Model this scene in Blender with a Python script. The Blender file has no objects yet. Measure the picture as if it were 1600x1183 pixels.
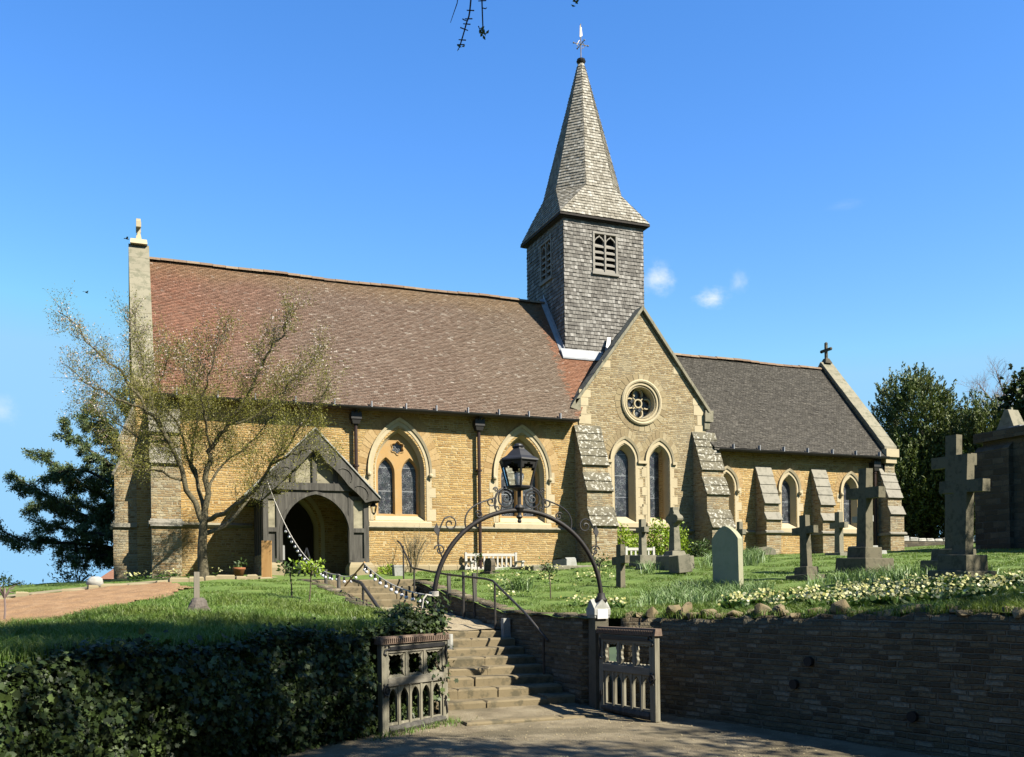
import bpy, bmesh, math, random
import numpy as np
from mathutils import Vector, Matrix
from mathutils.geometry import tessellate_polygon
random.seed(7)
RNG = np.random.default_rng(11)
scene = bpy.context.scene
COL = scene.collection
pi = math.pi

# ------------------------------------------------------------------ mesh helpers
class MB:
    def __init__(s): s.v = []; s.f = []
    def add(s, vs, fs):
        o = len(s.v); s.v += [tuple(p) for p in vs]; s.f += [tuple(i + o for i in f) for f in fs]
    def box(s, x0, x1, y0, y1, z0, z1):
        s.add([(x0,y0,z0),(x1,y0,z0),(x1,y1,z0),(x0,y1,z0),(x0,y0,z1),(x1,y0,z1),(x1,y1,z1),(x0,y1,z1)],
              [(3,2,1,0),(4,5,6,7),(0,1,5,4),(1,2,6,5),(2,3,7,6),(3,0,4,7)])
    def taper(s, c, w0, d0, z0, w1, d1, z1, off=(0, 0)):
        x, y = c; a, b = x + off[0], y + off[1]
        s.add([(x-w0/2,y-d0/2,z0),(x+w0/2,y-d0/2,z0),(x+w0/2,y+d0/2,z0),(x-w0/2,y+d0/2,z0),
               (a-w1/2,b-d1/2,z1),(a+w1/2,b-d1/2,z1),(a+w1/2,b+d1/2,z1),(a-w1/2,b+d1/2,z1)],
              [(3,2,1,0),(4,5,6,7),(0,1,5,4),(1,2,6,5),(2,3,7,6),(3,0,4,7)])
    def hexa(s, p):  # 8 points, bottom 4 ccw, top 4 ccw
        s.add(p, [(3,2,1,0),(4,5,6,7),(0,1,5,4),(1,2,6,5),(2,3,7,6),(3,0,4,7)])
    def loft(s, loops, closed=True, cap0=False, cap1=False, flip=False):
        n = len(loops[0]); vs = [p for l in loops for p in l]; fs = []
        for k in range(len(loops) - 1):
            for i in range(n if closed else n - 1):
                j = (i + 1) % n
                q = (k*n+i, k*n+j, (k+1)*n+j, (k+1)*n+i)
                fs.append(q[::-1] if flip else q)
        if cap0: fs.append(tuple(range(n))[::-1])
        if cap1: fs.append(tuple((len(loops)-1)*n + i for i in range(n)))
        s.add(vs, fs)
    def tube(s, pts, r, n=6, cap=True):
        pts = [Vector(p) for p in pts]
        if not hasattr(r, '__len__'): r = [r] * len(pts)
        t0 = (pts[1] - pts[0]).normalized()
        a = t0.orthogonal().normalized(); loops = []
        for i, p in enumerate(pts):
            t = (pts[min(i+1, len(pts)-1)] - pts[max(i-1, 0)])
            t = t.normalized() if t.length > 1e-9 else t0
            a = (a - t * a.dot(t))
            a = a.normalized() if a.length > 1e-6 else t.orthogonal().normalized()
            b = t.cross(a)
            loops.append([p + (a*math.cos(2*pi*k/n) + b*math.sin(2*pi*k/n)) * r[i] for k in range(n)])
        s.loft(loops, True, cap, cap)
    def lathe(s, c, prof, n=16):
        s.loft([[(c[0]+r*math.cos(2*pi*k/n), c[1]+r*math.sin(2*pi*k/n), c[2]+z) for k in range(n)] for r, z in prof], True, True, True)
    def poly(s, outer, holes, fn, flip=False):
        """triangulated 2-D polygon with holes; fn maps (a,b)->3-D"""
        loops = [[Vector((p[0], p[1], 0)) for p in l] for l in [outer] + list(holes)]
        tris = tessellate_polygon(loops)
        flat = [p for l in loops for p in l]
        vs = [fn(p.x, p.y) for p in flat]
        out = []
        for t in tris:
            A, B, C = flat[t[0]], flat[t[1]], flat[t[2]]
            ar = (B.x-A.x)*(C.y-A.y)-(B.y-A.y)*(C.x-A.x)
            q = tuple(t) if ar > 0 else tuple(t)[::-1]
            out.append(q[::-1] if flip else q)
        s.add(vs, out)
    def plate(s, outer, holes, fn0, fn1):
        """solid plate between two mappings (front fn0, back fn1)"""
        s.poly(outer, holes, fn0); s.poly(outer, holes, fn1, True)
        for k, l in enumerate([outer] + list(holes)):
            s.loft([[fn0(*p) for p in l], [fn1(*p) for p in l]], True, flip=(k == 0))
    def sphere(s, c, r, n=10, m=6, sc=(1, 1, 1)):
        loops = []
        for j in range(1, m):
            th = pi * j / m
            loops.append([(c[0]+sc[0]*r*math.sin(th)*math.cos(2*pi*k/n), c[1]+sc[1]*r*math.sin(th)*math.sin(2*pi*k/n), c[2]-sc[2]*r*math.cos(th)) for k in range(n)])
        s.loft(loops, True, True, True)
    def clusters(s, tol=.03):
        n = len(s.v); par = list(range(n))
        def fd(i):
            while par[i] != i: par[i] = par[par[i]]; i = par[i]
            return i
        for f in s.f:
            a = fd(f[0])
            for j in f[1:]: par[fd(j)] = a
        V = np.array(s.v, float); root = np.array([fd(i) for i in range(n)])
        ids = np.unique(root)
        if len(ids) < 2 or len(ids) > 600: return None
        bb = [(V[root == r].min(0)-tol/2, V[root == r].max(0)+tol/2) for r in ids]
        p2 = list(range(len(ids)))
        def f2(i):
            while p2[i] != i: i = p2[i]
            return i
        for i in range(len(ids)):
            for j in range(i):
                if np.all(bb[i][0] <= bb[j][1]) and np.all(bb[j][0] <= bb[i][1]): p2[f2(i)] = f2(j)
        lab = {r: f2(k) for k, r in enumerate(ids)}
        return np.array([lab[r] for r in root])
    def build(s, name, mat, parent=None, smooth=False, fix=True, split=True):
        if parent is not None and split:
            c = s.clusters()
            if c is not None and 2 <= len(set(c.tolist())) <= 40:
                out = []
                for k in sorted(set(c.tolist())):
                    m = MB(); idx = np.where(c == k)[0]; mp = {int(i): j for j, i in enumerate(idx)}
                    m.v = [s.v[int(i)] for i in idx]; m.f = [tuple(mp[i] for i in f) for f in s.f if f[0] in mp]
                    out.append(m.build(name, mat, parent, smooth, fix, False))
                return out[0]
        me = bpy.data.meshes.new(name); me.from_pydata(s.v, [], s.f)
        if fix:
            bm = bmesh.new(); bm.from_mesh(me)
            bmesh.ops.recalc_face_normals(bm, faces=bm.faces)
            bm.to_mesh(me); bm.free()
        return finish(name, me, mat, parent, smooth)

def finish(name, me, mat, parent=None, smooth=False):
    me.materials.append(mat)
    if smooth: me.polygons.foreach_set('use_smooth', np.ones(len(me.polygons), bool))
    o = bpy.data.objects.new(name, me); COL.objects.link(o)
    if parent is not None: attach(o, parent)
    return o

WORLD = {}          # world position of every thing's root
def attach(o, parent):
    """keep mesh coordinates as world coordinates (or as root-local ones if the root is local)"""
    o.parent = parent
    loc = WORLD.get(parent.name)
    if loc is not None: o.matrix_parent_inverse = Matrix.Translation(-Vector(loc))

def thing(name, label, cat, loc=(0, 0, 0), group=None, local=False, rot=None):
    """an Empty at the thing's base. world mode: parts are given in world coordinates"""
    o = bpy.data.objects.new(name, None); COL.objects.link(o)
    o.empty_display_size = .2
    o.location = loc; o['label'] = label; o['category'] = cat
    if rot: o.rotation_euler = rot
    if group: o['group'] = group
    if not local: WORLD[o.name] = tuple(loc)
    return o
def tag(o, label, cat, group=None):
    o['label'] = label; o['category'] = cat
    if group: o['group'] = group
    return o
def kind(o, k, label=None, cat=None):
    o['kind'] = k
    if label: o['label'] = label
    if cat: o['category'] = cat
    return o
def copy_tree(o, parent=None):
    c = o.copy(); COL.objects.link(c)
    if parent is not None: c.parent = parent
    for ch in list(o.children): copy_tree(ch, c)
    return c
def np_mesh(name, V, F, mat, parent=None, smooth=False):
    V = np.ascontiguousarray(V, np.float32); F = np.ascontiguousarray(F, np.int32)
    me = bpy.data.meshes.new(name); M, k = F.shape
    me.vertices.add(len(V)); me.vertices.foreach_set('co', V.ravel())
    me.loops.add(M*k); me.loops.foreach_set('vertex_index', F.ravel())
    me.polygons.add(M); me.polygons.foreach_set('loop_start', np.arange(0, M*k, k, dtype=np.int32))
    me.update(calc_edges=True)
    return finish(name, me, mat, parent, smooth)

def unit(a): return a / np.maximum(np.linalg.norm(a, axis=-1, keepdims=True), 1e-9)
def leaf_cards(C, D, L, Wd, rng, fold=.25):
    """kite-shaped leaves folded along the midrib: centre C, direction D, length L, width Wd -> V,F"""
    n = len(C); D = unit(D)
    R = unit(np.cross(D, rng.normal(size=(n, 3)))); N = np.cross(R, D)
    L = np.broadcast_to(np.asarray(L, float), (n,))[:, None]; Wd = np.broadcast_to(np.asarray(Wd, float), (n,))[:, None]
    b = C - D*L*.5; t = C + D*L*.5; m = C + D*L*.02
    l = m - R*Wd*.5 + N*Wd*fold; r = m + R*Wd*.5 + N*Wd*fold
    V = np.stack([b, r, t, l], 1).reshape(-1, 3)
    F = np.arange(n*4).reshape(n, 4)
    return V, F
# ------------------------------------------------------------------ terrain
CT = np.array([(-3.3,-12.6,1.29),(-2.7,-13.05,1.28),(-2.43,-14.4,1.30),(-2.08,-15.8,1.335),(-1.70,-17.3,1.37),(-0.9,-16.0,1.42),(-3.5,-9.37,1.33),(-3.5,-6.5,1.62),(-0.148,0.06,2.28),(4.1,-.7,2.55),(10.2,-.9,2.665),(13.6,-.7,2.8),(16.6,-2.5,2.94),(-2.7,-3.2,2.0),
(-6.53,-13.2,1.2),(-8.77,-14.56,1.17),(-10.28,-15.78,1.13),(-8.44,-10.6,1.43),(-7.67,-3.9,1.99),(-9.74,-1.96,1.946),(-11.36,-5.07,1.66),(-5.69,-3.6,1.98),(-6.6,-7.0,1.76),(-5.6,-12.6,1.2),(-12.5,0,1.85),(-7.5,0,2.13),(-9.5,3,2.0),
(-18,6,0.3),(-16,-8,0.9),(-14.5,-14,.9),(-20,-16,0),(-30,0,-4),(-40,40,-8),(0,60,-6),(0,12,2.0),(12,10,2.9),(30,10,3.2),(28,-12,2.6),(60,30,0),(60,-30,0),(-40,-40,-8),(10,-20,1.5),(6,-16,1.75)], float)
def _phi(r):
    r = np.maximum(r, 1e-9); return r*r*np.log(r)
def _fit(reg=.05):
    n = len(CT); d = np.hypot(CT[:,None,0]-CT[None,:,0], CT[:,None,1]-CT[None,:,1])
    K = _phi(d)+reg*np.eye(n); P = np.c_[np.ones(n), CT[:,:2]]
    A = np.block([[K,P],[P.T,np.zeros((3,3))]]); b = np.r_[CT[:,2],0,0,0]
    return np.linalg.solve(A, b)
_W = _fit()
def H(s, t):
    s = np.asarray(s, float); t = np.asarray(t, float); o = _W[-3]+_W[-2]*s+_W[-1]*t
    for i, c in enumerate(CT): o = o+_W[i]*_phi(np.hypot(s-c[0], t-c[1]))
    return o
def h(s, t): return float(H(s, t))
# front boundary of the churchyard: ivy bank on the left, road wall on the right
HEDGE = [(-5.72,-12.62),(-6.75,-13.22),(-10.45,-15.95),(-17,-20.6)]
RWALL = [(-3.12,-12.75),(-2.75,-13.15),(-1.65,-17.6),(-0.68,-21.6)]
PATH_S = (-5.66, -3.5)
def inside_yard(s, t):
    s = np.asarray(s); t = np.asarray(t)
    hs = np.array(sorted(HEDGE)); lim_l = np.interp(s, hs[:,0], hs[:,1])
    rs = np.array(RWALL); lim_r = np.interp(s, rs[:,0], rs[:,1])
    lim = np.where(s < -4.6, lim_l, lim_r)
    return t > lim
def in_corridor(s, t): return (s > PATH_S[0]) & (s < PATH_S[1]) & (t < -3.9)
# ------------------------------------------------------------------ materials
def sock(nt, v, inp):
    if isinstance(v, bpy.types.NodeSocket): nt.links.new(v, inp)
    else: inp.default_value = v
def nd(nt, typ, ins=None, out=0, **props):
    n = nt.nodes.new(typ)
    for k, v in props.items(): setattr(n, k, v)
    for k, v in (ins or {}).items(): sock(nt, v, n.inputs[k])
    return n.outputs[out]
def mth(nt, op, a, b=0.0, c=None):
    n = nt.nodes.new('ShaderNodeMath'); n.operation = op
    sock(nt, a, n.inputs[0]); sock(nt, b, n.inputs[1])
    if c is not None: sock(nt, c, n.inputs[2])
    return n.outputs[0]
def mixc(nt, f, a, b, mode='MIX'):
    n = nt.nodes.new('ShaderNodeMix'); n.data_type = 'RGBA'; n.blend_type = mode
    sock(nt, f, n.inputs[0])
    for v, i in ((a, 6), (b, 7)):
        if isinstance(v, tuple) and len(v) == 3: v = v + (1,)
        sock(nt, v, n.inputs[i])
    return n.outputs[2]
def ramp(nt, f, stops, interp='LINEAR'):
    n = nt.nodes.new('ShaderNodeValToRGB'); cr = n.color_ramp; cr.interpolation = interp
    while len(cr.elements) > 1: cr.elements.remove(cr.elements[-1])
    for i, (p, c) in enumerate(stops):
        e = cr.elements[0] if i == 0 else cr.elements.new(p)
        e.position = p; e.color = (c + (1,)) if len(c) == 3 else c
    sock(nt, f, n.inputs[0]); return n.outputs[0]
def noise(nt, vec, scale, detail=4, rough=.55, dim='3D', out=0):
    return nd(nt, 'ShaderNodeTexNoise', {'Vector': vec, 'Scale': scale, 'Detail': detail, 'Roughness': rough}, out, noise_dimensions=dim)
def sstep(nt, v, a, b):
    return nd(nt, 'ShaderNodeMapRange', {0: v, 1: a, 2: b, 3: 0.0, 4: 1.0}, interpolation_type='SMOOTHSTEP')
def newmat(name):
    m = bpy.data.materials.new(name); m.use_nodes = True; nt = m.node_tree
    b = nt.nodes['Principled BSDF']; b.inputs['Specular IOR Level'].default_value = .3
    return m, nt, b
def objco(nt): return nd(nt, 'ShaderNodeTexCoord', None, 'Object')
def island(nt): return nd(nt, 'ShaderNodeNewGeometry', None, 'Random Per Island')
def bump(nt, b, hgt, strength=.5, dist=.02):
    sock(nt, nd(nt, 'ShaderNodeBump', {'Height': hgt, 'Strength': strength, 'Distance': dist}), b.inputs['Normal'])

def simple(name, col, rough=.7, metal=0.0, var=.15, scale=12, bmp=.0, spec=.3, detail=5, col2=None):
    m, nt, b = newmat(name); co = objco(nt)
    n = noise(nt, co, scale, detail)
    c2 = col2 or tuple(max(0, c*(1-var*2)) for c in col)
    sock(nt, ramp(nt, n, [(.3, c2), (.7, col)]), b.inputs['Base Color'])
    b.inputs['Roughness'].default_value = rough; b.inputs['Metallic'].default_value = metal
    b.inputs['Specular IOR Level'].default_value = spec
    if bmp: bump(nt, b, noise(nt, co, scale*3, 6), bmp, .02)
    return m

def masonry(name, w, hh, mort, stops, mcol, rough=.9, bstr=.8, stain=None, stain_amt=.3, warp=.012, streak=0.0, dist=.02):
    """coursed rubble: rows of random length stones with recessed joints"""
    m, nt, b = newmat(name); co = objco(nt)
    nz = noise(nt, co, 5, 2, out=1)
    wp = nd(nt, 'ShaderNodeVectorMath', {0: nz, 1: (.5, .5, .5)}, operation='SUBTRACT')
    wp = nd(nt, 'ShaderNodeVectorMath', {0: wp, 'Scale': warp*6}, operation='SCALE')
    p = nd(nt, 'ShaderNodeVectorMath', {0: co, 1: wp}, operation='ADD')
    sp = nt.nodes.new('ShaderNodeSeparateXYZ'); nt.links.new(p, sp.inputs[0])
    nr = nd(nt, 'ShaderNodeTexCoord', None, 'Normal')
    sn = nt.nodes.new('ShaderNodeSeparateXYZ'); nt.links.new(nr, sn.inputs[0])
    isx = mth(nt, 'GREATER_THAN', mth(nt, 'ABSOLUTE', sn.outputs[0]), mth(nt, 'ABSOLUTE', sn.outputs[1]))
    u = mth(nt, 'ADD', mth(nt, 'MULTIPLY', isx, sp.outputs[1]), mth(nt, 'MULTIPLY', mth(nt, 'SUBTRACT', 1.0, isx), sp.outputs[0]))
    vv = mth(nt, 'DIVIDE', sp.outputs[2], hh)
    n1 = nd(nt, 'ShaderNodeTexNoise', {'W': mth(nt, 'MULTIPLY', vv, .37), 'Scale': 1.0, 'Detail': 1.0}, noise_dimensions='1D')
    vv = mth(nt, 'ADD', vv, mth(nt, 'MULTIPLY', n1, .9))
    row = mth(nt, 'FLOOR', vv); fv = mth(nt, 'FRACT', vv)
    wr = nd(nt, 'ShaderNodeTexWhiteNoise', {'W': row}, noise_dimensions='1D')
    uu = mth(nt, 'ADD', mth(nt, 'DIVIDE', u, w), mth(nt, 'MULTIPLY', wr, 9.0))
    n2 = nd(nt, 'ShaderNodeTexNoise', {'W': mth(nt, 'ADD', mth(nt, 'MULTIPLY', uu, .8), mth(nt, 'MULTIPLY', row, 17.3)), 'Scale': 1.0, 'Detail': 1.0}, noise_dimensions='1D')
    uu = mth(nt, 'ADD', uu, mth(nt, 'MULTIPLY', n2, 1.3))
    cell = mth(nt, 'FLOOR', uu); fu = mth(nt, 'FRACT', uu)
    du = mth(nt, 'MULTIPLY', mth(nt, 'MINIMUM', fu, mth(nt, 'SUBTRACT', 1.0, fu)), w)
    dv = mth(nt, 'MULTIPLY', mth(nt, 'MINIMUM', fv, mth(nt, 'SUBTRACT', 1.0, fv)), hh)
    d = mth(nt, 'MINIMUM', du, dv)
    mask = sstep(nt, d, mort*.45, mort*1.25)
    cv = nd(nt, 'ShaderNodeCombineXYZ', {0: cell, 1: row})
    rnd = nd(nt, 'ShaderNodeTexWhiteNoise', {'Vector': cv}, noise_dimensions='2D')
    fine = noise(nt, co, 30, 5)
    stone = ramp(nt, rnd, stops)
    stone = mixc(nt, .55, stone, ramp(nt, fine, [(.25, (.25, .25, .25)), (.75, (.85, .85, .85))]), 'OVERLAY')
    mc = mixc(nt, noise(nt, co, 3, 3), mcol, tuple(c*.7 for c in mcol))
    col = mixc(nt, mask, mc, stone)
    if stain:
        big = noise(nt, co, .9, 5, .65)
        col = mixc(nt, mth(nt, 'MULTIPLY', sstep(nt, big, .45, .72), stain_amt), col, stain)
    if streak:
        mp = nd(nt, 'ShaderNodeMapping', {'Vector': co, 'Scale': (3.2, 3.2, .42)})
        st = sstep(nt, noise(nt, mp, 1.0, 6, .7), .52, .70)
        col = mixc(nt, mth(nt, 'MULTIPLY', st, streak), col, (.20, .155, .08))
        foot = mth(nt, 'SUBTRACT', 1.0, sstep(nt, mth(nt, 'ADD', sp.outputs[2], mth(nt, 'MULTIPLY', noise(nt, co, 2.2, 4), 1.1)), 2.75, 3.35))
        col = mixc(nt, mth(nt, 'MULTIPLY', foot, streak*1.2), col, (.24, .21, .12))
        pale = sstep(nt, noise(nt, co, 1.4, 3), .58, .70)
        col = mixc(nt, mth(nt, 'MULTIPLY', pale, streak*.9), col, mixc(nt, .5, col, (.62, .50, .28)))
    sock(nt, col, b.inputs['Base Color']); b.inputs['Roughness'].default_value = rough
    hgt = mth(nt, 'ADD', mask, mth(nt, 'ADD', mth(nt, 'MULTIPLY', fine, .5), mth(nt, 'MULTIPLY', rnd, .35)))
    bump(nt, b, hgt, bstr, dist)
    return m

M = {}
M['nave_stone'] = masonry('golden rubble', .135, .056, .0095, [(0, (.33,.18,.050)), (.3, (.46,.28,.085)), (.7, (.52,.33,.110)), (1, (.58,.40,.16))], (.72,.56,.30), stain=(.46,.36,.19), stain_amt=.4, streak=.3)
M['transept_stone'] = masonry('pale rubble', .125, .053, .0085, [(0, (.24,.155,.07)), (.35, (.35,.25,.115)), (.7, (.42,.32,.165)), (1, (.48,.39,.23))], (.58,.50,.33), stain=(.30,.27,.19), stain_amt=.5, streak=.3)
M['butt_stone'] = masonry('buttress rubble', .13, .056, .0085, [(0, (.25,.16,.07)), (.4, (.38,.27,.13)), (.75, (.42,.34,.19)), (1, (.46,.40,.27))], (.55,.48,.32), stain=(.24,.23,.18), stain_amt=.65)
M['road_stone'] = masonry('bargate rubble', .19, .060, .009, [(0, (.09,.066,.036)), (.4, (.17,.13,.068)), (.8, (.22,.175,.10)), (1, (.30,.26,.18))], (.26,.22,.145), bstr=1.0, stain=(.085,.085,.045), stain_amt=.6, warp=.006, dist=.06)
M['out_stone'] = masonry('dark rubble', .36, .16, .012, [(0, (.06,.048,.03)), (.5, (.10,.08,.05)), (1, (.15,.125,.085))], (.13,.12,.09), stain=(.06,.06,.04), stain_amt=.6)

def dressed(name, base, lichen, amt=.5, scale=6, white=None, joint=None):
    m, nt, b = newmat(name); co = objco(nt)
    isl = island(nt)
    c = mixc(nt, noise(nt, co, 2.5, 5), base, tuple(x*.72 for x in base))
    c = mixc(nt, mth(nt, 'MULTIPLY', isl, .3), c, tuple(min(1, x*1.25) for x in base))
    n = noise(nt, co, scale, 6, .7)
    c = mixc(nt, mth(nt, 'MULTIPLY', sstep(nt, n, .48, .62), amt), c, lichen)
    if white:
        n2 = noise(nt, co, scale*1.7, 4, .6)
        c = mixc(nt, sstep(nt, n2, .55, .6), c, white)
    sock(nt, c, b.inputs['Base Color']); b.inputs['Roughness'].default_value = .9
    bump(nt, b, noise(nt, co, 40, 5), .35, .01)
    return m
M['dressed'] = dressed('dressed limestone', (.66,.555,.355), (.46,.40,.27), .3)
M['orange_dressed'] = dressed('ochre dressed stone', (.58,.36,.14), (.50,.40,.24), .35, 4)
M['coping'] = dressed('lichened coping', (.34,.31,.22), (.17,.17,.11), .7, 5)
M['weather_white'] = dressed('slabs with white lichen', (.20,.18,.12), (.10,.09,.06), .7, 7, white=(.55,.53,.45))
M['weather'] = dressed('weathered slabs', (.36,.335,.27), (.19,.18,.14), .6, 7)
M['grave'] = dressed('grey gravestone', (.29,.27,.195), (.12,.12,.08), .65, 7)
M['pier_stone'] = dressed('shade-darkened pier stone', (.15,.135,.095), (.08,.08,.05), .6, 7)  # shaft stone kept dark: tree shade put into its colour
M['grave_pale'] = dressed('pale gravestone', (.50,.50,.46), (.30,.31,.25), .5, 8)
M['grave_green'] = dressed('algae gravestone', (.50,.49,.33), (.40,.41,.25), .5, 5)
M['grave_dark'] = dressed('weathered shade-dark gravestone', (.19,.17,.11), (.065,.065,.04), .65, 7)  # darker grave stone: shade of the crosses' west faces put into the colour
M['step'] = dressed('sandstone steps', (.26,.205,.115), (.11,.095,.055), .85, 5)
M['rubble_cap'] = dressed('cope rubble', (.28,.22,.12), (.11,.10,.055), .7, 9)

def tiles(name, cols, extra=None, rough=.85):
    """every tile is a mesh island; tint by island plus drifting zones along the roof"""
    m, nt, b = newmat(name); co = objco(nt); isl = island(nt)
    c = ramp(nt, isl, cols)
    if extra: c = extra(nt, co, c, isl)
    n = noise(nt, co, 18, 4, .7)
    c = mixc(nt, .5, c, ramp(nt, n, [(.3, (.3, .3, .3)), (.72, (.75, .75, .75))]), 'OVERLAY')
    sock(nt, c, b.inputs['Base Color']); b.inputs['Roughness'].default_value = rough
    bump(nt, b, noise(nt, co, 60, 3), .2, .006)
    return m
def nave_zone(nt, co, c, isl):
    sp = nt.nodes.new('ShaderNodeSeparateXYZ'); nt.links.new(co, sp.inputs[0]); x, z = sp.outputs[0], sp.outputs[2]
    nz = mth(nt, 'MULTIPLY', mth(nt, 'SUBTRACT', noise(nt, co, .8, 4), .5), 3.2)
    red = mth(nt, 'SUBTRACT', 1.0, sstep(nt, mth(nt, 'ADD', x, nz), -8.3, -4.2))
    red = mth(nt, 'MULTIPLY', red, mth(nt, 'ADD', .45, mth(nt, 'MULTIPLY', isl, .5)))
    c = mixc(nt, mth(nt, 'MULTIPLY', red, .8), c, (.30, .115, .06))
    new = mth(nt, 'MULTIPLY', sstep(nt, mth(nt, 'ADD', x, mth(nt, 'MULTIPLY', isl, .35)), 2.55, 2.75), .75)
    c = mixc(nt, new, c, (.33, .135, .065))
    # green-grey bloom towards the east, lichen speckle and a buff band under the ridge
    ol = mth(nt, 'MULTIPLY', sstep(nt, mth(nt, 'ADD', x, nz), -2.5, 2.2), .22)
    ol = mth(nt, 'MULTIPLY', ol, mth(nt, 'SUBTRACT', 1.0, new))
    c = mixc(nt, ol, c, (.21, .18, .115))
    top = mth(nt, 'MULTIPLY', sstep(nt, mth(nt, 'ADD', z, mth(nt, 'MULTIPLY', nz, .25)), 9.7, 10.5), .5)
    c = mixc(nt, top, c, (.27, .17, .075))
    lic = noise(nt, co, 9, 5, .75)
    c = mixc(nt, mth(nt, 'MULTIPLY', sstep(nt, lic, .60, .68), .7), c, (.40, .38, .33))
    return c
M['nave_tile'] = tiles('nave clay tiles', [(0, (.17,.108,.073)), (.5, (.20,.137,.098)), (.94, (.23,.165,.122)), (1, (.38,.32,.26))], nave_zone)
def chan_zone(nt, co, c, isl):
    lic = noise(nt, co, 8, 5, .75)
    return mixc(nt, mth(nt, 'MULTIPLY', sstep(nt, lic, .6, .7), .5), c, (.22, .21, .18))
M['chancel_tile'] = tiles('chancel slates', [(0, (.075,.066,.052)), (.6, (.10,.09,.072)), (1, (.145,.13,.105))], chan_zone)
M['shingle'] = tiles('grey oak shingles', [(0, (.13,.12,.105)), (.5, (.22,.205,.18)), (.85, (.30,.285,.255)), (1, (.42,.40,.365))])
M['spire_shingle'] = tiles('silvered oak shingles', [(0, (.24,.215,.165)), (.5, (.36,.33,.265)), (.85, (.46,.43,.36)), (1, (.54,.51,.44))])
M['ridge'] = tiles('ridge tiles', [(0, (.20,.125,.075)), (.6, (.27,.18,.11)), (1, (.34,.26,.17))])
M['voussoir'] = tiles('arch stones', [(0, (.40,.255,.10)), (.5, (.47,.315,.135)), (1, (.54,.38,.18))])
M['voussoir_pale'] = tiles('pale arch stones', [(0, (.28,.21,.11)), (.5, (.37,.29,.155)), (1, (.45,.37,.22))])

def wood(name, a, bcol, rough=.8, axis=2, sc=1.0):
    m, nt, b = newmat(name); co = objco(nt)
    v = [22*sc, 22*sc, 22*sc]; v[axis] = 1.6*sc
    mp = nd(nt, 'ShaderNodeMapping', {'Vector': co, 'Scale': tuple(v)})
    n = noise(nt, mp, 1.0, 6, .7)
    c = ramp(nt, n, [(.3, a), (.68, bcol)])
    c = mixc(nt, mth(nt, 'MULTIPLY', noise(nt, co, 3, 4), .35), c, tuple(x*.5 for x in a))
    sock(nt, c, b.inputs['Base Color']); b.inputs['Roughness'].default_value = rough
    bump(nt, b, n, .5, .008)
    return m
M['old_oak'] = wood('weathered black oak', (.03,.027,.022), (.17,.16,.135), sc=.7)
M['grey_oak'] = wood('silver oak gate', (.15,.135,.09), (.43,.40,.30))
M['grey_oak_h'] = wood('silver oak rail', (.19,.17,.13), (.37,.34,.27), axis=0)
M['red_oak'] = wood('worn rail top', (.16,.10,.07), (.30,.22,.16), axis=0)
M['new_pine'] = wood('new pine board', (.50,.27,.085), (.62,.37,.14))
M['louvre'] = wood('grey louvre boards', (.28,.26,.22), (.44,.41,.36), axis=0)
M['fence_wood'] = wood('old stake', (.24,.21,.16), (.36,.32,.25))
M['door'] = wood('dark door', (.018,.013,.01), (.04,.03,.022))
M['white_wood'] = simple('white painted wood', (.66,.64,.58), .55, var=.08)
M['plaster'] = simple('cream plaster', (.46,.42,.29), .9, var=.25, scale=6)
M['iron'] = simple('black iron', (.012,.011,.011), .6, 0.0, var=.2, spec=.5)
M['rust_iron'] = simple('rusty iron', (.018,.013,.011), .65, 0.0, var=.25, scale=20)
M['rail_iron'] = simple('worn rail', (.07,.065,.06), .5, 0.0, var=.3, scale=18)
M['pipe'] = simple('brown downpipe', (.05,.025,.018), .5, var=.2)
M['gutter'] = simple('black gutter', (.035,.032,.03), .5, var=.2)
M['lead'] = simple('lead flashing', (.42,.44,.47), .45, 0.0, var=.12, scale=5)
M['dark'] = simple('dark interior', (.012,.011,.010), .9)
M['gold'] = simple('gilded finial', (.42,.37,.28), .4, .4)
M['black_paint'] = simple('black paint', (.015,.015,.016), .4, spec=.5)
M['terracotta'] = simple('terracotta', (.45,.17,.07), .8)
M['white_stone'] = simple('white quartz stone', (.60,.58,.52), .9, var=.2, scale=5, bmp=.5)
M['cable'] = simple('black cable', (.02,.02,.02), .5)
M['rope'] = simple('white cord', (.70,.66,.58), .8)
M['paper'] = simple('white notice', (.80,.80,.80), .6, var=.03)
M['grey_paper'] = simple('grey notice', (.45,.45,.45), .6, var=.1)
M['bird'] = simple('dark feathers', (.03,.03,.035), .7)
M['mortar_ball'] = simple('concrete lump', (.20,.17,.14), .95, var=.25, scale=9, bmp=.8)

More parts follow.
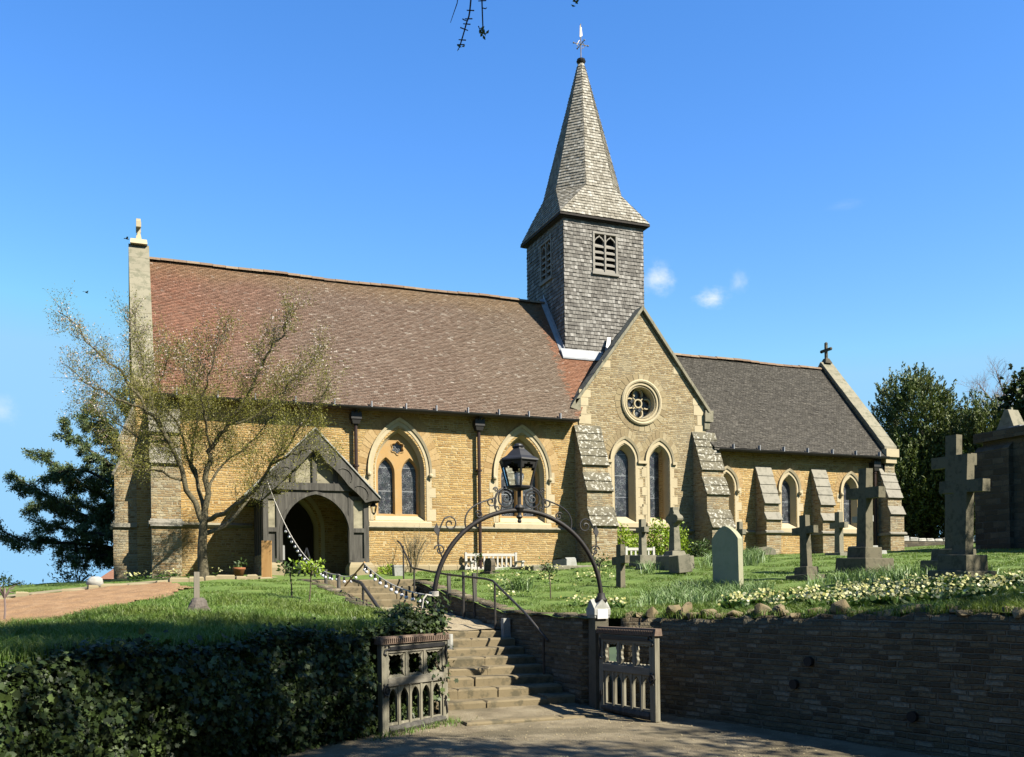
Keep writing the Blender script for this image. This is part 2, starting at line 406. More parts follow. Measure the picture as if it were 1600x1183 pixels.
def bulbmat():
    m, nt, b = newmat('frosted bulb'); b.inputs['Base Color'].default_value = (.8,.8,.85,1); b.inputs['Roughness'].default_value = .12
    b.inputs['Specular IOR Level'].default_value = .6
    return m
M['bulb'] = bulbmat()
def paneglass():
    m, nt, b = newmat('lantern glass'); b.inputs['Base Color'].default_value = (.9,.93,.9,1); b.inputs['Roughness'].default_value = .06
    b.inputs['Transmission Weight'].default_value = 1.0; b.inputs['IOR'].default_value = 1.12
    return m
M['pane'] = paneglass()
def leaded():
    m, nt, b = newmat('leaded stained glass'); co = objco(nt)
    v = nd(nt, 'ShaderNodeTexVoronoi', {'Vector': co, 'Scale': 21.0}, 'Distance', feature='DISTANCE_TO_EDGE')
    vc = nd(nt, 'ShaderNodeTexVoronoi', {'Vector': co, 'Scale': 21.0}, 'Color', feature='F1')
    sp = nt.nodes.new('ShaderNodeSeparateXYZ'); nt.links.new(co, sp.inputs[0])
    hz = mth(nt, 'PINGPONG', sp.outputs[2], .31)
    bar = mth(nt, 'LESS_THAN', hz, .012)
    wv = noise(nt, co, 6, 3)
    line = mth(nt, 'SUBTRACT', 1.0, sstep(nt, v, .03, .09))
    line = mth(nt, 'MULTIPLY', line, sstep(nt, wv, .35, .6))
    line = mth(nt, 'MAXIMUM', line, bar)
    base = mixc(nt, .25, (.022,.028,.036), vc, 'MULTIPLY')
    base = mixc(nt, .03, base, vc)
    base = mixc(nt, .7, base, (.030,.036,.045))
    sock(nt, mixc(nt, mth(nt, 'MULTIPLY', line, .75), base, (.36,.38,.40)), b.inputs['Base Color'])
    b.inputs['Roughness'].default_value = .28; b.inputs['Specular IOR Level'].default_value = .5
    bump(nt, b, mth(nt, 'ADD', v, noise(nt, co, 9, 2)), .25, .01)
    return m
M['glass'] = leaded()

def foliage(name, stops, trans=.25, rough=.5, spec=.35, zone=None):
    m, nt, b = newmat(name); isl = island(nt); co = objco(nt)
    c = ramp(nt, isl, stops)
    if zone:
        c = mixc(nt, sstep(nt, noise(nt, co, zone[1], 3), .42, .62), c, mixc(nt, .6, c, zone[0]))
    sock(nt, c, b.inputs['Base Color']); b.inputs['Roughness'].default_value = rough; b.inputs['Specular IOR Level'].default_value = spec
    if trans:
        tr = nd(nt, 'ShaderNodeBsdfTranslucent', {'Color': mixc(nt, .5, c, (.9,1,.3), 'MULTIPLY')})
        ms = nt.nodes.new('ShaderNodeMixShader'); ms.inputs[0].default_value = trans
        nt.links.new(b.outputs[0], ms.inputs[1]); nt.links.new(tr, ms.inputs[2])
        nt.links.new(ms.outputs[0], nt.nodes['Material Output'].inputs[0])
    return m
M['grass'] = foliage('lawn grass', [(0, (.13,.24,.028)), (.5, (.19,.33,.05)), (.85, (.27,.41,.09)), (1, (.42,.48,.20))], .35, zone=((.19,.24,.035), 1.1))
M['daffodil'] = foliage('daffodil leaves', [(0, (.14,.25,.065)), (.6, (.24,.38,.12)), (1, (.42,.54,.26))], .25)
M['ivy'] = foliage('ivy leaves', [(0, (.020,.034,.008)), (.5, (.042,.072,.015)), (.85, (.08,.125,.027)), (1, (.15,.21,.06))], .2, .5, .25)
M['yew'] = foliage('yew needles', [(0, (.06,.095,.018)), (.6, (.12,.175,.032)), (1, (.21,.27,.06))], .2, .6, zone=((.13,.15,.03), .8))
M['yew_tip'] = foliage('blue-grey yew', [(0, (.06,.10,.035)), (.6, (.12,.185,.058)), (1, (.21,.28,.10))], .2, .55, zone=((.11,.14,.03), .9))
M['cherry_leaf'] = foliage('young leaves', [(0, (.22,.22,.03)), (.6, (.34,.33,.055)), (1, (.46,.43,.10))], .4)
M['blossom'] = foliage('blossom', [(0, (.50,.36,.32)), (.6, (.66,.55,.50)), (1, (.75,.68,.62))], .2)
M['bright_shrub'] = foliage('lime shrub leaves', [(0, (.26,.42,.025)), (.6, (.42,.60,.045)), (1, (.56,.70,.11))], .35)
M['mid_shrub'] = foliage('green shrub leaves', [(0, (.05,.10,.02)), (.6, (.09,.16,.035)), (1, (.15,.22,.06))], .25)
M['primrose'] = foliage('primrose flowers', [(0, (.58,.56,.16)), (.7, (.70,.68,.28)), (1, (.76,.75,.48))], .2)
M['prim_leaf'] = foliage('primrose leaves', [(0, (.06,.13,.02)), (.7, (.11,.21,.04)), (1, (.18,.28,.07))], .25)
M['pink_twig'] = simple('pink grey twigs', (.30,.22,.20), .8, scale=4)
M['bark'] = simple('grey green bark', (.21,.18,.105), .9, var=.3, scale=11, bmp=1.0, col2=(.07,.062,.034))
M['dark_bark'] = simple('dark bark', (.06,.05,.04), .9, var=.3, scale=7, bmp=.6)
M['pale_twig'] = simple('pale dry twigs', (.42,.35,.22), .85, var=.15)

def groundmat(name, stops, scale, bmp=.6, fine=60, patch=None):
    m, nt, b = newmat(name); co = objco(nt)
    c = ramp(nt, noise(nt, co, scale, 7, .65), stops)
    c = mixc(nt, .45, c, ramp(nt, noise(nt, co, fine, 4, .7), [(.3, (.2,.2,.2)), (.7, (.8,.8,.8))]), 'OVERLAY')
    if patch: c = mixc(nt, mth(nt, 'MULTIPLY', sstep(nt, noise(nt, co, patch[1], 4), .5, .65), patch[2]), c, patch[0])
    sock(nt, c, b.inputs['Base Color']); b.inputs['Roughness'].default_value = .95
    bump(nt, b, mth(nt, 'ADD', noise(nt, co, fine, 5), noise(nt, co, scale*2, 4)), bmp, .02)
    return m
M['lawn'] = groundmat('turf', [(.3, (.10,.17,.025)), (.55, (.15,.235,.04)), (.75, (.20,.26,.055))], 1.5)
M['road'] = groundmat('gravel road', [(.3, (.16,.125,.075)), (.5, (.28,.23,.145)), (.75, (.40,.34,.225))], 2.6, .9, 75, patch=((.14,.115,.065), .9, .75))
M['gravel'] = groundmat('gravel path', [(.3, (.34,.27,.16)), (.55, (.44,.36,.23)), (.75, (.54,.46,.31))], 3, .7, 70)
M['soil'] = groundmat('bare soil', [(.3, (.30,.17,.08)), (.55, (.41,.245,.12)), (.75, (.50,.33,.18))], 4, .9, 45)
M['paving'] = dressed('pale paving', (.42,.345,.205), (.33,.27,.16), .5, 4)
M['hill'] = simple('haze-tinted wooded hill', (.05,.075,.09), 1.0, var=.2, scale=.02)  # distance haze put into the hill's blue-green colour
M['meadow'] = simple('far meadow', (.10,.15,.05), 1.0, var=.3, scale=.03)
# ------------------------------------------------------------------ tile layer
def tile_face(mb, poly, up, gauge, width, thick, rng, lift=.004, skip=None, slack=.0, wave=0.0):
    """lay courses of single tiles over a convex planar polygon, every tile its own island"""
    P = [Vector(p) for p in poly]
    n = (P[1]-P[0]).cross(P[2]-P[0]).normalized()
    up = Vector(up); b = (up - n*up.dot(n)).normalized(); a = b.cross(n).normalized()
    o = P[0]; Q = [((p-o).dot(a), (p-o).dot(b)) for p in P]
    bmin = min(q[1] for q in Q); bmax = max(q[1] for q in Q)
    def interval(bb):
        xs = []
        for i in range(len(Q)):
            (x0, y0), (x1, y1) = Q[i], Q[(i+1) % len(Q)]
            if abs(y1-y0) < 1e-9:
                if abs(y0-bb) < 1e-6: xs += [x0, x1]
            elif min(y0, y1)-1e-9 <= bb <= max(y0, y1)+1e-9: xs.append(x0+(x1-x0)*(bb-y0)/(y1-y0))
        return (min(xs), max(xs)) if xs else None
    rows = int((bmax-bmin)/gauge)+1
    for r in range(rows):
        b0 = bmin+r*gauge; b1 = min(bmin+(r+1)*gauge, bmax)
        if b1-b0 < .01: continue
        i0, i1 = interval(b0), interval(b1)
        if not i0 or not i1: continue
        off = (r % 2)*.5*width + rng.uniform(-.02, .02)
        x = min(i0[0], i1[0]) - off
        end = max(i0[1], i1[1])
        while x < end:
            w = width*rng.uniform(.8, 1.2) if slack else width
            xa, xb = x+.003, x+w-.003; x += w
            c = lambda v, i: min(max(v, i[0]), i[1])
            q = [(c(xa, i0), b0), (c(xb, i0), b0), (c(xb, i1), b1), (c(xa, i1), b1)]
            if q[1][0]-q[0][0] < .008 and q[2][0]-q[3][0] < .008: continue
            if skip and skip(o + a*(q[0][0]+q[1][0])*.5 + b*(b0+b1)*.5): continue
            z0 = thick + rng.uniform(-lift, lift*1.5); z1 = .003
            dz = rng.uniform(-.006, .006)
            if wave:
                sg = wave*(1+math.sin(q[0][0]*.8+1)*math.sin(b0*1.4+.5)+.5*math.sin(q[0][0]*2.3+b0)); z0 += sg; z1 += sg
            f = [o+a*q[0][0]+b*(b0+dz)+n*z0, o+a*q[1][0]+b*(b0+dz+rng.uniform(-.003,.003))+n*(z0+rng.uniform(-.002,.002)), o+a*q[2][0]+b*b1+n*z1, o+a*q[3][0]+b*b1+n*z1]
            g = [o+a*q[0][0]+b*(b0+dz)-n*.002, o+a*q[1][0]+b*(b0+dz)-n*.002]
            mb.add(f+g, [(0,1,2,3),(4,5,1,0)])
trng = random.Random(5)

def arch(cx, hw, z0, zs, rise, n=14):
    """outline of a pointed opening, anticlockwise from bottom left... returned as (s,z)"""
    R = (hw*hw+rise*rise)/(2*hw)
    pts = [(cx+hw, z0), (cx+hw, zs)]
    # right arc centre at cx+hw-R
    a1 = math.asin(min(1, rise/R))
    for i in range(1, n+1):
        a = a1*i/n; pts.append((cx+hw-R+R*math.cos(a), zs+R*math.sin(a)))
    for i in range(n-1, -1, -1):
        a = a1*i/n; pts.append((cx-hw+R-R*math.cos(a), zs+R*math.sin(a)))
    pts.append((cx-hw, z0)); return pts
def at_t(pts, t): return [(p[0], t, p[1]) for p in pts]

church = thing('church', 'golden stone parish church with brown tiled roof and shingled spire', 'church', (0, 0, 2.2))
ZB = 1.7
W1, W2 = -2.6, .86
def hole_nave(c): return arch(c, .665, 3.55, 4.85, 1.10)
def hole_lan(c): return arch(c, .335, 3.55, 5.38, .50)
def hole_chan(c): return arch(c, .275, 3.50, 4.72, .46)
LAN = (4.04, 5.19); CHN = (7.52, 9.82, 12.22)
DOOR = arch(-5.4, .66, 1.9, 3.25, .95)
ROSE = (4.61, 7.07)
circ = lambda c, r, n=28: [(c[0]+r*math.cos(2*pi*i/n), c[1]+r*math.sin(2*pi*i/n)) for i in range(n)]

mb = MB()
mb.poly([(-9, ZB), (2.6, ZB), (2.6, 6.5), (-9, 6.5)], [hole_nave(W1), hole_nave(W2), DOOR], lambda a, b: (a, 0, b))
for s, zz in ((-9.0, 0), (5.3, 0)):          # west and east gable ends
    mb.add([(s, 0, ZB), (s, 5.4, ZB), (s, 5.4, 6.5), (s, 2.7, 10.45), (s, 0, 6.5)], [(0, 1, 2, 3, 4)])
mb.add([(-9, 5.4, ZB), (5.3, 5.4, ZB), (5.3, 5.4, 6.5), (-9, 5.4, 6.5)], [(0, 1, 2, 3)])
mb.build('nave_wall', M['nave_stone'], church, fix=False)
mb = MB(); T0 = -.03
mb.poly([(2.6, ZB), (6.78, ZB), (6.78, 7.0), (4.66, 9.68), (2.6, 7.0)], [hole_lan(LAN[0]), hole_lan(LAN[1]), circ(ROSE, .47)], lambda a, b: (a, T0, b))
mb.add([(2.6, T0, ZB), (2.6, .5, ZB), (2.6, .5, 7.0), (2.6, T0, 7.0)], [(0, 1, 2, 3)])
mb.add([(6.78, T0, ZB), (6.78, .5, ZB), (6.78, .5, 7.0), (6.78, T0, 7.0)], [(0, 1, 2, 3)])
mb.poly([(2.6, 6.2), (6.78, 6.2), (6.78, 7.0), (4.66, 9.68), (2.6, 7.0)], [], lambda a, b: (a, .32, b))
mb.build('transept_wall', M['transept_stone'], church, fix=False)
mb = MB()
mb.poly([(6.78, ZB), (13.85, ZB), (13.85, 6.0), (6.78, 6.0)], [hole_chan(c) for c in CHN], lambda a, b: (a, 0, b))
mb.add([(13.85, 0, ZB), (13.85, 5.4, ZB), (13.85, 5.4, 6.1), (13.85, 2.7, 9.4), (13.85, 0, 6.1)], [(0, 1, 2, 3, 4)])
mb.add([(5.3, 5.4, ZB), (13.85, 5.4, ZB), (13.85, 5.4, 6.1), (5.3, 5.4, 6.1)], [(0, 1, 2, 3)])
mb.build('chancel_wall', M['nave_stone'], church, fix=False)

# roofs: an underlay with real tile courses on the slope that is seen
def roof(name, s0, s1, te, ze, tr, zr, mat, gauge, width, north=5.7, e0=None, e1=None, valley=None):
    mb = MB(); e0 = s0 if e0 is None else e0; e1 = s1 if e1 is None else e1
    zt = lambda z: te+(tr-te)*(z-ze)/(zr-ze)
    # sheathing just under the tiles
    dn = .03
    front = [(e0, te, ze), (e1, te, ze)] + ([(valley[0], zt(valley[1]), valley[1])] if valley else []) + [(s1, tr, zr), (s0, tr, zr)]
    mb.add([(p[0], p[1], p[2]-dn) for p in front], [tuple(range(len(front)))])
    mb.add([(s1, tr, zr-dn), (s0, tr, zr-dn), (s0, north, ze-dn), (s1, north, ze-dn)], [(0,1,2,3)])
    mb.add([(e0, te, ze-dn-.05), (e1, te, ze-dn-.05), (e1, te, ze-dn), (e0, te, ze-dn)], [(0,1,2,3)])
    mb.add([(e0, te, ze-dn-.05), (e1, te, ze-dn-.05), (e1, 0.0, ze-dn-.05), (e0, 0.0, ze-dn-.05)], [(0,1,2,3)])
    tile_face(mb, [(p[0], p[1], p[2]-.028) for p in front], (0, 0, 1), gauge, width, .016, trng, .003, wave=.007)
    r = mb.build(name, mat, church, fix=False)
    rb = MB(); n = int((s1-s0)/.33)
    for i in range(n):
        x0 = s0+(s1-s0)*i/n; x1 = s0+(s1-s0)*(i+1)/n-.008; dz = trng.uniform(-.008, .008)+.02*math.sin(x0*.8+1)+.012*math.sin(x0*2.1)
        lp = [[(x, tr+.13*math.sin(a), zr-.075+.11*math.cos(a)+dz) for a in [(-.5+k/6)*pi*.9 for k in range(7)]] for x in (x0, x1)]
        rb.loft(lp, False)
        rb.add(lp[0], [tuple(range(7))]); rb.add(lp[1], [tuple(range(7))])
    rb.build('ridge_tiles', M['ridge'], r, fix=False)
    return r
nave_roof = roof('nave_roof', -8.62, 5.28, -.32, 6.44, 2.7, 10.54, M['nave_tile'], .058, .11, e1=2.44, valley=(4.5, 9.3))
chancel_roof = roof('chancel_roof', 5.3, 13.44, -.32, 5.86, 2.7, 9.33, M['chancel_tile'], .056, .105, e0=6.9)
# transept roof behind its gable
mb = MB()
for sgn, sx, zx in ((-1, 2.46, 6.75), (1, 6.86, 6.75)):
    pl = [(4.66, .32, 9.45), (4.66, 2.2, 9.45), (sx, 2.2, zx), (sx, .32, zx)]
    mb.add([(p[0], p[1], p[2]-.04) for p in pl], [(0, 1, 2, 3)])
    q = [pl[3], pl[2], pl[1], pl[0]] if sgn > 0 else [pl[2], pl[3], pl[0], pl[1]]
    tile_face(mb, q, (0, 0, 1), .1, .165, .022, trng)
mb.build('transept_roof', M['chancel_tile'], church, fix=False)

# gable parapets with copings, kneelers and crosses
def parapet(name, s0, s1, tb, zb, tr, zr, cope=.12, over=.05, kn=True):
    mb = MB()
    prof = [(tb, zb), (tr, zr), (2*tr-tb, zb)]
    n = 9
    for side in (0, 1):
        for i in range(n):
            f0, f1 = i/n, (i+1)/n-.004
            pt = lambda f: (tb+(tr-tb)*f, zb+(zr-zb)*f)
            (a0, z0), (a1, z1) = pt(f0), pt(f1)
            if side: a0, a1 = 2*tr-a0, 2*tr-a1
            d = trng.uniform(-.012, .012)
            mb.hexa([(s0-over, a0, z0-cope), (s1+over, a0, z0-cope), (s1+over, a1, z1-cope), (s0-over, a1, z1-cope),
                     (s0-over, a0, z0+d), (s1+over, a0, z0+d), (s1+over, a1, z1+d), (s0-over, a1, z1+d)])
    o = mb.build(name, M['coping'], church)
    mb = MB()
    for sx in (s0, s1):
        mb.add([(sx, tb+.06, zb-1.0), (sx, 2*tr-tb-.06, zb-1.0), (sx, 2*tr-tb-.06, zb-.06), (sx, tr, zr-.1), (sx, tb+.06, zb-.06)], [(0, 1, 2, 3, 4)])
    mb.box(s0, s1, tb+.06, tb+.4, zb-1.0, zb-.1)
    mb.build('parapet_wall', M['butt_stone'], o, fix=False)
    if kn:
        mb = MB(); mb.box(s0-.06, s1+.06, tb-.09, tb+.25, zb-.36, zb-.10); mb.box(s0-.02, s1+.02, tb-.02, tb+.2, zb-.55, zb-.36)
        mb.build('kneeler', M['dressed'], o)
    return o
wp = parapet('gable_coping', -9.02, -8.62, -.02, 6.92, 2.7, 10.90)
ep = parapet('gable_coping', 13.44, 13.84, -.28, 6.18, 2.7, 9.56)
mb = MB()      # west cross: a short wheel-headed shaft on a saddle stone, seen edge on
mb.taper((-8.82, 2.7), .42, .36, 10.86, .40, .2, 11.0); mb.taper((-8.82, 2.7), .16, .2, 10.95, .09, .1, 11.16)
mb.box(-8.865, -8.775, 2.66, 2.74, 11.1, 11.52); mb.box(-8.87, -8.77, 2.47, 2.93, 11.30, 11.38)
for y in (2.49, 2.91): mb.box(-8.88, -8.76, y-.035, y+.035, 11.27, 11.41)
mb.box(-8.875, -8.765, 2.645, 2.755, 11.46, 11.545)
mb.build('gable_cross', M['dressed'], wp)
mb = MB()
mb.taper((13.64, 2.7), .3, .3, 9.5, .14, .14, 9.68); mb.box(13.60, 13.68, 2.66, 2.74, 9.66, 10.2)
mb.box(13.605, 13.675, 2.47, 2.93, 9.93, 10.02)
for y in (2.47, 2.93): mb.sphere((13.64, y, 9.975), .06, 8, 6)
mb.sphere((13.64, 2.7, 10.2), .06, 8, 6)
mb.build('gable_cross', M['out_stone'], ep)
# transept gable coping: runs along s, across the gable wall
mb = MB()
def cope_run(p0, p1, n, w0=-.13, w1=.34, th=.13):
    for i in range(n):
        f0, f1 = i/n, (i+1)/n-.003
        a = [p0[k]+(p1[k]-p0[k])*f0 for k in (0, 1)]; b = [p0[k]+(p1[k]-p0[k])*f1 for k in (0, 1)]
        d = trng.uniform(-.008, .008)
        mb.hexa([(a[0], w0, a[1]-th), (b[0], w0, b[1]-th), (b[0], w1, b[1]-th), (a[0], w1, a[1]-th),
                 (a[0], w0, a[1]+d), (b[0], w0, b[1]+d), (b[0], w1, b[1]+d), (a[0], w1, a[1]+d)])
cope_run((2.46, 7.0), (4.66, 9.86), 7); cope_run((6.9, 6.98), (4.66, 9.86), 7)
tco = mb.build('gable_coping', M['coping'], church)
mb = MB()
mb.add([(2.30, -.13, 6.78), (2.46, -.13, 7.02), (2.62, -.13, 7.06), (2.62, -.13, 6.55), (2.5, -.13, 6.72), (2.30, .45, 6.78), (2.46, .45, 7.02), (2.62, .45, 7.06), (2.62, .45, 6.55), (2.5, .45, 6.72)],
       [(0,1,2,3,4), (9,8,7,6,5), (0,5,6,1), (1,6,7,2), (2,7,8,3), (3,8,9,4), (4,9,5,0)])
mb.build('kneeler', M['coping'], tco)
mb = MB()
mb.box(6.72, 7.0, -.13, .4, 6.62, 6.88); mb.box(6.72, 6.9, -.09, .35, 6.40, 6.62); mb.box(6.75, 7.03, -.1, .3, 6.88, 6.96)
mb.build('kneeler', M['coping'], tco)

# dressed quoins on the transept shoulders
mb = MB()
for x0, x1, z0, z1 in [(2.6,2.98,6.36,6.62),(2.6,2.84,6.63,6.86),(2.6,2.90,6.87,7.10),(2.62,2.98,7.11,7.32),(6.40,6.78,6.2,6.5),(6.5,6.78,6.51,6.8),(6.38,6.74,6.81,7.1),(6.35,6.52,7.11,7.3),(3.36,3.62,8.0,8.2),(5.7,5.96,7.98,8.18)]:
    mb.box(x0, x1, T0-.006, T0+.05, z0, z1)
mb.build('quoins', M['dressed'], church)

# windows ------------------------------------------------------------
def surround(mb, c, hw_out, hw_in, z0, zs, rise_out, rise_in, t, depth, chamf):
    """moulded stone frame: proud edge, flat, hollow chamfer and reveal"""
    ri = lambda f: rise_out+(rise_in-rise_out)*f
    hwf = lambda f: hw_out+(hw_in-hw_out)*f
    L = [(0, t+.03), (0, t-.012), (.42, t-.012), (.5, t+.02), (.55, t+.012), (1, t+chamf), (1, t+depth)]
    mb.loft([at_t(arch(c, hwf(f), z0, zs, ri(f)), tt) for f, tt in L], False)
def jamb_blocks(mb, c, hw, z0, zs, t):
    z = z0; k = 0
    while z < zs:
        hh = trng.uniform(.22, .32)
        for sg in (-1, 1):
            w = .17 if (k+(sg > 0)) % 2 else .06
            a, b = sorted((c+sg*(hw-.02), c+sg*(hw+w)))
            mb.box(a, b, t-.007, t+.05, z+.004, min(z+hh, zs)-.004)
        z += hh; k += 1
def hood(c, hw, zs, rise, t, drop, parent, mat, stops=True):
    mb = MB(); o1 = arch(c, hw, zs-drop, zs, rise); o0 = arch(c, hw-.055, zs-drop, zs, rise*(hw-.055)/hw)
    mb.loft([at_t(o0, t+.02), at_t(o0, t-.04), at_t(o1, t-.065), at_t(o1, t+.02)], False)
    if stops:
        for sg in (-1, 1):
            mb.sphere((c+sg*(hw-.035), t-.055, zs-drop-.05), .062, 8, 6); mb.taper((c+sg*(hw-.035), t-.04), .02, .02, zs-drop-.17, .09, .08, zs-drop-.08)
    mb.build('hood_mould', mat, parent)
def voussoirs(c, hw, zs, rise, t, length, mat, parent, n=9):
    mb = MB(); a = arch(c, hw, zs-.05, zs, rise, n); b = arch(c, hw+length, zs-.05, zs, rise*(hw+length)/hw, n)
    for i in range(1, len(a)-2):
        lerp = lambda p, q, f: (p[0]+(q[0]-p[0])*f, p[1]+(q[1]-p[1])*f)
        k = trng.uniform(.82, 1.0)
        q = [lerp(a[i], a[i+1], .05), lerp(a[i], a[i+1], .95)]; r = [lerp(b[i], b[i+1], .04), lerp(b[i], b[i+1], .96)]
        r = [lerp(q[0], r[0], k), lerp(q[1], r[1], k)]
        tt = t-trng.uniform(.003, .007)
        mb.hexa([(p[0], t+.03, p[1]) for p in (q[0], q[1], r[1], r[0])] + [(p[0], tt, p[1]) for p in (q[0], q[1], r[1], r[0])])
    mb.build('voussoirs', mat, parent)
def sloped_sill(mb, c, hw, z_in, z_out, t_in, t_out, drop=.07):
    mb.add([(c-hw, t_out, z_out), (c+hw, t_out, z_out), (c+hw, t_in, z_in), (c-hw, t_in, z_in), (c-hw, t_out, z_out-drop), (c+hw, t_out, z_out-drop), (c+hw, t_in, z_out-drop), (c-hw, t_in, z_out-drop)],
           [(0,1,2,3), (4,5,1,0), (7,6,5,4), (0,3,7,4), (1,5,6,2), (2,6,7,3)])

def nave_window(c):
    mb = MB()
    surround(mb, c, .80, .60, 3.55, 4.85, 1.30, 1.02, 0, .34, .16)
    sloped_sill(mb, c, .84, 3.74, 3.50, .27, -.05, .12)
    jamb_blocks(mb, c, .80, 3.55, 4.95, 0)
    w = mb.build('window', M['dressed'], church)
    mb = MB()                                # tracery plate: two lights and a six-foiled eye
    hexf = [(c+(.155+.022*math.cos(6*a))*math.cos(a+pi/6), 5.47+(.155+.022*math.cos(6*a))*math.sin(a+pi/6)) for a in [2*pi*i/36 for i in range(36)]]
    outer = arch(c, .615, 3.6, 4.85, 1.05)
    lights = [arch(c+d, .232, 3.72, 4.80, .42, 8) for d in (-.32, .32)]
    t0 = .19; mb.poly(outer, lights+[hexf], lambda a, b: (a, t0, b))
    for d in (-.32, .32):
        mb.loft([at_t(arch(c+d, .232, 3.72, 4.80, .42, 8), t0), at_t(arch(c+d, .20, 3.74, 4.80, .36, 8), t0+.075), at_t(arch(c+d, .20, 3.74, 4.80, .36, 8), t0+.14)], True)
    mid = lambda f: [(c+(x-c)*f, 5.47+(z-5.47)*f) for x, z in hexf]
    mb.loft([at_t(mid(1.12), t0-.001), at_t(mid(1.12), t0-.02), at_t(hexf, t0-.02), at_t(mid(.8), t0+.09)], True)
    mb.build('tracery', M['orange_dressed'], w, fix=False)
    mb = MB()
    for d in (-.32, .32): mb.poly(arch(c+d, .215, 3.7, 4.80, .38, 8), [], lambda a, b: (a, t0+.12, b))
    mb.poly(mid(.9), [], lambda a, b: (a, t0+.08, b))
    mb.build('glass', M['glass'], w, fix=False)
    hood(c, .86, 4.85, 1.38, 0, .06, w, M['dressed'])
    voussoirs(c, .88, 4.85, 1.40, 0, .26, M['voussoir'], w, 13)
def lancet(c, hole, hw, z0, zs, rise, t, mat, vmat, glass_hw, glass_z, hood_drop=0.0, stops=True):
    mb = MB()
    surround(mb, c, hw+.09, glass_hw+.015, z0, zs, rise*1.22, rise*.66, t, .25, .19)
    sloped_sill(mb, c, hw+.11, glass_z, z0-.02, .22, t-.05, .12)
    jamb_blocks(mb, c, hw+.09, z0, zs, t)
    w = mb.build('window', mat, church)
    mb = MB(); mb.poly(arch(c, glass_hw+.02, glass_z-.05, zs, rise*.70), [], lambda a, b: (a, .21, b))
    mb.build('glass', M['glass'], w, fix=False)
    hood(c, hw+.15, zs, rise*1.38, t, hood_drop, w, mat, stops)
    voussoirs(c, hw+.17, zs, rise*1.40, t, .18, vmat, w, 8)
    return w
for c in (W1, W2): nave_window(c)
for c in LAN: lancet(c, None, .335, 3.60, 5.38, .50, T0, M['dressed'], M['voussoir_pale'], .225, 3.78, .02, False)
mb = MB()      # the hoods of the two lancets run together
mb.box(LAN[0]+.42, LAN[1]-.42, T0-.07, T0+.02, 5.30, 5.38)
mb.box(LAN[0]-.56, LAN[0]-.42, T0-.07, T0+.02, 5.30, 5.38); mb.box(LAN[1]+.42, LAN[1]+.56, T0-.07, T0+.02, 5.30, 5.38)
mb.build('hood_string', M['dressed'], church)
for c in CHN: lancet(c, None, .275, 3.52, 4.72, .46, 0, M['dressed'], M['voussoir'], .185, 3.68, .06, True)

# rose window
mb = MB(); R = lambda r, t: [(ROSE[0]+r*math.cos(2*pi*i/40), t, ROSE[1]+r*math.sin(2*pi*i/40)) for i in range(40)]
mb.loft([R(.66, T0+.03), R(.66, T0-.05), R(.62, T0-.075), R(.58, T0-.06), R(.56, T0-.01), R(.54, T0-.03), R(.50, T0-.03), R(.48, T0+.02), R(.45, T0+.0), R(.43, T0+.10), R(.43, T0+.40)], True)
rw = mb.build('rose_window', M['dressed'], church)
mb = MB()
cr = lambda c, r, n=20: [(c[0]+r*math.cos(2*pi*i/n), c[1]+r*math.sin(2*pi*i/n)) for i in range(n)]
lobes = []
for k in range(4):
    a = pi/2*k; c0 = (ROSE[0]+.265*math.cos(a), ROSE[1]+.265*math.sin(a)); lobe = []
    for i in range(22):
        th = 2*pi*i/22; lobe.append((c0[0]+.125*math.cos(th), c0[1]+.125*math.sin(th)))
    lobes.append(lobe)
eye = cr(ROSE, .105)
fn = lambda t: (lambda a, b: (a, t, b))
# tracery bars: ring round the eye, cusped ring round the lobes
for l, r0, r1 in [(ROSE, .10, .135)]:
    mb.loft([[(p[0], t, p[1]) for p in cr(l, r)] for r, t in ((r0, .22), (r0, .14), (r1, .14), (r1, .22))], True)
for k in range(4):
    a = pi/2*k; c0 = (ROSE[0]+.275*math.cos(a), ROSE[1]+.275*math.sin(a))
    arc = [a-2.15+4.3*i/16 for i in range(17)]
    mb.loft([[(c0[0]+r*math.cos(t), y, c0[1]+r*math.sin(t)) for t in arc] for r, y in ((.125, .24), (.125, .15), (.16, .15), (.16, .24))], False)
    b = a+pi/4
    mb.tube([(ROSE[0]+.13*math.cos(b), .17, ROSE[1]+.13*math.sin(b)), (ROSE[0]+.23*math.cos(b), .17, ROSE[1]+.23*math.sin(b))], .02, 6)
mb.build('tracery', M['dressed'], rw)
mb = MB(); mb.poly(cr(ROSE, .44, 30), [], fn(.26)); mb.build('glass', M['glass'], rw, fix=False)
mb = MB()
for i in range(26):
    a0, a1 = 2*pi*(i+.05)/26, 2*pi*(i+.95)/26; r1 = .67+trng.uniform(.15, .2)
    q = [(ROSE[0]+r*math.cos(a), ROSE[1]+r*math.sin(a)) for r, a in ((.665, a0), (.665, a1), (r1, a1), (r1, a0))]
    mb.hexa([(p[0], T0+.03, p[1]) for p in q]+[(p[0], T0-.008, p[1]) for p in q])
mb.build('voussoirs', M['voussoir_pale'], rw)

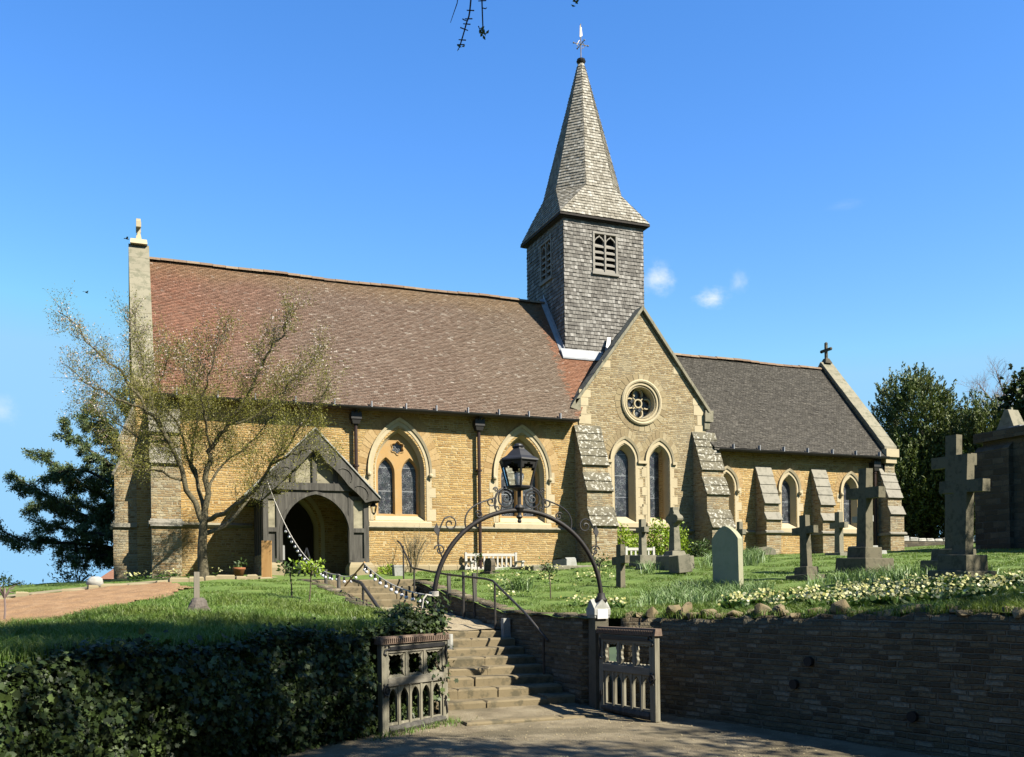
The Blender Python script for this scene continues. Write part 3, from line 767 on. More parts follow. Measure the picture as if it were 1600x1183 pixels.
# buttresses -----------------------------------------------------------
def buttress(s0, s1, prof, wmat, body='butt_stone', axis='S', z0=1.7, origin=0.0, string=None):
    """prof: [(projection, z)...] from foot to top; sloping runs get stepped slabs"""
    if axis == 'S': fn = lambda s, p, z: (s, origin-p, z)
    else: fn = lambda s, p, z: (origin-p, s, z)
    pts = [(-.05, z0), (prof[0][0], z0)] + prof[1:] + [(-.05, prof[-1][1])]
    mb = MB(); n = len(pts)
    A = [fn(s0, p, z) for p, z in pts]; B = [fn(s1, p, z) for p, z in pts]
    mb.poly(pts, [], lambda a, b: fn(s0, a, b)); mb.poly(pts, [], lambda a, b: fn(s1, a, b))
    mb.loft([A, B], True)
    o = mb.build('buttress', M[body], church)
    mb = MB()
    for (p0, za), (p1, zb) in zip(prof[:-1], prof[1:]):
        if p0-p1 > .04:
            L = math.hypot(p0-p1, zb-za); k = max(1, int(L/.24)); dx, dz = (p1-p0)/L, (zb-za)/L; nx, nz = dz, -dx
            for i in range(k):
                f0, f1 = i*L/k-(.05 if i == 0 else 0), (i+1)*L/k+.02
                w = trng.uniform(.0, .012)
                th0, th1 = .055+trng.uniform(-.006, .006), .03
                e = .025
                c = [(p0+dx*f0, za+dz*f0), (p0+dx*f1, za+dz*f1)]
                lo = [(c[0][0]-nx*.01, c[0][1]-nz*.01), (c[1][0]-nx*.01, c[1][1]-nz*.01)]
                hi = [(c[0][0]+nx*th0, c[0][1]+nz*th0), (c[1][0]+nx*th1, c[1][1]+nz*th1)]
                mb.hexa([fn(s0-e, *lo[0]), fn(s1+e, *lo[0]), fn(s1+e, *lo[1]), fn(s0-e, *lo[1]), fn(s0-e, *hi[0]), fn(s1+e, *hi[0]), fn(s1+e, *hi[1]), fn(s0-e, *hi[1])])
    if string:
        p = string[0]
        mb.hexa([fn(s0-.06, p, string[1]-.07), fn(s1+.06, p, string[1]-.07), fn(s1+.06, p+.07, string[1]-.04), fn(s0-.06, p+.07, string[1]-.04),
                 fn(s0-.06, p, string[1]+.04), fn(s1+.06, p, string[1]+.04), fn(s1+.06, p+.07, string[1]), fn(s0-.06, p+.07, string[1])])
        for sx in ((s0-.06, s0), (s1, s1+.06)):
            mb.hexa([fn(sx[0], 0, string[1]-.07), fn(sx[1], 0, string[1]-.07), fn(sx[1], p, string[1]-.07), fn(sx[0], p, string[1]-.07),
                     fn(sx[0], 0, string[1]+.02), fn(sx[1], 0, string[1]+.02), fn(sx[1], p, string[1]+.02), fn(sx[0], p, string[1]+.02)])
    mb.build('weathering', wmat, o)
    return o
TPROF = [(1.0, 1.7), (1.0, 3.44), (.76, 3.92), (.75, 4.42), (.52, 4.90), (.50, 5.16), (.03, 6.28)]
buttress(2.46, 3.24, TPROF, M['weather_white'])
buttress(6.32, 7.07, TPROF, M['weather_white'])
CPROF = [(.52, 1.7), (.52, 3.74), (.43, 3.92), (.43, 4.24), (.02, 5.34)]
buttress(8.57, 9.10, CPROF, M['weather'], string=(.52, 3.36))
buttress(10.67, 11.19, CPROF, M['weather'], string=(.52, 3.36))
buttress(13.28, 13.84, [(.6, 1.7), (.6, 3.98), (.5, 4.2), (.5, 4.52), (.0, 5.72)], M['weather'], string=(.6, 3.36))
buttress(.35, .95, [(.6, 1.7), (.6, 3.98), (.5, 4.2), (.5, 4.52), (.0, 5.72)], M['weather'], axis='E' if 0 else 'W', origin=13.85+.0) if 0 else None
WPROF = [(.72, 1.7), (.72, 3.3), (.66, 3.42), (.66, 4.75), (.45, 5.1), (.45, 5.5), (.0, 6.3)]
buttress(-8.70, -8.05, WPROF, M['weather'], string=(.70, 3.36))
buttress(.02, .62, [(.52, 1.7), (.52, 3.3), (.48, 3.42), (.48, 4.55), (.34, 4.85), (.34, 5.35), (.0, 6.2)], M['weather'], axis='W', origin=-9.0, string=(.50, 3.36))
buttress(4.78, 5.38, [(.52, 1.7), (.52, 4.55), (.34, 4.85), (.34, 5.35), (.0, 6.2)], M['weather'], axis='W', origin=-9.0)

# string course under the sills
mb = MB()
def strip(s0, s1, t, z=3.40):
    mb.hexa([(s0, t-.03, z-.10), (s1, t-.03, z-.10), (s1, t+.02, z-.10), (s0, t+.02, z-.10), (s0, t-.085, z-.035), (s1, t-.085, z-.035), (s1, t+.02, z+.04), (s0, t+.02, z+.04)])
for a, b in ((-8.04, -6.36), (-3.80, 2.44)): strip(a, b, 0)
strip(3.27, 6.30, T0)
for a, b in ((7.10, 8.50), (9.17, 10.60), (11.26, 13.21)): strip(a, b, 0)
mb.build('string_course', M['coping'], church)
# battered foot of the nave wall
mb = MB()
for a, b in ((-3.8, 2.44),):
    n = 16
    for i in range(n):
        x0, x1 = a+(b-a)*i/n, a+(b-a)*(i+1)/n-.01
        mb.hexa([(x0, -.07, 1.8), (x1, -.07, 1.8), (x1, .02, 1.8), (x0, .02, 1.8), (x0, -.055, 2.36), (x1, -.055, 2.36), (x1, .02, 2.42), (x0, .02, 2.42)])
mb.build('plinth', M['paving'], church)

# rainwater goods
def gutter(s0, s1, t, z):
    mb = MB(); a = [(-.5+k/8)*pi*1.0+pi for k in range(9)]
    mb.loft([[(s, t+.075*math.sin(q), z+.075*math.cos(q)) for q in a] for s in (s0, s1)], False)
    mb.loft([[(s, t+.065*math.sin(q), z+.065*math.cos(q)) for q in a] for s in (s0, s1)], False)
    o = mb.build('gutter', M['gutter'], church, fix=False)
    mb = MB(); s = s0+.5
    while s < s1:
        mb.box(s-.012, s+.012, t-.08, t+.02, z-.02, z+.13); s += trng.uniform(.8, 1.0)
    mb.build('gutter_bracket', M['lead'], o)
gutter(-8.6, 2.42, -.37, 6.40); gutter(7.0, 13.44, -.37, 5.82)
def downpipe(s, ztop, zbot, eave, t=-.12):
    mb = MB(); mb.tube([(s, t, ztop), (s, t, zbot)], .048, 8)
    for z in np.arange(zbot+.3, ztop, 1.2): mb.tube([(s, t, z), (s, t, z+.05)], .062, 8); mb.box(s-.09, s+.09, t+.03, t+.1, z+.005, z+.045)
    o = mb.build('downpipe', M['pipe'], church)
    mb = MB(); mb.taper((s, t), .17, .17, ztop, .24, .22, ztop+.12); mb.box(s-.135, s+.135, t-.125, t+.115, ztop+.12, ztop+.27)
    for k in (-.1, 0, .1): mb.box(s+k-.03, s+k+.03, t-.125, t-.10, ztop+.27, ztop+.31)
    mb.tube([(s, t, ztop+.2), (s, t-.1, ztop+.36), (s, -.37, eave)], .04, 8)
    mb.build('hopper', M['gutter'], o)
downpipe(-3.78, 5.98, 2.2, 6.34); downpipe(-.44, 5.98, 2.2, 6.34); downpipe(13.12, 5.38, 2.6, 5.76)

# ---- tower with shingled walls, louvres and broach spire
TX0, TX1, TY0, TY1, TZ0, TZ1 = 2.85, 5.54, 1.335, 4.06, 6.6, 12.78
mb = MB()
LV = (3.84, 4.60, 11.16, 12.36); LW = (2.16, 2.93, 11.16, 12.36)
mb.poly([(TX0, TZ0), (TX1, TZ0), (TX1, TZ1), (TX0, TZ1)], [[(LV[0], LV[2]), (LV[1], LV[2]), (LV[1], LV[3]), (LV[0], LV[3])]], lambda a, b: (a, TY0, b))
mb.poly([(TY0, TZ0), (TY1, TZ0), (TY1, TZ1), (TY0, TZ1)], [[(LW[0], LW[2]), (LW[1], LW[2]), (LW[1], LW[3]), (LW[0], LW[3])]], lambda a, b: (TX0, a, b))
mb.add([(TX1, TY0, TZ0), (TX1, TY1, TZ0), (TX1, TY1, TZ1), (TX1, TY0, TZ1), (TX0, TY1, TZ0), (TX0, TY1, TZ1)], [(0,1,2,3), (1,4,5,2)])
tile_face(mb, [(TX0, TY0, 8.4), (TX1, TY0, 8.4), (TX1, TY0, TZ1), (TX0, TY0, TZ1)], (0,0,1), .112, .10, .02, trng, .005, slack=1,
          skip=lambda p: LV[0]-.05 < p.x < LV[1]+.05 and LV[2]-.06 < p.z < LV[3]+.03)
tile_face(mb, [(TX0, TY1, 8.4), (TX0, TY0, 8.4), (TX0, TY0, TZ1), (TX0, TY1, TZ1)], (0,0,1), .112, .10, .02, trng, .005, slack=1,
          skip=lambda p: LW[0]-.05 < p.y < LW[1]+.05 and LW[2]-.06 < p.z < LW[3]+.03)
tile_face(mb, [(TX1, TY0, 8.4), (TX1, TY1, 8.4), (TX1, TY1, TZ1), (TX1, TY0, TZ1)], (0,0,1), .112, .10, .02, trng, .005, slack=1)
tower = mb.build('tower', M['shingle'], church, fix=False)
def louvre(u0, u1, z0, z1, fn, name='louvre_window'):
    mb = MB()
    def bx(a0, a1, d0, d1, b0, b1): mb.hexa([fn(a0,d0,b0), fn(a1,d0,b0), fn(a1,d1,b0), fn(a0,d1,b0), fn(a0,d0,b1), fn(a1,d0,b1), fn(a1,d1,b1), fn(a0,d1,b1)])
    um = (u0+u1)/2
    bx(u0-.04, u0+.025, -.04, .12, z0, z1); bx(u1-.025, u1+.04, -.04, .12, z0, z1)
    bx(um-.025, um+.025, -.035, .1, z0, z1); bx(u0-.04, u1+.04, -.045, .1, z1-.03, z1+.03); bx(u0-.07, u1+.07, -.07, .1, z0-.05, z0+.03)
    for a0, a1 in ((u0+.025, um-.025), (um+.025, u1-.025)):
        c = (a0+a1)/2; hw = (a1-a0)/2     # ogee head
        head = [(a0, z1-.03), (a0, z1-.28)] + [(a0+hw*f, z1-.28+.20*(f**.6 if f < .6 else .74+.26*((f-.6)/.4)**2)) for f in np.linspace(.1, 1, 9)] \
             + [(a1-hw*f, z1-.28+.20*(f**.6 if f < .6 else .74+.26*((f-.6)/.4)**2)) for f in np.linspace(.9, .1, 8)] + [(a1, z1-.28), (a1, z1-.03)]
        e = head[1:-1]
        for p, q in zip(e[:-1], e[1:]):
            mb.hexa([fn(p[0],-.02,p[1]-.02), fn(q[0],-.02,q[1]-.02), fn(q[0],.02,q[1]-.02), fn(p[0],.02,p[1]-.02), fn(p[0],-.02,p[1]+.02), fn(q[0],-.02,q[1]+.02), fn(q[0],.02,q[1]+.02), fn(p[0],.02,p[1]+.02)])
        k = 5
        for i in range(k):
            zz = z0+.05+i*(z1-z0-.30)/k
            mb.hexa([fn(a0,-.01,zz), fn(a1,-.01,zz), fn(a1,.13,zz+.10), fn(a0,.13,zz+.10), fn(a0,-.01,zz+.055), fn(a1,-.01,zz+.055), fn(a1,.13,zz+.155), fn(a0,.13,zz+.155)])
    o = mb.build(name, M['louvre'], tower)
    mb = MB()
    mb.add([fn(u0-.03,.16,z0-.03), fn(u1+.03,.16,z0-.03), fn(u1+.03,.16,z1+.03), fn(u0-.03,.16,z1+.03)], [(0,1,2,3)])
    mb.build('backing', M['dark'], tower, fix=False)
louvre(*LV, lambda a, d, b: (a, TY0+d, b)); louvre(*LW, lambda a, d, b: (TX0+d, a, b))
mb = MB()      # lead aprons where the tower meets the roofs
def rz(t): return 6.44+(10.54-6.44)*(t+.32)/3.02
a, b = (1.30, rz(1.30)), (2.75, rz(2.75))
mb.hexa([(TX0-.16, a[0], a[1]-.0), (TX0-.02, a[0], a[1]-.0), (TX0-.02, b[0], b[1]-.0), (TX0-.16, b[0], b[1]-.0), (TX0-.16, a[0], a[1]+.035), (TX0-.02, a[0], a[1]+.10), (TX0-.02, b[0], b[1]+.10), (TX0-.16, b[0], b[1]+.035)])
mb.hexa([(TX0-.06, a[0], a[1]), (TX0-.026, a[0], a[1]), (TX0-.026, b[0], b[1]), (TX0-.06, b[0], b[1]), (TX0-.045, a[0], a[1]+.2), (TX0-.026, a[0], a[1]+.2), (TX0-.026, b[0], b[1]+.2), (TX0-.045, b[0], b[1]+.2)])
z = rz(1.30)
mb.hexa([(TX0-.16, 1.13, z-.17), (4.12, 1.13, z-.17), (4.12, 1.31, z), (TX0-.16, 1.31, z), (TX0-.16, 1.13, z-.13), (4.12, 1.13, z-.13), (4.12, 1.30, z+.16), (TX0-.16, 1.30, z+.16)])
mb.hexa([(4.02, 1.10, z-.1), (4.16, 1.10, z-.1), (4.34, 1.30, z+.55), (4.22, 1.30, z+.55), (4.02, 1.06, z+.0), (4.16, 1.06, z+.0), (4.34, 1.24, z+.6), (4.22, 1.24, z+.6)])
mb.build('flashing', M['lead'], tower)
# spire
cx, cy = (TX0+TX1)/2, (TY0+TY1)/2; EZ, KZ, AZ = 12.80, 13.86, 18.12; ew = 1.50; k0, k1 = .475, 1.147
cor = [(cx-ew, cy-ew), (cx+ew, cy-ew), (cx+ew, cy+ew), (cx-ew, cy+ew)]
octv = [(cx-k0, cy-k1), (cx+k0, cy-k1), (cx+k1, cy-k0), (cx+k1, cy+k0), (cx+k0, cy+k1), (cx-k0, cy+k1), (cx-k1, cy+k0), (cx-k1, cy-k0)]
mb = MB(); srng = random.Random(9)
def spf(poly, g=.10, w=.10):
    mb.add([tuple(Vector(p)) for p in poly], [tuple(range(len(poly)))]); tile_face(mb, poly, (0,0,1), g, w, .02, srng, .005, slack=1)
for i in range(4):
    a, b = cor[i], cor[(i+1) % 4]; o0, o1 = octv[2*i], octv[2*i+1]
    spf([(*a, EZ), (*b, EZ), (*o1, KZ), (*o0, KZ)])
    pv = octv[(2*i-1) % 8]
    spf([(*a, EZ), (*o0, KZ), (*pv, KZ)])
ar = .10
ap = [(cx+(x-cx)*ar/1.15, cy+(y-cy)*ar/1.15) for x, y in octv]
for i in range(8):
    j = (i+1) % 8; spf([(*octv[i], KZ), (*octv[j], KZ), (*ap[j], AZ), (*ap[i], AZ)])
spire = mb.build('spire', M['spire_shingle'], church, fix=False)
mb = MB()      # eaves board and soffit
mb.loft([[(cx+sx*w, cy+sy*w, z) for sx, sy in ((-1,-1),(1,-1),(1,1),(-1,1))] for w, z in ((ew+.01, EZ-.02), (ew+.01, EZ-.075), (ew-.04, EZ-.075), (ew-.04, EZ-.10), (1.30, EZ-.16))], True)
mb.build('eaves_board', M['door'], spire)
mb = MB(); mb.lathe((cx, cy, 0), [(.17, 17.62), (.145, 17.8), (.10, 18.16)], 8); mb.build('spire_cap', M['spire_shingle'], spire)
mb = MB(); mb.lathe((cx, cy, 0), [(.05, 18.1), (.12, 18.18), (.15, 18.24), (.12, 18.27), (.13, 18.30), (.05, 18.33)], 12); mb.build('finial_knob', M['rust_iron'], spire)
mb = MB(); mb.tube([(cx, cy, 18.3), (cx, cy, 19.42)], .017, 6); mb.tube([(cx-.22, cy, 18.78), (cx+.22, cy, 18.78)], .014, 6); mb.tube([(cx, cy-.22, 18.78), (cx, cy+.22, 18.78)], .014, 6)
for d in ((-.25, 0), (.25, 0), (0, -.25), (0, .25)): mb.sphere((cx+d[0], cy+d[1], 18.78), .028, 8, 6)
for d in (-1, 1): mb.tube([(cx+d*.05, cy, 18.66), (cx+d*.14, cy, 18.74), (cx+d*.05, cy, 18.9)], .012, 5)
mb.hexa([(cx-.035, cy-.012, 19.0), (cx+.05, cy-.012, 19.05), (cx+.05, cy+.012, 19.05), (cx-.035, cy+.012, 19.0), (cx-.02, cy-.01, 19.38), (cx+.03, cy-.01, 19.3), (cx+.03, cy+.01, 19.3), (cx-.02, cy+.01, 19.38)])
mb.build('weathervane', M['gold'], spire)

# ---- porch -----------------------------------------------------------
PF, PX0, PX1, PC = -1.6, -6.32, -3.84, -5.12
ZF = 2.04
porch_roof_pts = [(-6.75, 3.92), (PC, 5.52), (-3.58, 3.92)]
mb = MB()
for (a, b) in ((porch_roof_pts[0], porch_roof_pts[1]), (porch_roof_pts[2], porch_roof_pts[1])):
    left = a[0] < b[0]
    q = [(a[0], PF-.12, a[1]), (b[0], PF-.12, b[1]), (b[0], .02, b[1]), (a[0], .02, a[1])]
    lo = [(p[0], p[1], p[2]-.07) for p in q]
    mb.hexa(lo+[(p[0], p[1], p[2]-.01) for p in q])
    f = [(a[0], .02, a[1]), (a[0], PF-.12, a[1]), (b[0], PF-.12, b[1]), (b[0], .02, b[1])] if left else [(a[0], PF-.12, a[1]), (a[0], .02, a[1]), (b[0], .02, b[1]), (b[0], PF-.12, b[1])]
    tile_face(mb, f, (0,0,1), .11, .165, .02, trng)
porch = mb.build('porch', M['chancel_tile'], church, fix=False)
mb = MB()      # barge boards with carved scallops, white capping strip on top
for sx, ex in ((porch_roof_pts[0], 0), (porch_roof_pts[2], 1)):
    a, b = Vector((sx[0], sx[1])), Vector((PC, 5.52)); d = (b-a).normalized(); nrm = Vector((-d.y, d.x)); nrm = nrm if nrm.y < 0 else -nrm
    L = (b-a).length
    top = [a+d*(L*i/24)-nrm*.0 for i in range(25)]
    bot = [a+d*(L*i/24)+nrm*(.35-.03*abs(math.sin(i/24*pi*3))) for i in range(25)]
    bot[0] = a+nrm*.06; bot[1] = a+d*(L/24)+nrm*.16
    bot = [p for p in bot if (PC-p.x > .03 if sx[0] < PC else p.x-PC > .03)]; bot.append(Vector((PC, 5.52-.46)))
    poly = [tuple(p) for p in top+bot[::-1]]
    mb.plate(poly, [], lambda u, v: (u, PF-.16, v), lambda u, v: (u, PF-.11, v))
    for i in range(3):        # blind tracery arcs
        c = a+d*(L*(i+.75)/4)+nrm*.25
        pts = [c+d*(.2*math.cos(t))-nrm*(.15*math.sin(t)) for t in np.linspace(0, pi, 9)]
        mb.tube([(p.x, PF-.165, p.y) for p in pts], .014, 5)
mb.build('bargeboard', M['old_oak'], porch)
mb = MB()
for sx in (porch_roof_pts[0], porch_roof_pts[2]):
    a, b = sx, (PC, 5.52)
    mb.hexa([(a[0], PF-.19, a[1]+.005), (b[0], PF-.19, b[1]+.005), (b[0], PF-.08, b[1]+.005), (a[0], PF-.08, a[1]+.005), (a[0], PF-.19, a[1]+.045), (b[0], PF-.19, b[1]+.045), (b[0], PF-.08, b[1]+.045), (a[0], PF-.08, a[1]+.045)])
mb.build('verge_strip', M['grave_pale'], porch)
# front frame: posts, arch board, tie beam, studs with plaster between
mb = MB()
for x0, x1 in ((PX0, PX0+.12), (-6.02, -5.88), (-4.33, -4.21), (PX1-.12, PX1)):
    mb.box(x0, x1, PF-.02, PF+.12, 2.40, 3.98)
for x0, x1 in ((PX0+.12, -6.02), (-4.21, PX1-.12)):
    for z0, z1 in ((2.40, 2.5), (3.12, 3.22), (3.88, 3.98)): mb.box(x0, x1, PF-.018, PF+.1, z0, z1)
    mb.box(x0, x1, PF+.03, PF+.06, 2.5, 3.12)
mb.build('post', M['old_oak'], porch)
mb = MB()
for x0, x1 in ((PX0+.12, -6.02), (-4.21, PX1-.12)): mb.box(x0, x1, PF+.02, PF+.07, 3.22, 3.88)
tri = [(-6.45, 4.27), (-3.80, 4.27), (PC, 5.40)]
mb.plate([(-6.2, 4.24), (-4.02, 4.24), (PC, 5.36)], [], lambda a, b: (a, PF+.05, b), lambda a, b: (a, PF+.09, b))
mb.build('plaster_panel', M['plaster'], porch)
mb = MB()
op = arch(-5.10, .79, 2.05, 3.08, .93, 12)
mb.plate([(-5.9, 2.45), (-5.9, 4.12), (-4.31, 4.12), (-4.31, 2.45), (-4.32, 2.45)]+op[1:-1]+[(-5.89, 2.45)], [], lambda a, b: (a, PF+.0, b), lambda a, b: (a, PF+.08, b))
o2 = arch(-5.10, .79, 2.45, 3.08, .93, 12); o3 = arch(-5.10, .86, 2.45, 3.08, 1.0, 12)
mb.loft([at_t(o2, PF+.01), at_t(o2, PF-.03), at_t(o3, PF-.03), at_t(o3, PF+.01)], False)
mb.build('arch_board', M['old_oak'], porch)
mb = MB(); mb.box(-6.42, -3.80, PF-.05, PF+.13, 4.10, 4.27)
for x in (-5.62, -5.12, -4.62):
    z1 = 5.36-abs(x-PC)*1.02-.05; mb.box(x-.055, x+.055, PF-.01, PF+.1, 4.27, z1)
mb.box(-6.5, -6.2, PF, 0, 3.82, 3.95); mb.box(-4.0, -3.74, PF, 0, 3.82, 3.95)
mb.build('tie_beam', M['old_oak'], porch)
mb = MB()      # side walls: dwarf stone plinths with boarded sides
for x0, x1 in ((PX0, PX0+.1), (PX1-.1, PX1)):
    mb.box(x0, x1, PF+.12, 0.0, 2.6, 3.82)
for y in (-1.2, -.8, -.4): mb.box(PX0-.02, PX0+.11, y-.04, y+.04, 2.6, 3.85); mb.box(PX1-.11, PX1+.02, y-.04, y+.04, 2.6, 3.85)
mb.build('side_screen', M['old_oak'], porch)
mb = MB()
for x0, x1 in ((PX0-.06, -5.86), (-4.36, PX1+.09)):
    x0 -= .0; c = (x0+x1)/2
    mb.loft([[(c+sx*w, PF+.04+sy*d, z) for sx, sy in ((-1,-1),(1,-1),(1,1),(-1,1))] for w, d, z in (((x1-x0)/2, .22, 1.8), ((x1-x0)/2, .22, 2.28), ((x1-x0)/2-.02, .2, 2.34), ((x1-x0)/2-.06, .12, 2.405))], True, False, True)
mb.build('base_stone', M['paving'], porch)
mb = MB()
for x0, x1 in ((PX0-.02, PX0+.16), (PX1-.16, PX1+.02)): mb.box(x0, x1, PF+.2, 0, 1.8, 2.6)
mb.build('dwarf_wall', M['butt_stone'], porch)
mb = MB()      # doorway: moulded stone arch with a dark plank door ajar
surround(mb, -5.4, .82, .60, 2.0, 3.25, 1.16, .86, 0, .42, .2)
dw = mb.build('doorway', M['dressed'], church)
mb = MB(); mb.plate(arch(-5.4, .63, 1.95, 3.25, .92), [], lambda a, b: (a, .36, b), lambda a, b: (a, .42, b))
for z in (2.5, 3.3): mb.box(-5.98, -5.1, .345, .365, z, z+.05)
mb.tube([(-4.95, .34, 2.95), (-4.95, .34, 3.05)], .04, 8)
mb.build('door', M['door'], dw)
mb = MB(); mb.box(PX0+.1, PX1-.1, PF+.1, -.0, 1.7, ZF); mb.build('porch_floor', M['paving'], porch)
# ------------------------------------------------------------------ setting: ground, road, path
def grid_sheet(name, S, T, zf, mat, keep=None, dz=0.0):
    ss, tt = np.meshgrid(S, T); z = zf(ss, tt)+dz
    V = np.stack([ss, tt, z], -1).reshape(-1, 3); n, m = ss.shape
    i = np.arange((n-1)*m).reshape(n-1, m)[:, :-1].ravel()
    F = np.stack([i, i+1, i+m+1, i+m], 1)
    if keep is not None:
        c = V[F].mean(1); k = keep(c[:, 0], c[:, 1]); F = F[k]
    used = np.unique(F); mp = -np.ones(len(V), int); mp[used] = np.arange(len(used))
    return np_mesh(name, V[used], mp[F], mat, None, True)
S = np.concatenate([np.arange(-90, -19, 5), np.arange(-19, -13, 1.), np.arange(-13, 18, .125), np.arange(18, 30, 1.), np.arange(30, 91, 5)])
Tt = np.concatenate([np.arange(-60, -22, 4), np.arange(-22, -17.6, .25), np.arange(-17.6, 0.6, .125), np.arange(.6, 14, 1.2), np.arange(14, 91, 5)])
rg = lambda s, t: H(s, t)+.012*np.sin(s*5.1+t*2.3)+.012*np.sin(s*2.7-t*6.1)
def corridor_hole(s, t): return (s > PATH_S[0]-.02) & (s < PATH_S[1]+.02) & (t < -3.85)
lawn = kind(grid_sheet('lawn', S, Tt, rg, M['lawn'], lambda s, t: inside_yard(s, t-.25) & ~corridor_hole(s, t) & ~((s > -9) & (s < 13.7) & (t > .3) & (t < 5.2))), 'structure')
road = kind(grid_sheet('road', np.arange(-40, 45, .5), np.arange(-60, -11.9, .5), lambda s, t: .006*np.sin(s*1.7)*np.cos(t*1.3)+np.clip((t+13.2)*.08, 0, .1)-np.clip((-t-14.5)*.02, 0, .25), M['road']), 'structure')
mb = MB(); mb.add([(-4000, -4000, -9), (4000, -4000, -9), (4000, 4000, -9), (-4000, 4000, -9)], [(0, 1, 2, 3)])
kind(mb.build('meadow', M['meadow'], None, fix=False), 'structure')
mb = MB(); N = 60
for i in range(N):
    x0, x1 = -1600+i*50, -1600+(i+1)*50
    f = lambda x: 19+7*math.sin(x*.0041)+5*math.sin(x*.013+1)+2*math.sin(x*.05)
    mb.add([(x0, 1500, -9), (x1, 1500, -9), (x1, 1560, f(x1)), (x0, 1560, f(x0)), (x1, 2100, -9), (x0, 2100, -9)], [(0, 1, 2, 3), (3, 2, 4, 5)])
kind(mb.build('hills', M['hill'], None, fix=False), 'structure')
# gravel landing between the flights, and the path to the porch
kind(grid_sheet('path', np.arange(-5.7, -3.44, .115), np.arange(-9.55, -5.1, .15), lambda s, t: 1.04+(t+9.5)/4.3*.345+.012*np.sin(s*7+t*3)+.01*np.sin(t*9), M['gravel']), 'structure')
mb = MB()
prng = random.Random(3)
zp = lambda s, t: max(h(s, t), 1.9 if False else -9)+.012
# paved walk in front of the porch: flags
kind(grid_sheet('forecourt', np.arange(-6.9, -3.0, .15), np.arange(-4.0, -1.2, .15), lambda s, t: 1.955+.03*np.clip((t+3.9)/2.2, 0, 1)+.006*np.sin(s*9+t*5), M['gravel']), 'structure')
WALK = [(-6.4, -3.3), (-7.4, -3.75), (-8.6, -4.25), (-10.0, -4.75), (-11.4, -5.1), (-14, -5.7)]
wx = np.array(sorted(WALK))
def walk_t(s): return np.interp(s, wx[:, 0], wx[:, 1])
kind(grid_sheet('walk', np.arange(-14, -6.3, .12), np.linspace(-.42, .42, 8), lambda s, t: H(s, walk_t(s)+t)+.03, M['paving']), 'structure')
ob = bpy.data.objects['walk']; me = ob.data
vv = np.empty(len(me.vertices)*3, np.float32); me.vertices.foreach_get('co', vv); vv = vv.reshape(-1, 3); vv[:, 1] += walk_t(vv[:, 0]); me.vertices.foreach_set('co', vv.ravel()); me.update()
# bare soil bed
SOIL = np.array([(-13.5,-7.2),(-11.2,-5.75),(-9.9,-5.35),(-8.7,-5.0),(-8.25,-5.6),(-8.4,-7.3),(-9.1,-9.0),(-10.0,-11.0),(-11.1,-12.4),(-14.2,-13.6)])
def in_poly(x, y, P):
    c = np.zeros(np.shape(x), bool); n = len(P)
    for i in range(n):
        x0, y0 = P[i]; x1, y1 = P[(i+1) % n]
        k = ((y0 > y) != (y1 > y)) & (x < (x1-x0)*(y-y0)/(y1-y0+1e-12)+x0); c ^= k
    return c
kind(grid_sheet('soil_bed', np.arange(-14.5, -8, .1), np.arange(-13.8, -4.8, .1), lambda s, t: rg(s, t)+.025+.012*np.sin(s*13)*np.sin(t*11), M['soil'], lambda s, t: in_poly(s+.12*np.sin(t*4), t+.12*np.sin(s*5), SOIL)), 'structure')
# ------------------------------------------------------------------ steps
yr = random.Random(21)
def rough_box(mb, x0, x1, y0, y1, z0, z1, j=.012, rnd=None):
    r = rnd or yr; q = lambda: r.uniform(-j, j); b = .025
    lo = [(x0, y0, z0), (x1, y0, z0), (x1, y1, z0), (x0, y1, z0)]
    mid = [(x0+q(), y0+q(), z1-b), (x1+q(), y0+q(), z1-b), (x1+q(), y1+q(), z1-b), (x0+q(), y1+q(), z1-b)]
    hi = [(x0+b+q(), y0+b+q()*.5, z1+q()*.5), (x1-b+q(), y0+b+q()*.5, z1+q()*.5), (x1-b, y1-b, z1+q()*.5), (x0+b, y1-b, z1+q()*.5)]
    mb.loft([lo, mid, hi], True, True, True)
def flight(label, n, t0, dt, z0, dz, s0, s1):
    f = thing('stone_steps', label, 'steps', ((s0+s1)/2, t0, z0), 'flights of stone steps')
    for i in range(n):
        mb = MB(); z = z0+dz*(i+1); x = s0+yr.uniform(-.06, .04); end = s1+yr.uniform(-.03, .03)
        while x < end-.05:
            w = yr.uniform(.55, 1.1); x1 = min(x+w, end)
            if end-x1 < .3: x1 = end
            d = yr.uniform(-.012, .012)
            rough_box(mb, x+.004, x1-.004, t0+dt*i+d, t0+dt*(i+1)+.12, z0-.4, z+yr.uniform(-.012, .008))
            x = x1
        mb.build('step', M['step'], f, split=False)
    return f
flight('lower flight of worn sandstone steps rising from the gates', 8, -12.12, .365, .07, .121, -5.7, -3.5)
flight('upper flight of worn stone steps just below the porch', 4, -5.25, .36, 1.39, .14, -5.68, -3.5)
kr = MB(); rough_box(kr, -5.5, -4.2, -13.15, -12.9, -.1, .055); rough_box(kr, -4.18, -3.55, -13.12, -12.92, -.1, .04)
tag(kr.build('stone_kerb', M['step'], split=False), 'low stone kerb slab crossing the path below the steps', 'kerb')
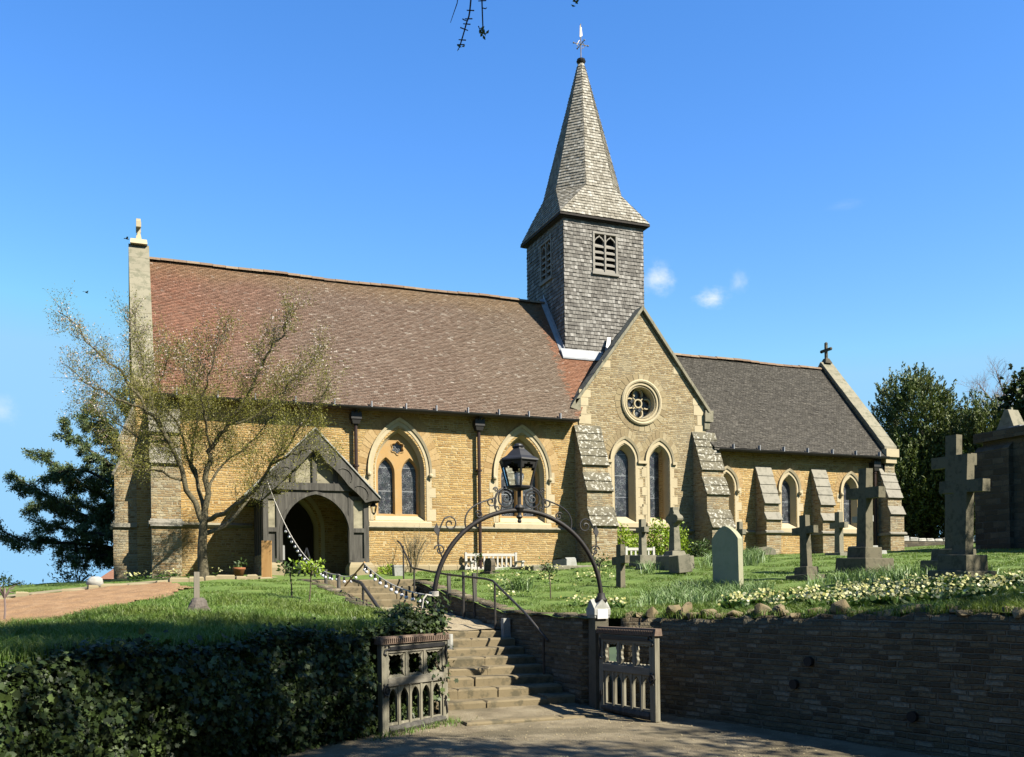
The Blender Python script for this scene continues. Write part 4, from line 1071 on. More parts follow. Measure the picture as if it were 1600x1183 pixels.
# ------------------------------------------------------------------ retaining walls
def wall_run(name, label, line, top, z0, thick, mat, side=1, cope=None, step=.12, wob=.03, seed=1):
    """wall following a polyline, its face wobbling like rubble, with a ragged top"""
    r = random.Random(seed); P = [Vector(p) for p in line]; pts = []
    for a, b in zip(P[:-1], P[1:]):
        L = (b-a).length; n = max(1, int(L/step))
        for i in range(n): pts.append(a+(b-a)*(i/n))
    pts.append(P[-1]); mb = MB(); loops = []
    for i, p in enumerate(pts):
        d = (pts[min(i+1, len(pts)-1)]-pts[max(i-1, 0)]).normalized(); nn = Vector((-d.y, d.x))*side
        zt = top(p.x, p.y)+r.uniform(-.03, .03); zs = np.linspace(z0, zt, 9)
        fr = [tuple(p+nn*(r.uniform(-wob, wob)*.5+.06*(1-k/8)))+(z,) for k, z in enumerate(zs)]
        bk = [tuple(p-nn*thick)+(zt,), tuple(p-nn*thick)+(z0,)]
        loops.append(fr+bk)
    mb.loft(loops, True, True, True)
    t = thing(name, label, 'wall', tuple(P[0])+(z0,))
    mb.build('wall_face', mat, t, True, split=False)
    if cope:
        s = 0.0; k = 0; L = sum((b-a).length for a, b in zip(P[:-1], P[1:]))
        while s < L and k < 90:
            w = r.uniform(*cope); q = s+w/2; acc = 0; p = P[-1]; d = (P[-1]-P[-2]).normalized()
            for a, b in zip(P[:-1], P[1:]):
                l = (b-a).length
                if acc+l >= q: p = a+(b-a)*((q-acc)/l); d = (b-a).normalized(); break
                acc += l
            nn = Vector((-d.y, d.x))*side; c = p-nn*(thick*.42+r.uniform(-.06, .06)); zt = top(p.x, p.y)
            hh = r.uniform(.02, .10) if r.random() < .82 else r.uniform(.12, .20); ang = math.atan2(d.y, d.x)+r.uniform(-.5, .5)
            bm = bmesh.new(); lx, ly = r.uniform(-.35, .35), r.uniform(-.3, .3)
            for _ in range(26):
                q3 = Vector((r.uniform(-1, 1), r.uniform(-1, 1), r.uniform(0, 1)))
                if abs(q3.x)**3+abs(q3.y)**3+abs(q3.z*.9)**3 > 1.15: continue
                x = q3.x*w*.54+lx*q3.z*hh; y = q3.y*thick*.42+ly*q3.z*hh
                bm.verts.new((c.x+x*math.cos(ang)-y*math.sin(ang), c.y+x*math.sin(ang)+y*math.cos(ang), zt-.03+q3.z*(hh+.07)))
            hull = bmesh.ops.convex_hull(bm, input=bm.verts); bmesh.ops.delete(bm, geom=list({e for e in hull['geom_interior']+hull['geom_unused'] if isinstance(e, bmesh.types.BMVert)}), context='VERTS')
            bmesh.ops.bevel(bm, geom=bm.edges[:], offset=.012, segments=2, affect='EDGES', clamp_overlap=True)
            me_ = bpy.data.meshes.new('cope_stone'); bm.to_mesh(me_); bm.free(); finish('cope_stone', me_, M['rubble_cap'], t, False)
            s += w*r.uniform(.85, 1.25); k += 1
    return t
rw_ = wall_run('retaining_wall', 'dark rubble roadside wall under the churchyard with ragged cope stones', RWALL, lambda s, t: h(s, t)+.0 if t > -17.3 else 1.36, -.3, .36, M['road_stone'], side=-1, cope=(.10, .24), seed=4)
for x, y, z in ((-2.175, -15.475, .82), (-2.225, -15.276, .55), (-1.874, -16.693, .32)):
    mb = MB(); d = Vector((.24, -.971)); n2 = Vector((-.971, -.24)); c = Vector((x, y))
    mb.tube([tuple(c+n2*.075)+(z,), tuple(c-n2*.1)+(z,)], .055, 12)
    tag(mb.build('drain_pipe', M['rust_iron']), {.82: 'round drain hole high in the dark road wall', .55: 'round drain hole in the middle of the dark road wall', .32: 'rusty round drain hole low near right end of road wall'}[z], 'drain', 'drain holes in the road wall')
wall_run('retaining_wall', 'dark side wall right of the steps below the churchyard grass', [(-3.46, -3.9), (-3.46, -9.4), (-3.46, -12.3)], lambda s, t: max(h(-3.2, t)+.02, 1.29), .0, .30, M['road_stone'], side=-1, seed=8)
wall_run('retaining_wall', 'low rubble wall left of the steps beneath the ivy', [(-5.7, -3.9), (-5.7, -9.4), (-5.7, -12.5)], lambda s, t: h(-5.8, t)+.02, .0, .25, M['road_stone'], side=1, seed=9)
# ------------------------------------------------------------------ ivy bank
def ivy_points(n, rng):
    hp = np.array(HEDGE); seg = np.linalg.norm(np.diff(hp, axis=0), axis=1); cum = np.r_[0, np.cumsum(seg)]
    L = 5.9
    # more leaves near the camera end is not needed: spread evenly along the run
    u = rng.uniform(-.15, L, n); p = np.stack([np.interp(u, cum, hp[:, 0]), np.interp(u, cum, hp[:, 1])], 1)
    k = np.clip(np.searchsorted(cum, u)-1, 0, len(seg)-1); d = np.diff(hp, axis=0)[k]/seg[k][:, None]
    nn = np.stack([-d[:, 1], d[:, 0]], 1); nn *= np.sign(-nn[:, 1:2])       # towards the road
    zt = H(p[:, 0], p[:, 1])-.06
    face = rng.uniform(0, 1, n) < .74
    bul = .25+.08*np.sin(u*2.3)+.05*np.sin(u*5.1+1)+.04*np.sin(u*11)-.42*np.clip((1.5-u)/.25, 0, 1)
    v = rng.uniform(0, 1, n)**.85
    out = np.where(face, bul*np.sin(np.clip(v, .02, 1)*pi*.92+.12)+rng.normal(0, .06, n)+.02, -rng.uniform(-.15, .62, n))
    out = out + np.where(face & (np.sin(u*6.3+v*4)*np.sin(v*7+u*3.1) > .55), -.10, 0)
    z = np.where(face, v*zt, zt+.05+.05*np.sin(u*3.1)+rng.normal(0, .05, n)-.10*np.clip(-out, 0, 1))
    c = np.stack([p[:, 0]+nn[:, 0]*out, p[:, 1]+nn[:, 1]*out, z], 1)
    nrm = np.where(face[:, None], np.stack([nn[:, 0], nn[:, 1], np.full(n, .35)], 1), np.stack([nn[:, 0]*.4, nn[:, 1]*.4, np.ones(n)], 1))
    return c, unit(nrm)
def ivy_leaf(C, N, size, rng):
    """five-pointed ivy leaves facing N"""
    n = len(C); N = unit(N+rng.normal(0, .55, N.shape)); T = unit(np.cross(N, rng.normal(size=N.shape))); B = np.cross(N, T)
    sh = np.array([(0,-.45),(.42,-.32),(.30,.02),(.52,.22),(.16,.28),(0,.62),(-.16,.28),(-.52,.22),(-.30,.02),(-.42,-.32)])
    q = size[:, None, None]*(sh[None, :, 0, None]*T[:, None, :]+sh[None, :, 1, None]*B[:, None, :])
    q = q - N[:, None, :]*(size[:, None, None]*.18*np.abs(sh[None, :, 0, None]))
    V = (C[:, None, :]+q).reshape(-1, 3); F = np.arange(n*10).reshape(n, 10)
    return V, F
hedge = thing('ivy_hedge', 'dark bank of glossy ivy along the roadside left of the open gate', 'ivy', (-8.0, -14.1, 0))
mb = MB(); lp = []
hp = HEDGE
for i, p in enumerate([HEDGE[0], HEDGE[1], HEDGE[2], HEDGE[3]]):
    a = Vector(hp[max(i-1, 0)]); b = Vector(hp[min(i+1, 3)]); d = (b-a).normalized(); nn = Vector((-d.y, d.x)); nn = nn if nn.y < 0 else -nn
    zt = h(p[0], p[1]); q = Vector(p)
    lp.append([tuple(q-nn*.22)+(-.3,), tuple(q-nn*.2)+(zt*.5,), tuple(q-nn*.2)+(zt-.08,), tuple(q-nn*.35)+(zt-.06,), tuple(q-nn*.6)+(zt-.25,), tuple(q-nn*.6)+(-.3,)])
mb.loft(lp, True, True, True)
M['ivy_core'] = simple('dark ivy core and stems', (.022,.02,.013), .95, var=.3)
mb.build('stems', M['ivy_core'], hedge, split=False)  # solid near-black core box behind the leaf cards
c, nn = ivy_points(46000, np.random.default_rng(2))
V, F = ivy_leaf(c, nn, (.022+.062*RNG.uniform(0, 1, len(c))**1.8), RNG); np_mesh('leaves', V, F, M['ivy'], hedge)
# ivy mound over the left arch foot
rg2 = np.random.default_rng(8); n = 3800
th = rg2.uniform(0, 2*pi, n); rr = np.sqrt(rg2.uniform(0, 1, n)); ph = rg2.uniform(0, 1, n)
cx0 = np.stack([-6.15+.62*rr*np.cos(th)+.0, -12.45+.50*rr*np.sin(th), np.zeros(n)], 1)
cx0[:, 2] = 1.12+.30*np.sqrt(np.clip(1-rr**2, 0, 1))*(.75+.35*np.sin(cx0[:, 0]*9))+rg2.normal(0, .035, n)+.14*np.clip((cx0[:, 0]+6.1)*1.6, 0, 1)
tip = np.stack([-5.76+rg2.normal(0, .11, 900), -12.55+rg2.normal(0, .14, 900), 1.2+rg2.uniform(-.9, .42, 900)], 1)
cx0 = np.r_[cx0, tip]; nrm = unit(np.c_[(cx0[:, :2]-[-6.1, -12.4])*.8+[.1, -.4], np.ones(len(cx0))])
V, F = ivy_leaf(cx0, nrm, rg2.uniform(.03, .075, len(cx0)), rg2)
im = thing('ivy_mound', 'rounded tuft of ivy over the left foot of the lamp arch', 'ivy', (-6.1, -12.4, 1.1))
np_mesh('leaves', V, F, M['ivy'], im)
mb = MB()
for i in range(14):
    a = yr.uniform(0, 2*pi); mb.tube([(-6.0, -12.45, 1.05), (-6.0+.3*math.cos(a), -12.45+.25*math.sin(a), 1.25), (-6.0+.55*math.cos(a), -12.45+.45*math.sin(a), 1.2)], [.02, .012, .006], 5)
mb.build('stems', M['ivy_core'], im, split=False)

# ------------------------------------------------------------------ gates
GL, GH = 1.23, 1.17
def quatre(cx, cz, hw, hh):
    """four-lobed opening with long pointed corners"""
    q = [(.84, 0), (.90, .22), (.76, .50), (.98, .98), (.50, .80), (.22, .92), (0, .80)]
    full = [(x, z) for x, z in q[:-1]] + [(-x, z) for x, z in q[:0:-1]] + [(-x, -z) for x, z in q[:-1]] + [(x, -z) for x, z in q[:0:-1]]
    return [(cx+hw*x, cz+hh*z) for x, z in full]
def gate(label, loc, rotz, side):
    g = thing('wooden_gate', label, 'gate', loc, 'carved wooden gate leaves', local=True, rot=(0, 0, rotz))
    def bx(name, mat, *b):
        mb = MB(); mb.box(*b); o = mb.build(name, mat, g); bv = o.modifiers.new('bevel', 'BEVEL'); bv.width = .006; bv.segments = 2; return o
    bx('stile', M['grey_oak'], 0, .10, -.038, .038, .02, 1.06); bx('stile', M['grey_oak'], GL-.11, GL, -.038, .038, -.01, 1.06)
    mb = MB()
    mb.hexa([(-.02, -.06, 1.06), (GL+.03, -.06, 1.06), (GL+.03, .06, 1.06), (-.02, .06, 1.06), (-.02, -.045, 1.15), (GL+.03, -.045, 1.15), (GL+.03, .045, 1.15), (-.02, .045, 1.15)])
    top = mb.build('top_rail', M['red_oak'], g)
    mb = MB()
    for i in range(34):
        x = .0+i*(GL)/34
        for s in (-1, 1): mb.box(x, x+.02, *sorted((s*.052, s*.068)), 1.075, 1.125)
    mb.build('dentil_band', M['red_oak'], top)
    bx('rail', M['grey_oak_h'], .10, GL-.11, -.034, .034, .95, 1.055)
    bx('rail', M['grey_oak_h'], .10, GL-.11, -.04, .04, .56, .66)
    mb = MB(); mb.tube([(.05, 0, .07), (.5, .01, .055), (GL-.12, 0, .045)], [.05, .06, .055], 8); mb.build('bottom_log', M['old_oak'], g)
    x0, x1 = .10, GL-.11; w = (x1-x0)/3
    for i in range(3):
        a, b = x0+w*i+(.02 if i else 0), x0+w*(i+1)-(.02 if i < 2 else 0)
        mb = MB(); mb.plate([(a, .66), (b, .66), (b, .95), (a, .95)], [quatre((a+b)/2, .805, (b-a)/2*.92, .138)], lambda u, v: (u, -.018, v), lambda u, v: (u, .018, v))
        mb.build('pierced_panel', M['grey_oak'], g)
    for i in (1, 2): bx('muntin', M['grey_oak'], x0+w*i-.022, x0+w*i+.022, -.032, .032, .655, .955)
    n = 5; w = (x1-x0)/n
    holes = [arch(x0+w*(i+.5), w*.5-.028, .13, .40, .13, 7) for i in range(n)]
    mb = MB(); mb.plate([(x0, .1), (x1, .1), (x1, .57), (x0, .57)], holes, lambda u, v: (u, -.016, v), lambda u, v: (u, .016, v))
    mb.build('lancet_panel', M['grey_oak'], g)
    for i in range(1, n): bx('slat', M['grey_oak'], x0+w*i-.020, x0+w*i+.020, -.030, .030, .06, .565)
    s = side
    mb = MB(); mb.hexa([(.06, s*.036, .985), (GL-.12, s*.036, .985), (GL-.12, s*.052, .985), (.06, s*.052, .985), (.06, s*.036, 1.035), (GL-.12, s*.036, 1.025), (GL-.12, s*.052, 1.025), (.06, s*.052, 1.035)])
    mb.tube([(GL-.12, s*.045, 1.0), (GL-.05, s*.045, .99), (GL-.03, s*.045, .95), (GL-.07, s*.045, .93)], .012, 6)
    mb.tube([(GL-.14, s*.046, 1.0), (GL-.10, s*.046, 1.06), (GL-.05, s*.046, 1.03)], .012, 6)
    mb.build('strap_hinge', M['iron'], g, split=False)
    mb = MB(); mb.tube([(.04, s*.05, 1.0), (.055, s*.05, .90), (.03, s*.05, .80), (.045, s*.05, .72), (.07, s*.05, .74)], .012, 6); mb.build('hook', M['iron'], g)
    mb = MB(); mb.tube([(.03, s*.05, .14), (.05, s*.05, .28), (.075, s*.05, .30), (.07, s*.05, .24)], .012, 6); mb.build('hook', M['iron'], g)
    mb = MB(); ring = [(GL-.055+.05*math.cos(a), s*.055, .52+.055*math.sin(a)) for a in np.linspace(0, 2*pi, 15)]
    mb.tube(ring, .010, 6); mb.tube([(GL-.055, s*.03, .52), (GL-.055, s*.06, .52)], .02, 8)
    for a in np.linspace(0, 2*pi, 7)[:-1]: mb.tube([(GL-.055, s*.05, .52), (GL-.055+.07*math.cos(a), s*.045, .52+.09*math.sin(a))], .008, 5)
    mb.build('ring_latch', M['iron'], g, split=False)
    return g
gate('carved oak gate leaf standing open against the ivy in sunlight', (-5.60, -12.67, .0), math.atan2(-.55, -.83), 1)
gate('carved oak gate leaf standing open in shade against the dark road wall', (-3.39, -12.68, .02), math.atan2(-1.25, .15), -1)

# ------------------------------------------------------------------ gate pier with gabled cap
pier = thing('gate_pier', 'slim stone gate pier with gabled cap and white plate', 'pier', (-3.34, -12.52, 0))
mb = MB(); mb.taper((-3.34, -12.52), .22, .22, -.1, .20, .20, 1.28); mb.build('shaft', M['pier_stone'], pier)
mb = MB()
a = .125; cx0_, cy0_ = -3.34, -12.52
mb.taper((cx0_, cy0_), .22, .22, 1.28, .235, .235, 1.32)
for q in (0, 1):
    f = (lambda u, v, z: (cx0_+u, cy0_+v, z)) if q == 0 else (lambda u, v, z: (cx0_+v, cy0_+u, z))
    p = [(-a, 1.322), (a, 1.322), (a, 1.40), (.0, 1.535), (-a, 1.40)]
    e = .118 if q == 0 else .12
    mb.loft([[f(x, -e, z) for x, z in p], [f(x, e, z) for x, z in p]], True, True, True)
mb.build('gabled_cap', M['grave_pale'], pier, split=False)
mb = MB(); mb.box(cx0_-.08, cx0_+.08, cy0_-.132, cy0_-.122, 1.27, 1.40); mb.build('plate', M['paper'], pier)

# ------------------------------------------------------------------ overthrow arch and lantern
AX0, AX1, AY = -5.70, -3.31, -12.55
acx = (AX0+AX1)/2; ar_ = (AX1-AX0)/2; az = 1.53
la = thing('lamp_arch', 'black iron arch with scrolls over the gateway carrying a lantern', 'arch', (acx, AY, 0))
mb = MB()
ang = np.linspace(0, pi, 41)
pts = [(AX1, AY, 1.5)]+[(acx+ar_*math.cos(t), AY, az+ar_*math.sin(t)) for t in ang]+[(AX0, AY, .95)]
mb.tube(pts, .031, 10)
mb.lathe((AX1, AY, 0), [(.085, 1.50), (.085, 1.535), (.06, 1.56), (.05, 1.62)], 10)
mb.build('arch_bar', M['rust_iron'], la, True, split=False)
def scroll(c, r, turns, start, sgn, n=26): return [(c[0]+sgn*r*(1-.82*k/n)*math.cos(start+turns*2*pi*k/n), AY, c[1]+r*(1-.82*k/n)*math.sin(start+turns*2*pi*k/n)) for k in range(n+1)]
def scr(pts, r=.010, leaf=None):
    mb = MB(); mb.tube(pts, r, 6)
    if leaf: mb.hexa([(leaf[0]-.05, AY-.01, leaf[1]), (leaf[0], AY-.01, leaf[1]-.07), (leaf[0], AY+.01, leaf[1]-.07), (leaf[0]-.05, AY+.01, leaf[1]), (leaf[0]-.01, AY-.008, leaf[1]+.09), (leaf[0]+.03, AY-.008, leaf[1]), (leaf[0]+.03, AY+.008, leaf[1]), (leaf[0]-.01, AY+.008, leaf[1]+.09)])
    mb.build('scroll', M['iron'], la, split=False)
for sg in (-1, 1):
    P = lambda deg, d: (acx+sg*(ar_+d)*math.cos(math.radians(deg)), az+(ar_+d)*math.sin(math.radians(deg)))
    bez = lambda a, b, c, n=10: [((1-t)**2*a[0]+2*t*(1-t)*b[0]+t*t*c[0], AY, (1-t)**2*a[1]+2*t*(1-t)*b[1]+t*t*c[1]) for t in np.linspace(0, 1, n)]
    # low scroll pair with leaf bud
    scr(scroll(P(31, .10), .075, 1.3, .2, sg)); scr(bez(P(28, .02), P(34, .26), P(46, .30))+scroll((P(46, .20)[0], P(46, .20)[1]), .095, 1.3, 1.5, sg), leaf=P(39, .27))
    # upper scroll running to the lantern
    scr(bez(P(52, .03), P(56, .26), P(70, .20))+scroll((P(73, .17)[0], P(73, .17)[1]), .075, 1.3, 2.4, sg))
    scr(scroll(P(63, .07), .055, 1.2, .6, sg)); scr(scroll(P(76, .06), .05, 1.2, 2.6, sg))
    x = acx+sg*.02
    scr([(acx+sg*.19+.105*math.cos(t), AY, 2.88+.115*math.sin(t)) for t in np.linspace(0, 2*pi, 19)], .012)
    scr(scroll((acx+sg*.19, 2.88), .075, 1.3, 1.2, sg), .011)
    scr(bez((acx+sg*.34, 2.74), (acx+sg*.38, 2.95), (acx+sg*.20, 3.03)), .014)
    scr(scroll((acx+sg*.33, 2.99), .035, 1.2, 0, sg), .01)
mb = MB(); mb.tube([(acx, AY, 2.62), (acx, AY, 3.05)], .03, 8); mb.lathe((acx, AY, 0), [(.012, 2.60), (.045, 2.64), (.02, 2.68), (.05, 2.72), (.07, 2.76), (.04, 2.80)], 10); mb.sphere((acx, AY, 2.585), .03, 8, 6)
mb.build('lantern_stem', M['iron'], la, split=False)
LZ0, LZ1, LB, LT = 3.035, 3.375, .165, .262
hexr = lambda r, z, o=.26: [(acx+.0+r*math.cos(o+2*pi*k/6), AY+r*math.sin(o+2*pi*k/6), z) for k in range(6)]
mb = MB()
b0, t0_ = hexr(LB, LZ0), hexr(LT, LZ1)
for k in range(6):
    mb.tube([b0[k], t0_[k]], .013, 6); mb.tube([b0[k], b0[(k+1) % 6]], .013, 6); mb.tube([t0_[k], t0_[(k+1) % 6]], .014, 6)
mb.loft([hexr(LB, LZ0-.02), hexr(LB, LZ0-.005)], True, True, True)
mb.loft([hexr(.04, LZ0-.05), hexr(LB*.9, LZ0-.02)], True)
lan = mb.build('lantern', M['iron'], la, split=False)
mb = MB()
mb.loft([hexr(LT+.022, LZ1), hexr(LT+.018, LZ1+.018), hexr(.20, LZ1+.06), hexr(.135, LZ1+.12), hexr(.085, LZ1+.16), hexr(.075, LZ1+.185)], True, True, True)
mb.lathe((acx, AY, LZ1), [(.085, .18), (.09, .195), (.06, .205), (.055, .22), (.02, .235)], 10)
mb.build('lantern_roof', M['iron'], lan, split=False)
mb = MB()
for k in range(6):      # pierced valance under the eaves
    a, b = Vector(t0_[k]), Vector(t0_[(k+1) % 6]); i0 = Vector(b0[k])-a; i1 = Vector(b0[(k+1) % 6])-b
    for f0, f1, dp in ((.02, .20, .30), (.20, .40, .17), (.40, .60, .10), (.60, .80, .17), (.80, .98, .30)):
        p0, p1 = a.lerp(b, f0), a.lerp(b, f1); q0 = p0+i0.lerp(i1, f0)*dp; q1 = p1+i0.lerp(i1, f1)*dp
        mb.add([p0, p1, q1, q0], [(0, 1, 2, 3)])
mb.build('valance', M['iron'], lan, fix=False, split=False)
mb = MB()
for k in range(6):
    q = [b0[k], b0[(k+1) % 6], t0_[(k+1) % 6], t0_[k]]; mb.add([tuple(Vector(p).lerp(Vector((acx, AY, p[2])), .04)) for p in q], [(0, 1, 2, 3)])
mb.build('pane', M['pane'], lan, fix=False, split=False)
mb = MB(); mb.lathe((acx, AY, 0), [(.03, 3.04), (.03, 3.10), (.055, 3.16), (.05, 3.21), (.02, 3.235)], 12); mb.build('lamp', M['bulb'], lan, True)

# ------------------------------------------------------------------ hand rails
def rail(label, pts, posts, r, mat, grp='iron hand rails beside the steps'):
    t = thing('handrail', label, 'handrail', (pts[0][0], pts[0][1], pts[0][2]-.9), grp)
    mb = MB(); mb.tube(pts, r, 8); mb.build('rail', mat, t, True)
    for (x, y, z1, z0, rr) in posts:
        mb = MB(); mb.tube([(x, y, z0), (x, y, z1)], rr, 8); mb.build('post', mat, t)
    return t
rail('long brown iron handrail on the right side of the steps',
     [(-3.62,-3.35,2.83), (-3.62,-3.6,2.76), (-3.62,-4.5,2.19), (-3.62,-6.9,1.995), (-3.62,-8.9,1.88), (-3.62,-9.25,1.84), (-3.62,-10.6,1.33), (-3.62,-11.45,.93)],
     [(-3.62,-3.82,2.70,1.9,.018), (-3.62,-4.63,2.18,1.5,.02), (-3.62,-7.77,2.03,1.2,.028), (-3.62,-9.34,1.81,1.0,.02), (-3.62,-11.3,1.0,.3,.02)], .02, M['rail_iron'])
rail('short thick iron handrail on the left of the landing', [(-5.5,-7.1,1.9), (-5.5,-7.73,1.845), (-5.5,-9.25,1.31), (-5.5,-10.6,.95)],
     [(-5.5,-7.88,1.83,1.1,.022), (-5.5,-10.4,1.0,.6,.022)], .03, M['rail_iron'])
def post_thing(name, label, cat, p0, p1, r, mat, group=None, n=6):
    mb = MB(); mb.tube([p0, p1], r, n); return tag(mb.build(name, mat), label, cat, group)
post_thing('iron_post', 'dark upright post on the left edge of the upper steps', 'post', (-5.52,-6.0,1.4), (-5.5,-5.9,2.03), .035, M['old_oak'], 'dark posts beside the upper steps', 8)
post_thing('iron_post', 'dark post furthest up beside the porch steps', 'post', (-5.5,-4.66,1.75), (-5.5,-4.66,2.16), .035, M['old_oak'], 'dark posts beside the upper steps', 8)
post_thing('bank_post', 'squared dark post lower down the bank right of the path', 'post', (-3.46,-6.5,1.3), (-3.46,-6.45,2.03), .045, M['old_oak'], 'squared posts on the bank', 4)
post_thing('bank_post', 'squared dark post nearer the bend of the long handrail', 'post', (-3.46,-7.95,1.2), (-3.46,-7.9,2.0), .045, M['old_oak'], 'squared posts on the bank', 4)
post_thing('broken_post', 'short dark post leaning in the long grass', 'post', (-5.62,-5.75,1.35), (-5.74,-5.5,1.76), .03, M['old_oak'])
post_thing('wooden_prop', 'thin wooden prop leaning across the upper steps', 'prop', (-5.6,-6.9,1.80), (-5.46,-7.85,2.20), .016, M['new_pine'])
post_thing('newel_stone', 'short square stone post at the top of the lower steps', 'post', (-3.55,-9.63,.9), (-3.55,-9.63,1.22), .085, M['grave_pale'], None, 4)
post_thing('wall_post', 'low round concrete stub post on the landing edge', 'post', (-5.35,-12.1,.9), (-5.35,-12.1,1.1), .05, M['grave_pale'], None, 8)

# ------------------------------------------------------------------ string lights
sl = thing('string_lights', 'string of white festoon bulbs sagging from porch to gate arch', 'string lights', (-5.5, -5.9, 1.9))
def sag(a, b, drop, n=26):
    a, b = Vector(a), Vector(b); return [tuple(a.lerp(b, i/n)-Vector((0, 0, drop*4*(i/n)*(1-i/n)))) for i in range(n+1)]
c1 = sag((-6.24, -1.82, 4.26), (-5.5, -5.9, 2.03), .55, 30)
c2 = sag((-5.46, -7.82, 2.18), (-5.70, -12.5, 1.62), .12, 22)
c12 = sag((-5.5, -5.9, 2.03), (-5.46, -7.82, 2.18), .12, 10)
mb = MB(); mb.tube(c1, .010, 5); mb.tube(c2, .010, 5); mb.tube(c12, .010, 5); mb.build('cable', M['rope'], sl, split=False)
proto = None
def bulbs(c, i0, step, dz=.05):
    global proto
    for i in np.arange(i0, len(c)-1, step):
        k = int(i); f = i-k; p = Vector(c[k]).lerp(Vector(c[k+1]), f)
        mb = MB(); x, y, z = p.x+yr.uniform(-.02, .02), p.y, p.z-.02; mb.lathe((x, y, z), [(.02, -.05), (.022, -.04), (.018, .0), (.008, .015)], 8)
        s = mb.build('socket', M['cable'], sl); mb = MB(); mb.sphere((x, y, z-.078), .030, 10, 8); mb.build('bulb', M['bulb'], s, True)
bulbs(c1, 9, 1.25); bulbs(c2, 1.2, 1.75); bulbs(c12, 2, 2.6)
mb = MB()
mb.tube([(-5.70+.055*math.cos(t), -12.55+.055*math.sin(t), 1.60+.008*t/pi) for t in np.linspace(0, 8*pi, 60)], .010, 5)
mb.tube([(-5.75, -12.62, 1.62), (-5.83, -12.66, 1.63), (-5.88, -12.68, 1.58), (-5.90, -12.68, 1.46)], .011, 5)
mb.build('tie_cord', M['rope'], sl, split=False)
# ------------------------------------------------------------------ gravestones. local frame: broad face towards -x (west), arms along y
gr = random.Random(31)
def bev(o, w=.012):
    b = o.modifiers.new('bevel', 'BEVEL'); b.width = w; b.segments = 2; b.limit_method = 'ANGLE'; return o
def stone(label, s, t, rot=(0, 0, 0), dz=0.0, cat='gravestone', name='grave_cross', group='stone grave crosses', z=None):
    return thing(name, label, cat, (s, t, (h(s, t) if z is None else z)-.04+dz), group, local=True, rot=rot)
def cross(g, mat, w, th, z0, ht, arm, armz, armh, taper=.8, stepsz=(), hood=None):
    """latin cross: shaft w wide (y) th thick (x)"""
    zz = 0.0
    for (sw, sd, sh) in stepsz:
        mb = MB(); mb.taper((0, 0), sd, sw, zz-.05, sd*.96, sw*.96, zz+sh); bev(mb.build('plinth', mat, g)); zz += sh
    mb = MB(); wt = w*taper
    wz = lambda z: w+(wt-w)*min(1, (z-zz)/(armz-zz))
    a0, a1 = armz-armh/2, armz+armh/2
    out = [(-w/2, zz), (w/2, zz), (wz(a0)/2, a0), (arm/2, a0), (arm/2, a1), (wt/2, a1), (wt/2, ht), (-wt/2, ht), (-wt/2, a1), (-arm/2, a1), (-arm/2, a0), (-wz(a0)/2, a0)]
    n = len(out)
    mb.poly(out, [], lambda a, b: (-th/2*(1-.12*b/ht), a, b)); mb.poly(out, [], lambda a, b: (th/2*(1-.12*b/ht), a, b), True)
    mb.loft([[(-th/2*(1-.12*b/ht), a, b) for a, b in out], [(th/2*(1-.12*b/ht), a, b) for a, b in out]], True)
    bev(mb.build('cross', mat, g))
R_ = math.radians
# C1: small plain cross near the path
g = stone('small plain leaning cross nearest the steps', 0.06, -6.96, (R_(-4), R_(3), R_(4)))
cross(g, M['grave_dark'], .18, .115, 0, .92, .50, .60, .16, .95, ())
# wheel-head cross
g = stone('wheel headed cross on a tall stone base', 2.82, -4.6, (0, 0, R_(3)), z=2.15)
mb = MB(); mb.taper((0, 0), .75, .62, -.3, .7, .56, .34); bev(mb.build('plinth', M['grave'], g)); mb = MB(); mb.taper((0, 0), .42, .40, .34, .34, .32, .46); bev(mb.build('plinth', M['grave'], g))
mb = MB(); mb.taper((0, 0), .20, .24, .46, .15, .17, 1.10); bev(mb.build('shaft', M['grave'], g))
mb = MB(); o = []
for i in range(32):
    a = 2*pi*i/32; k = .21+.045*math.cos(4*a); o.append((k*math.cos(a), 1.22+k*math.sin(a)))
mb.plate(o, [], lambda a, b: (-.08, a, b), lambda a, b: (.08, a, b)); mb.box(-.085, .085, -.07, .07, 1.36, 1.50)
for y, z in ((-.10, 1.12), (.10, 1.12), (-.10, 1.32), (.10, 1.32)): mb.sphere((-.08, y, z), .03, 6, 5)
bev(mb.build('wheel_head', M['grave'], g, split=False), .008)
g = stone('slender dark cross in front of the lime green shrubs', 2.7, -3.3, (0, 0, R_(2)), z=2.34)
cross(g, M['grave'], .17, .15, 0, 1.12, .40, .86, .13, .75, ((.55, .5, .22),))
g = stone('little dark cross behind the pointed headstone', 6.4, -2.2, (0, 0, R_(-3)))
cross(g, M['grave'], .16, .12, 0, 1.0, .44, .72, .14, .9, ())
g = stone('dark cross on two steps between headstone and big cross', 3.08, -9.0, (R_(-3), R_(1), R_(4)))
cross(g, M['grave_dark'], .21, .13, 0, 1.30, .60, 1.0, .145, .8, ((.62, .55, .12), (.36, .32, .16)))
g = stone('slim pale cross near the chancel wall left of the big cross', 8.6, -3.6, (0, 0, R_(2)))
cross(g, M['grave'], .20, .15, 0, 1.22, .56, .86, .15, .85, ((.60, .5, .12),))
g = stone('tall dark cross on a broad stepped base before the chancel', 4.7, -8.8, (R_(2), R_(0), R_(2)))
cross(g, M['grave_dark'], .27, .20, 0, 2.14, .90, 1.64, .22, .78, ((.86, .78, .32), (.52, .46, .22)))
g = stone('pale cross with steps half hidden behind the tall dark cross', 9.6, -3.4, (0, 0, R_(2)))
cross(g, M['grave_pale'], .26, .2, 0, 1.35, .62, 1.02, .17, .85, ((1.0, .8, .14), (.65, .5, .14)))
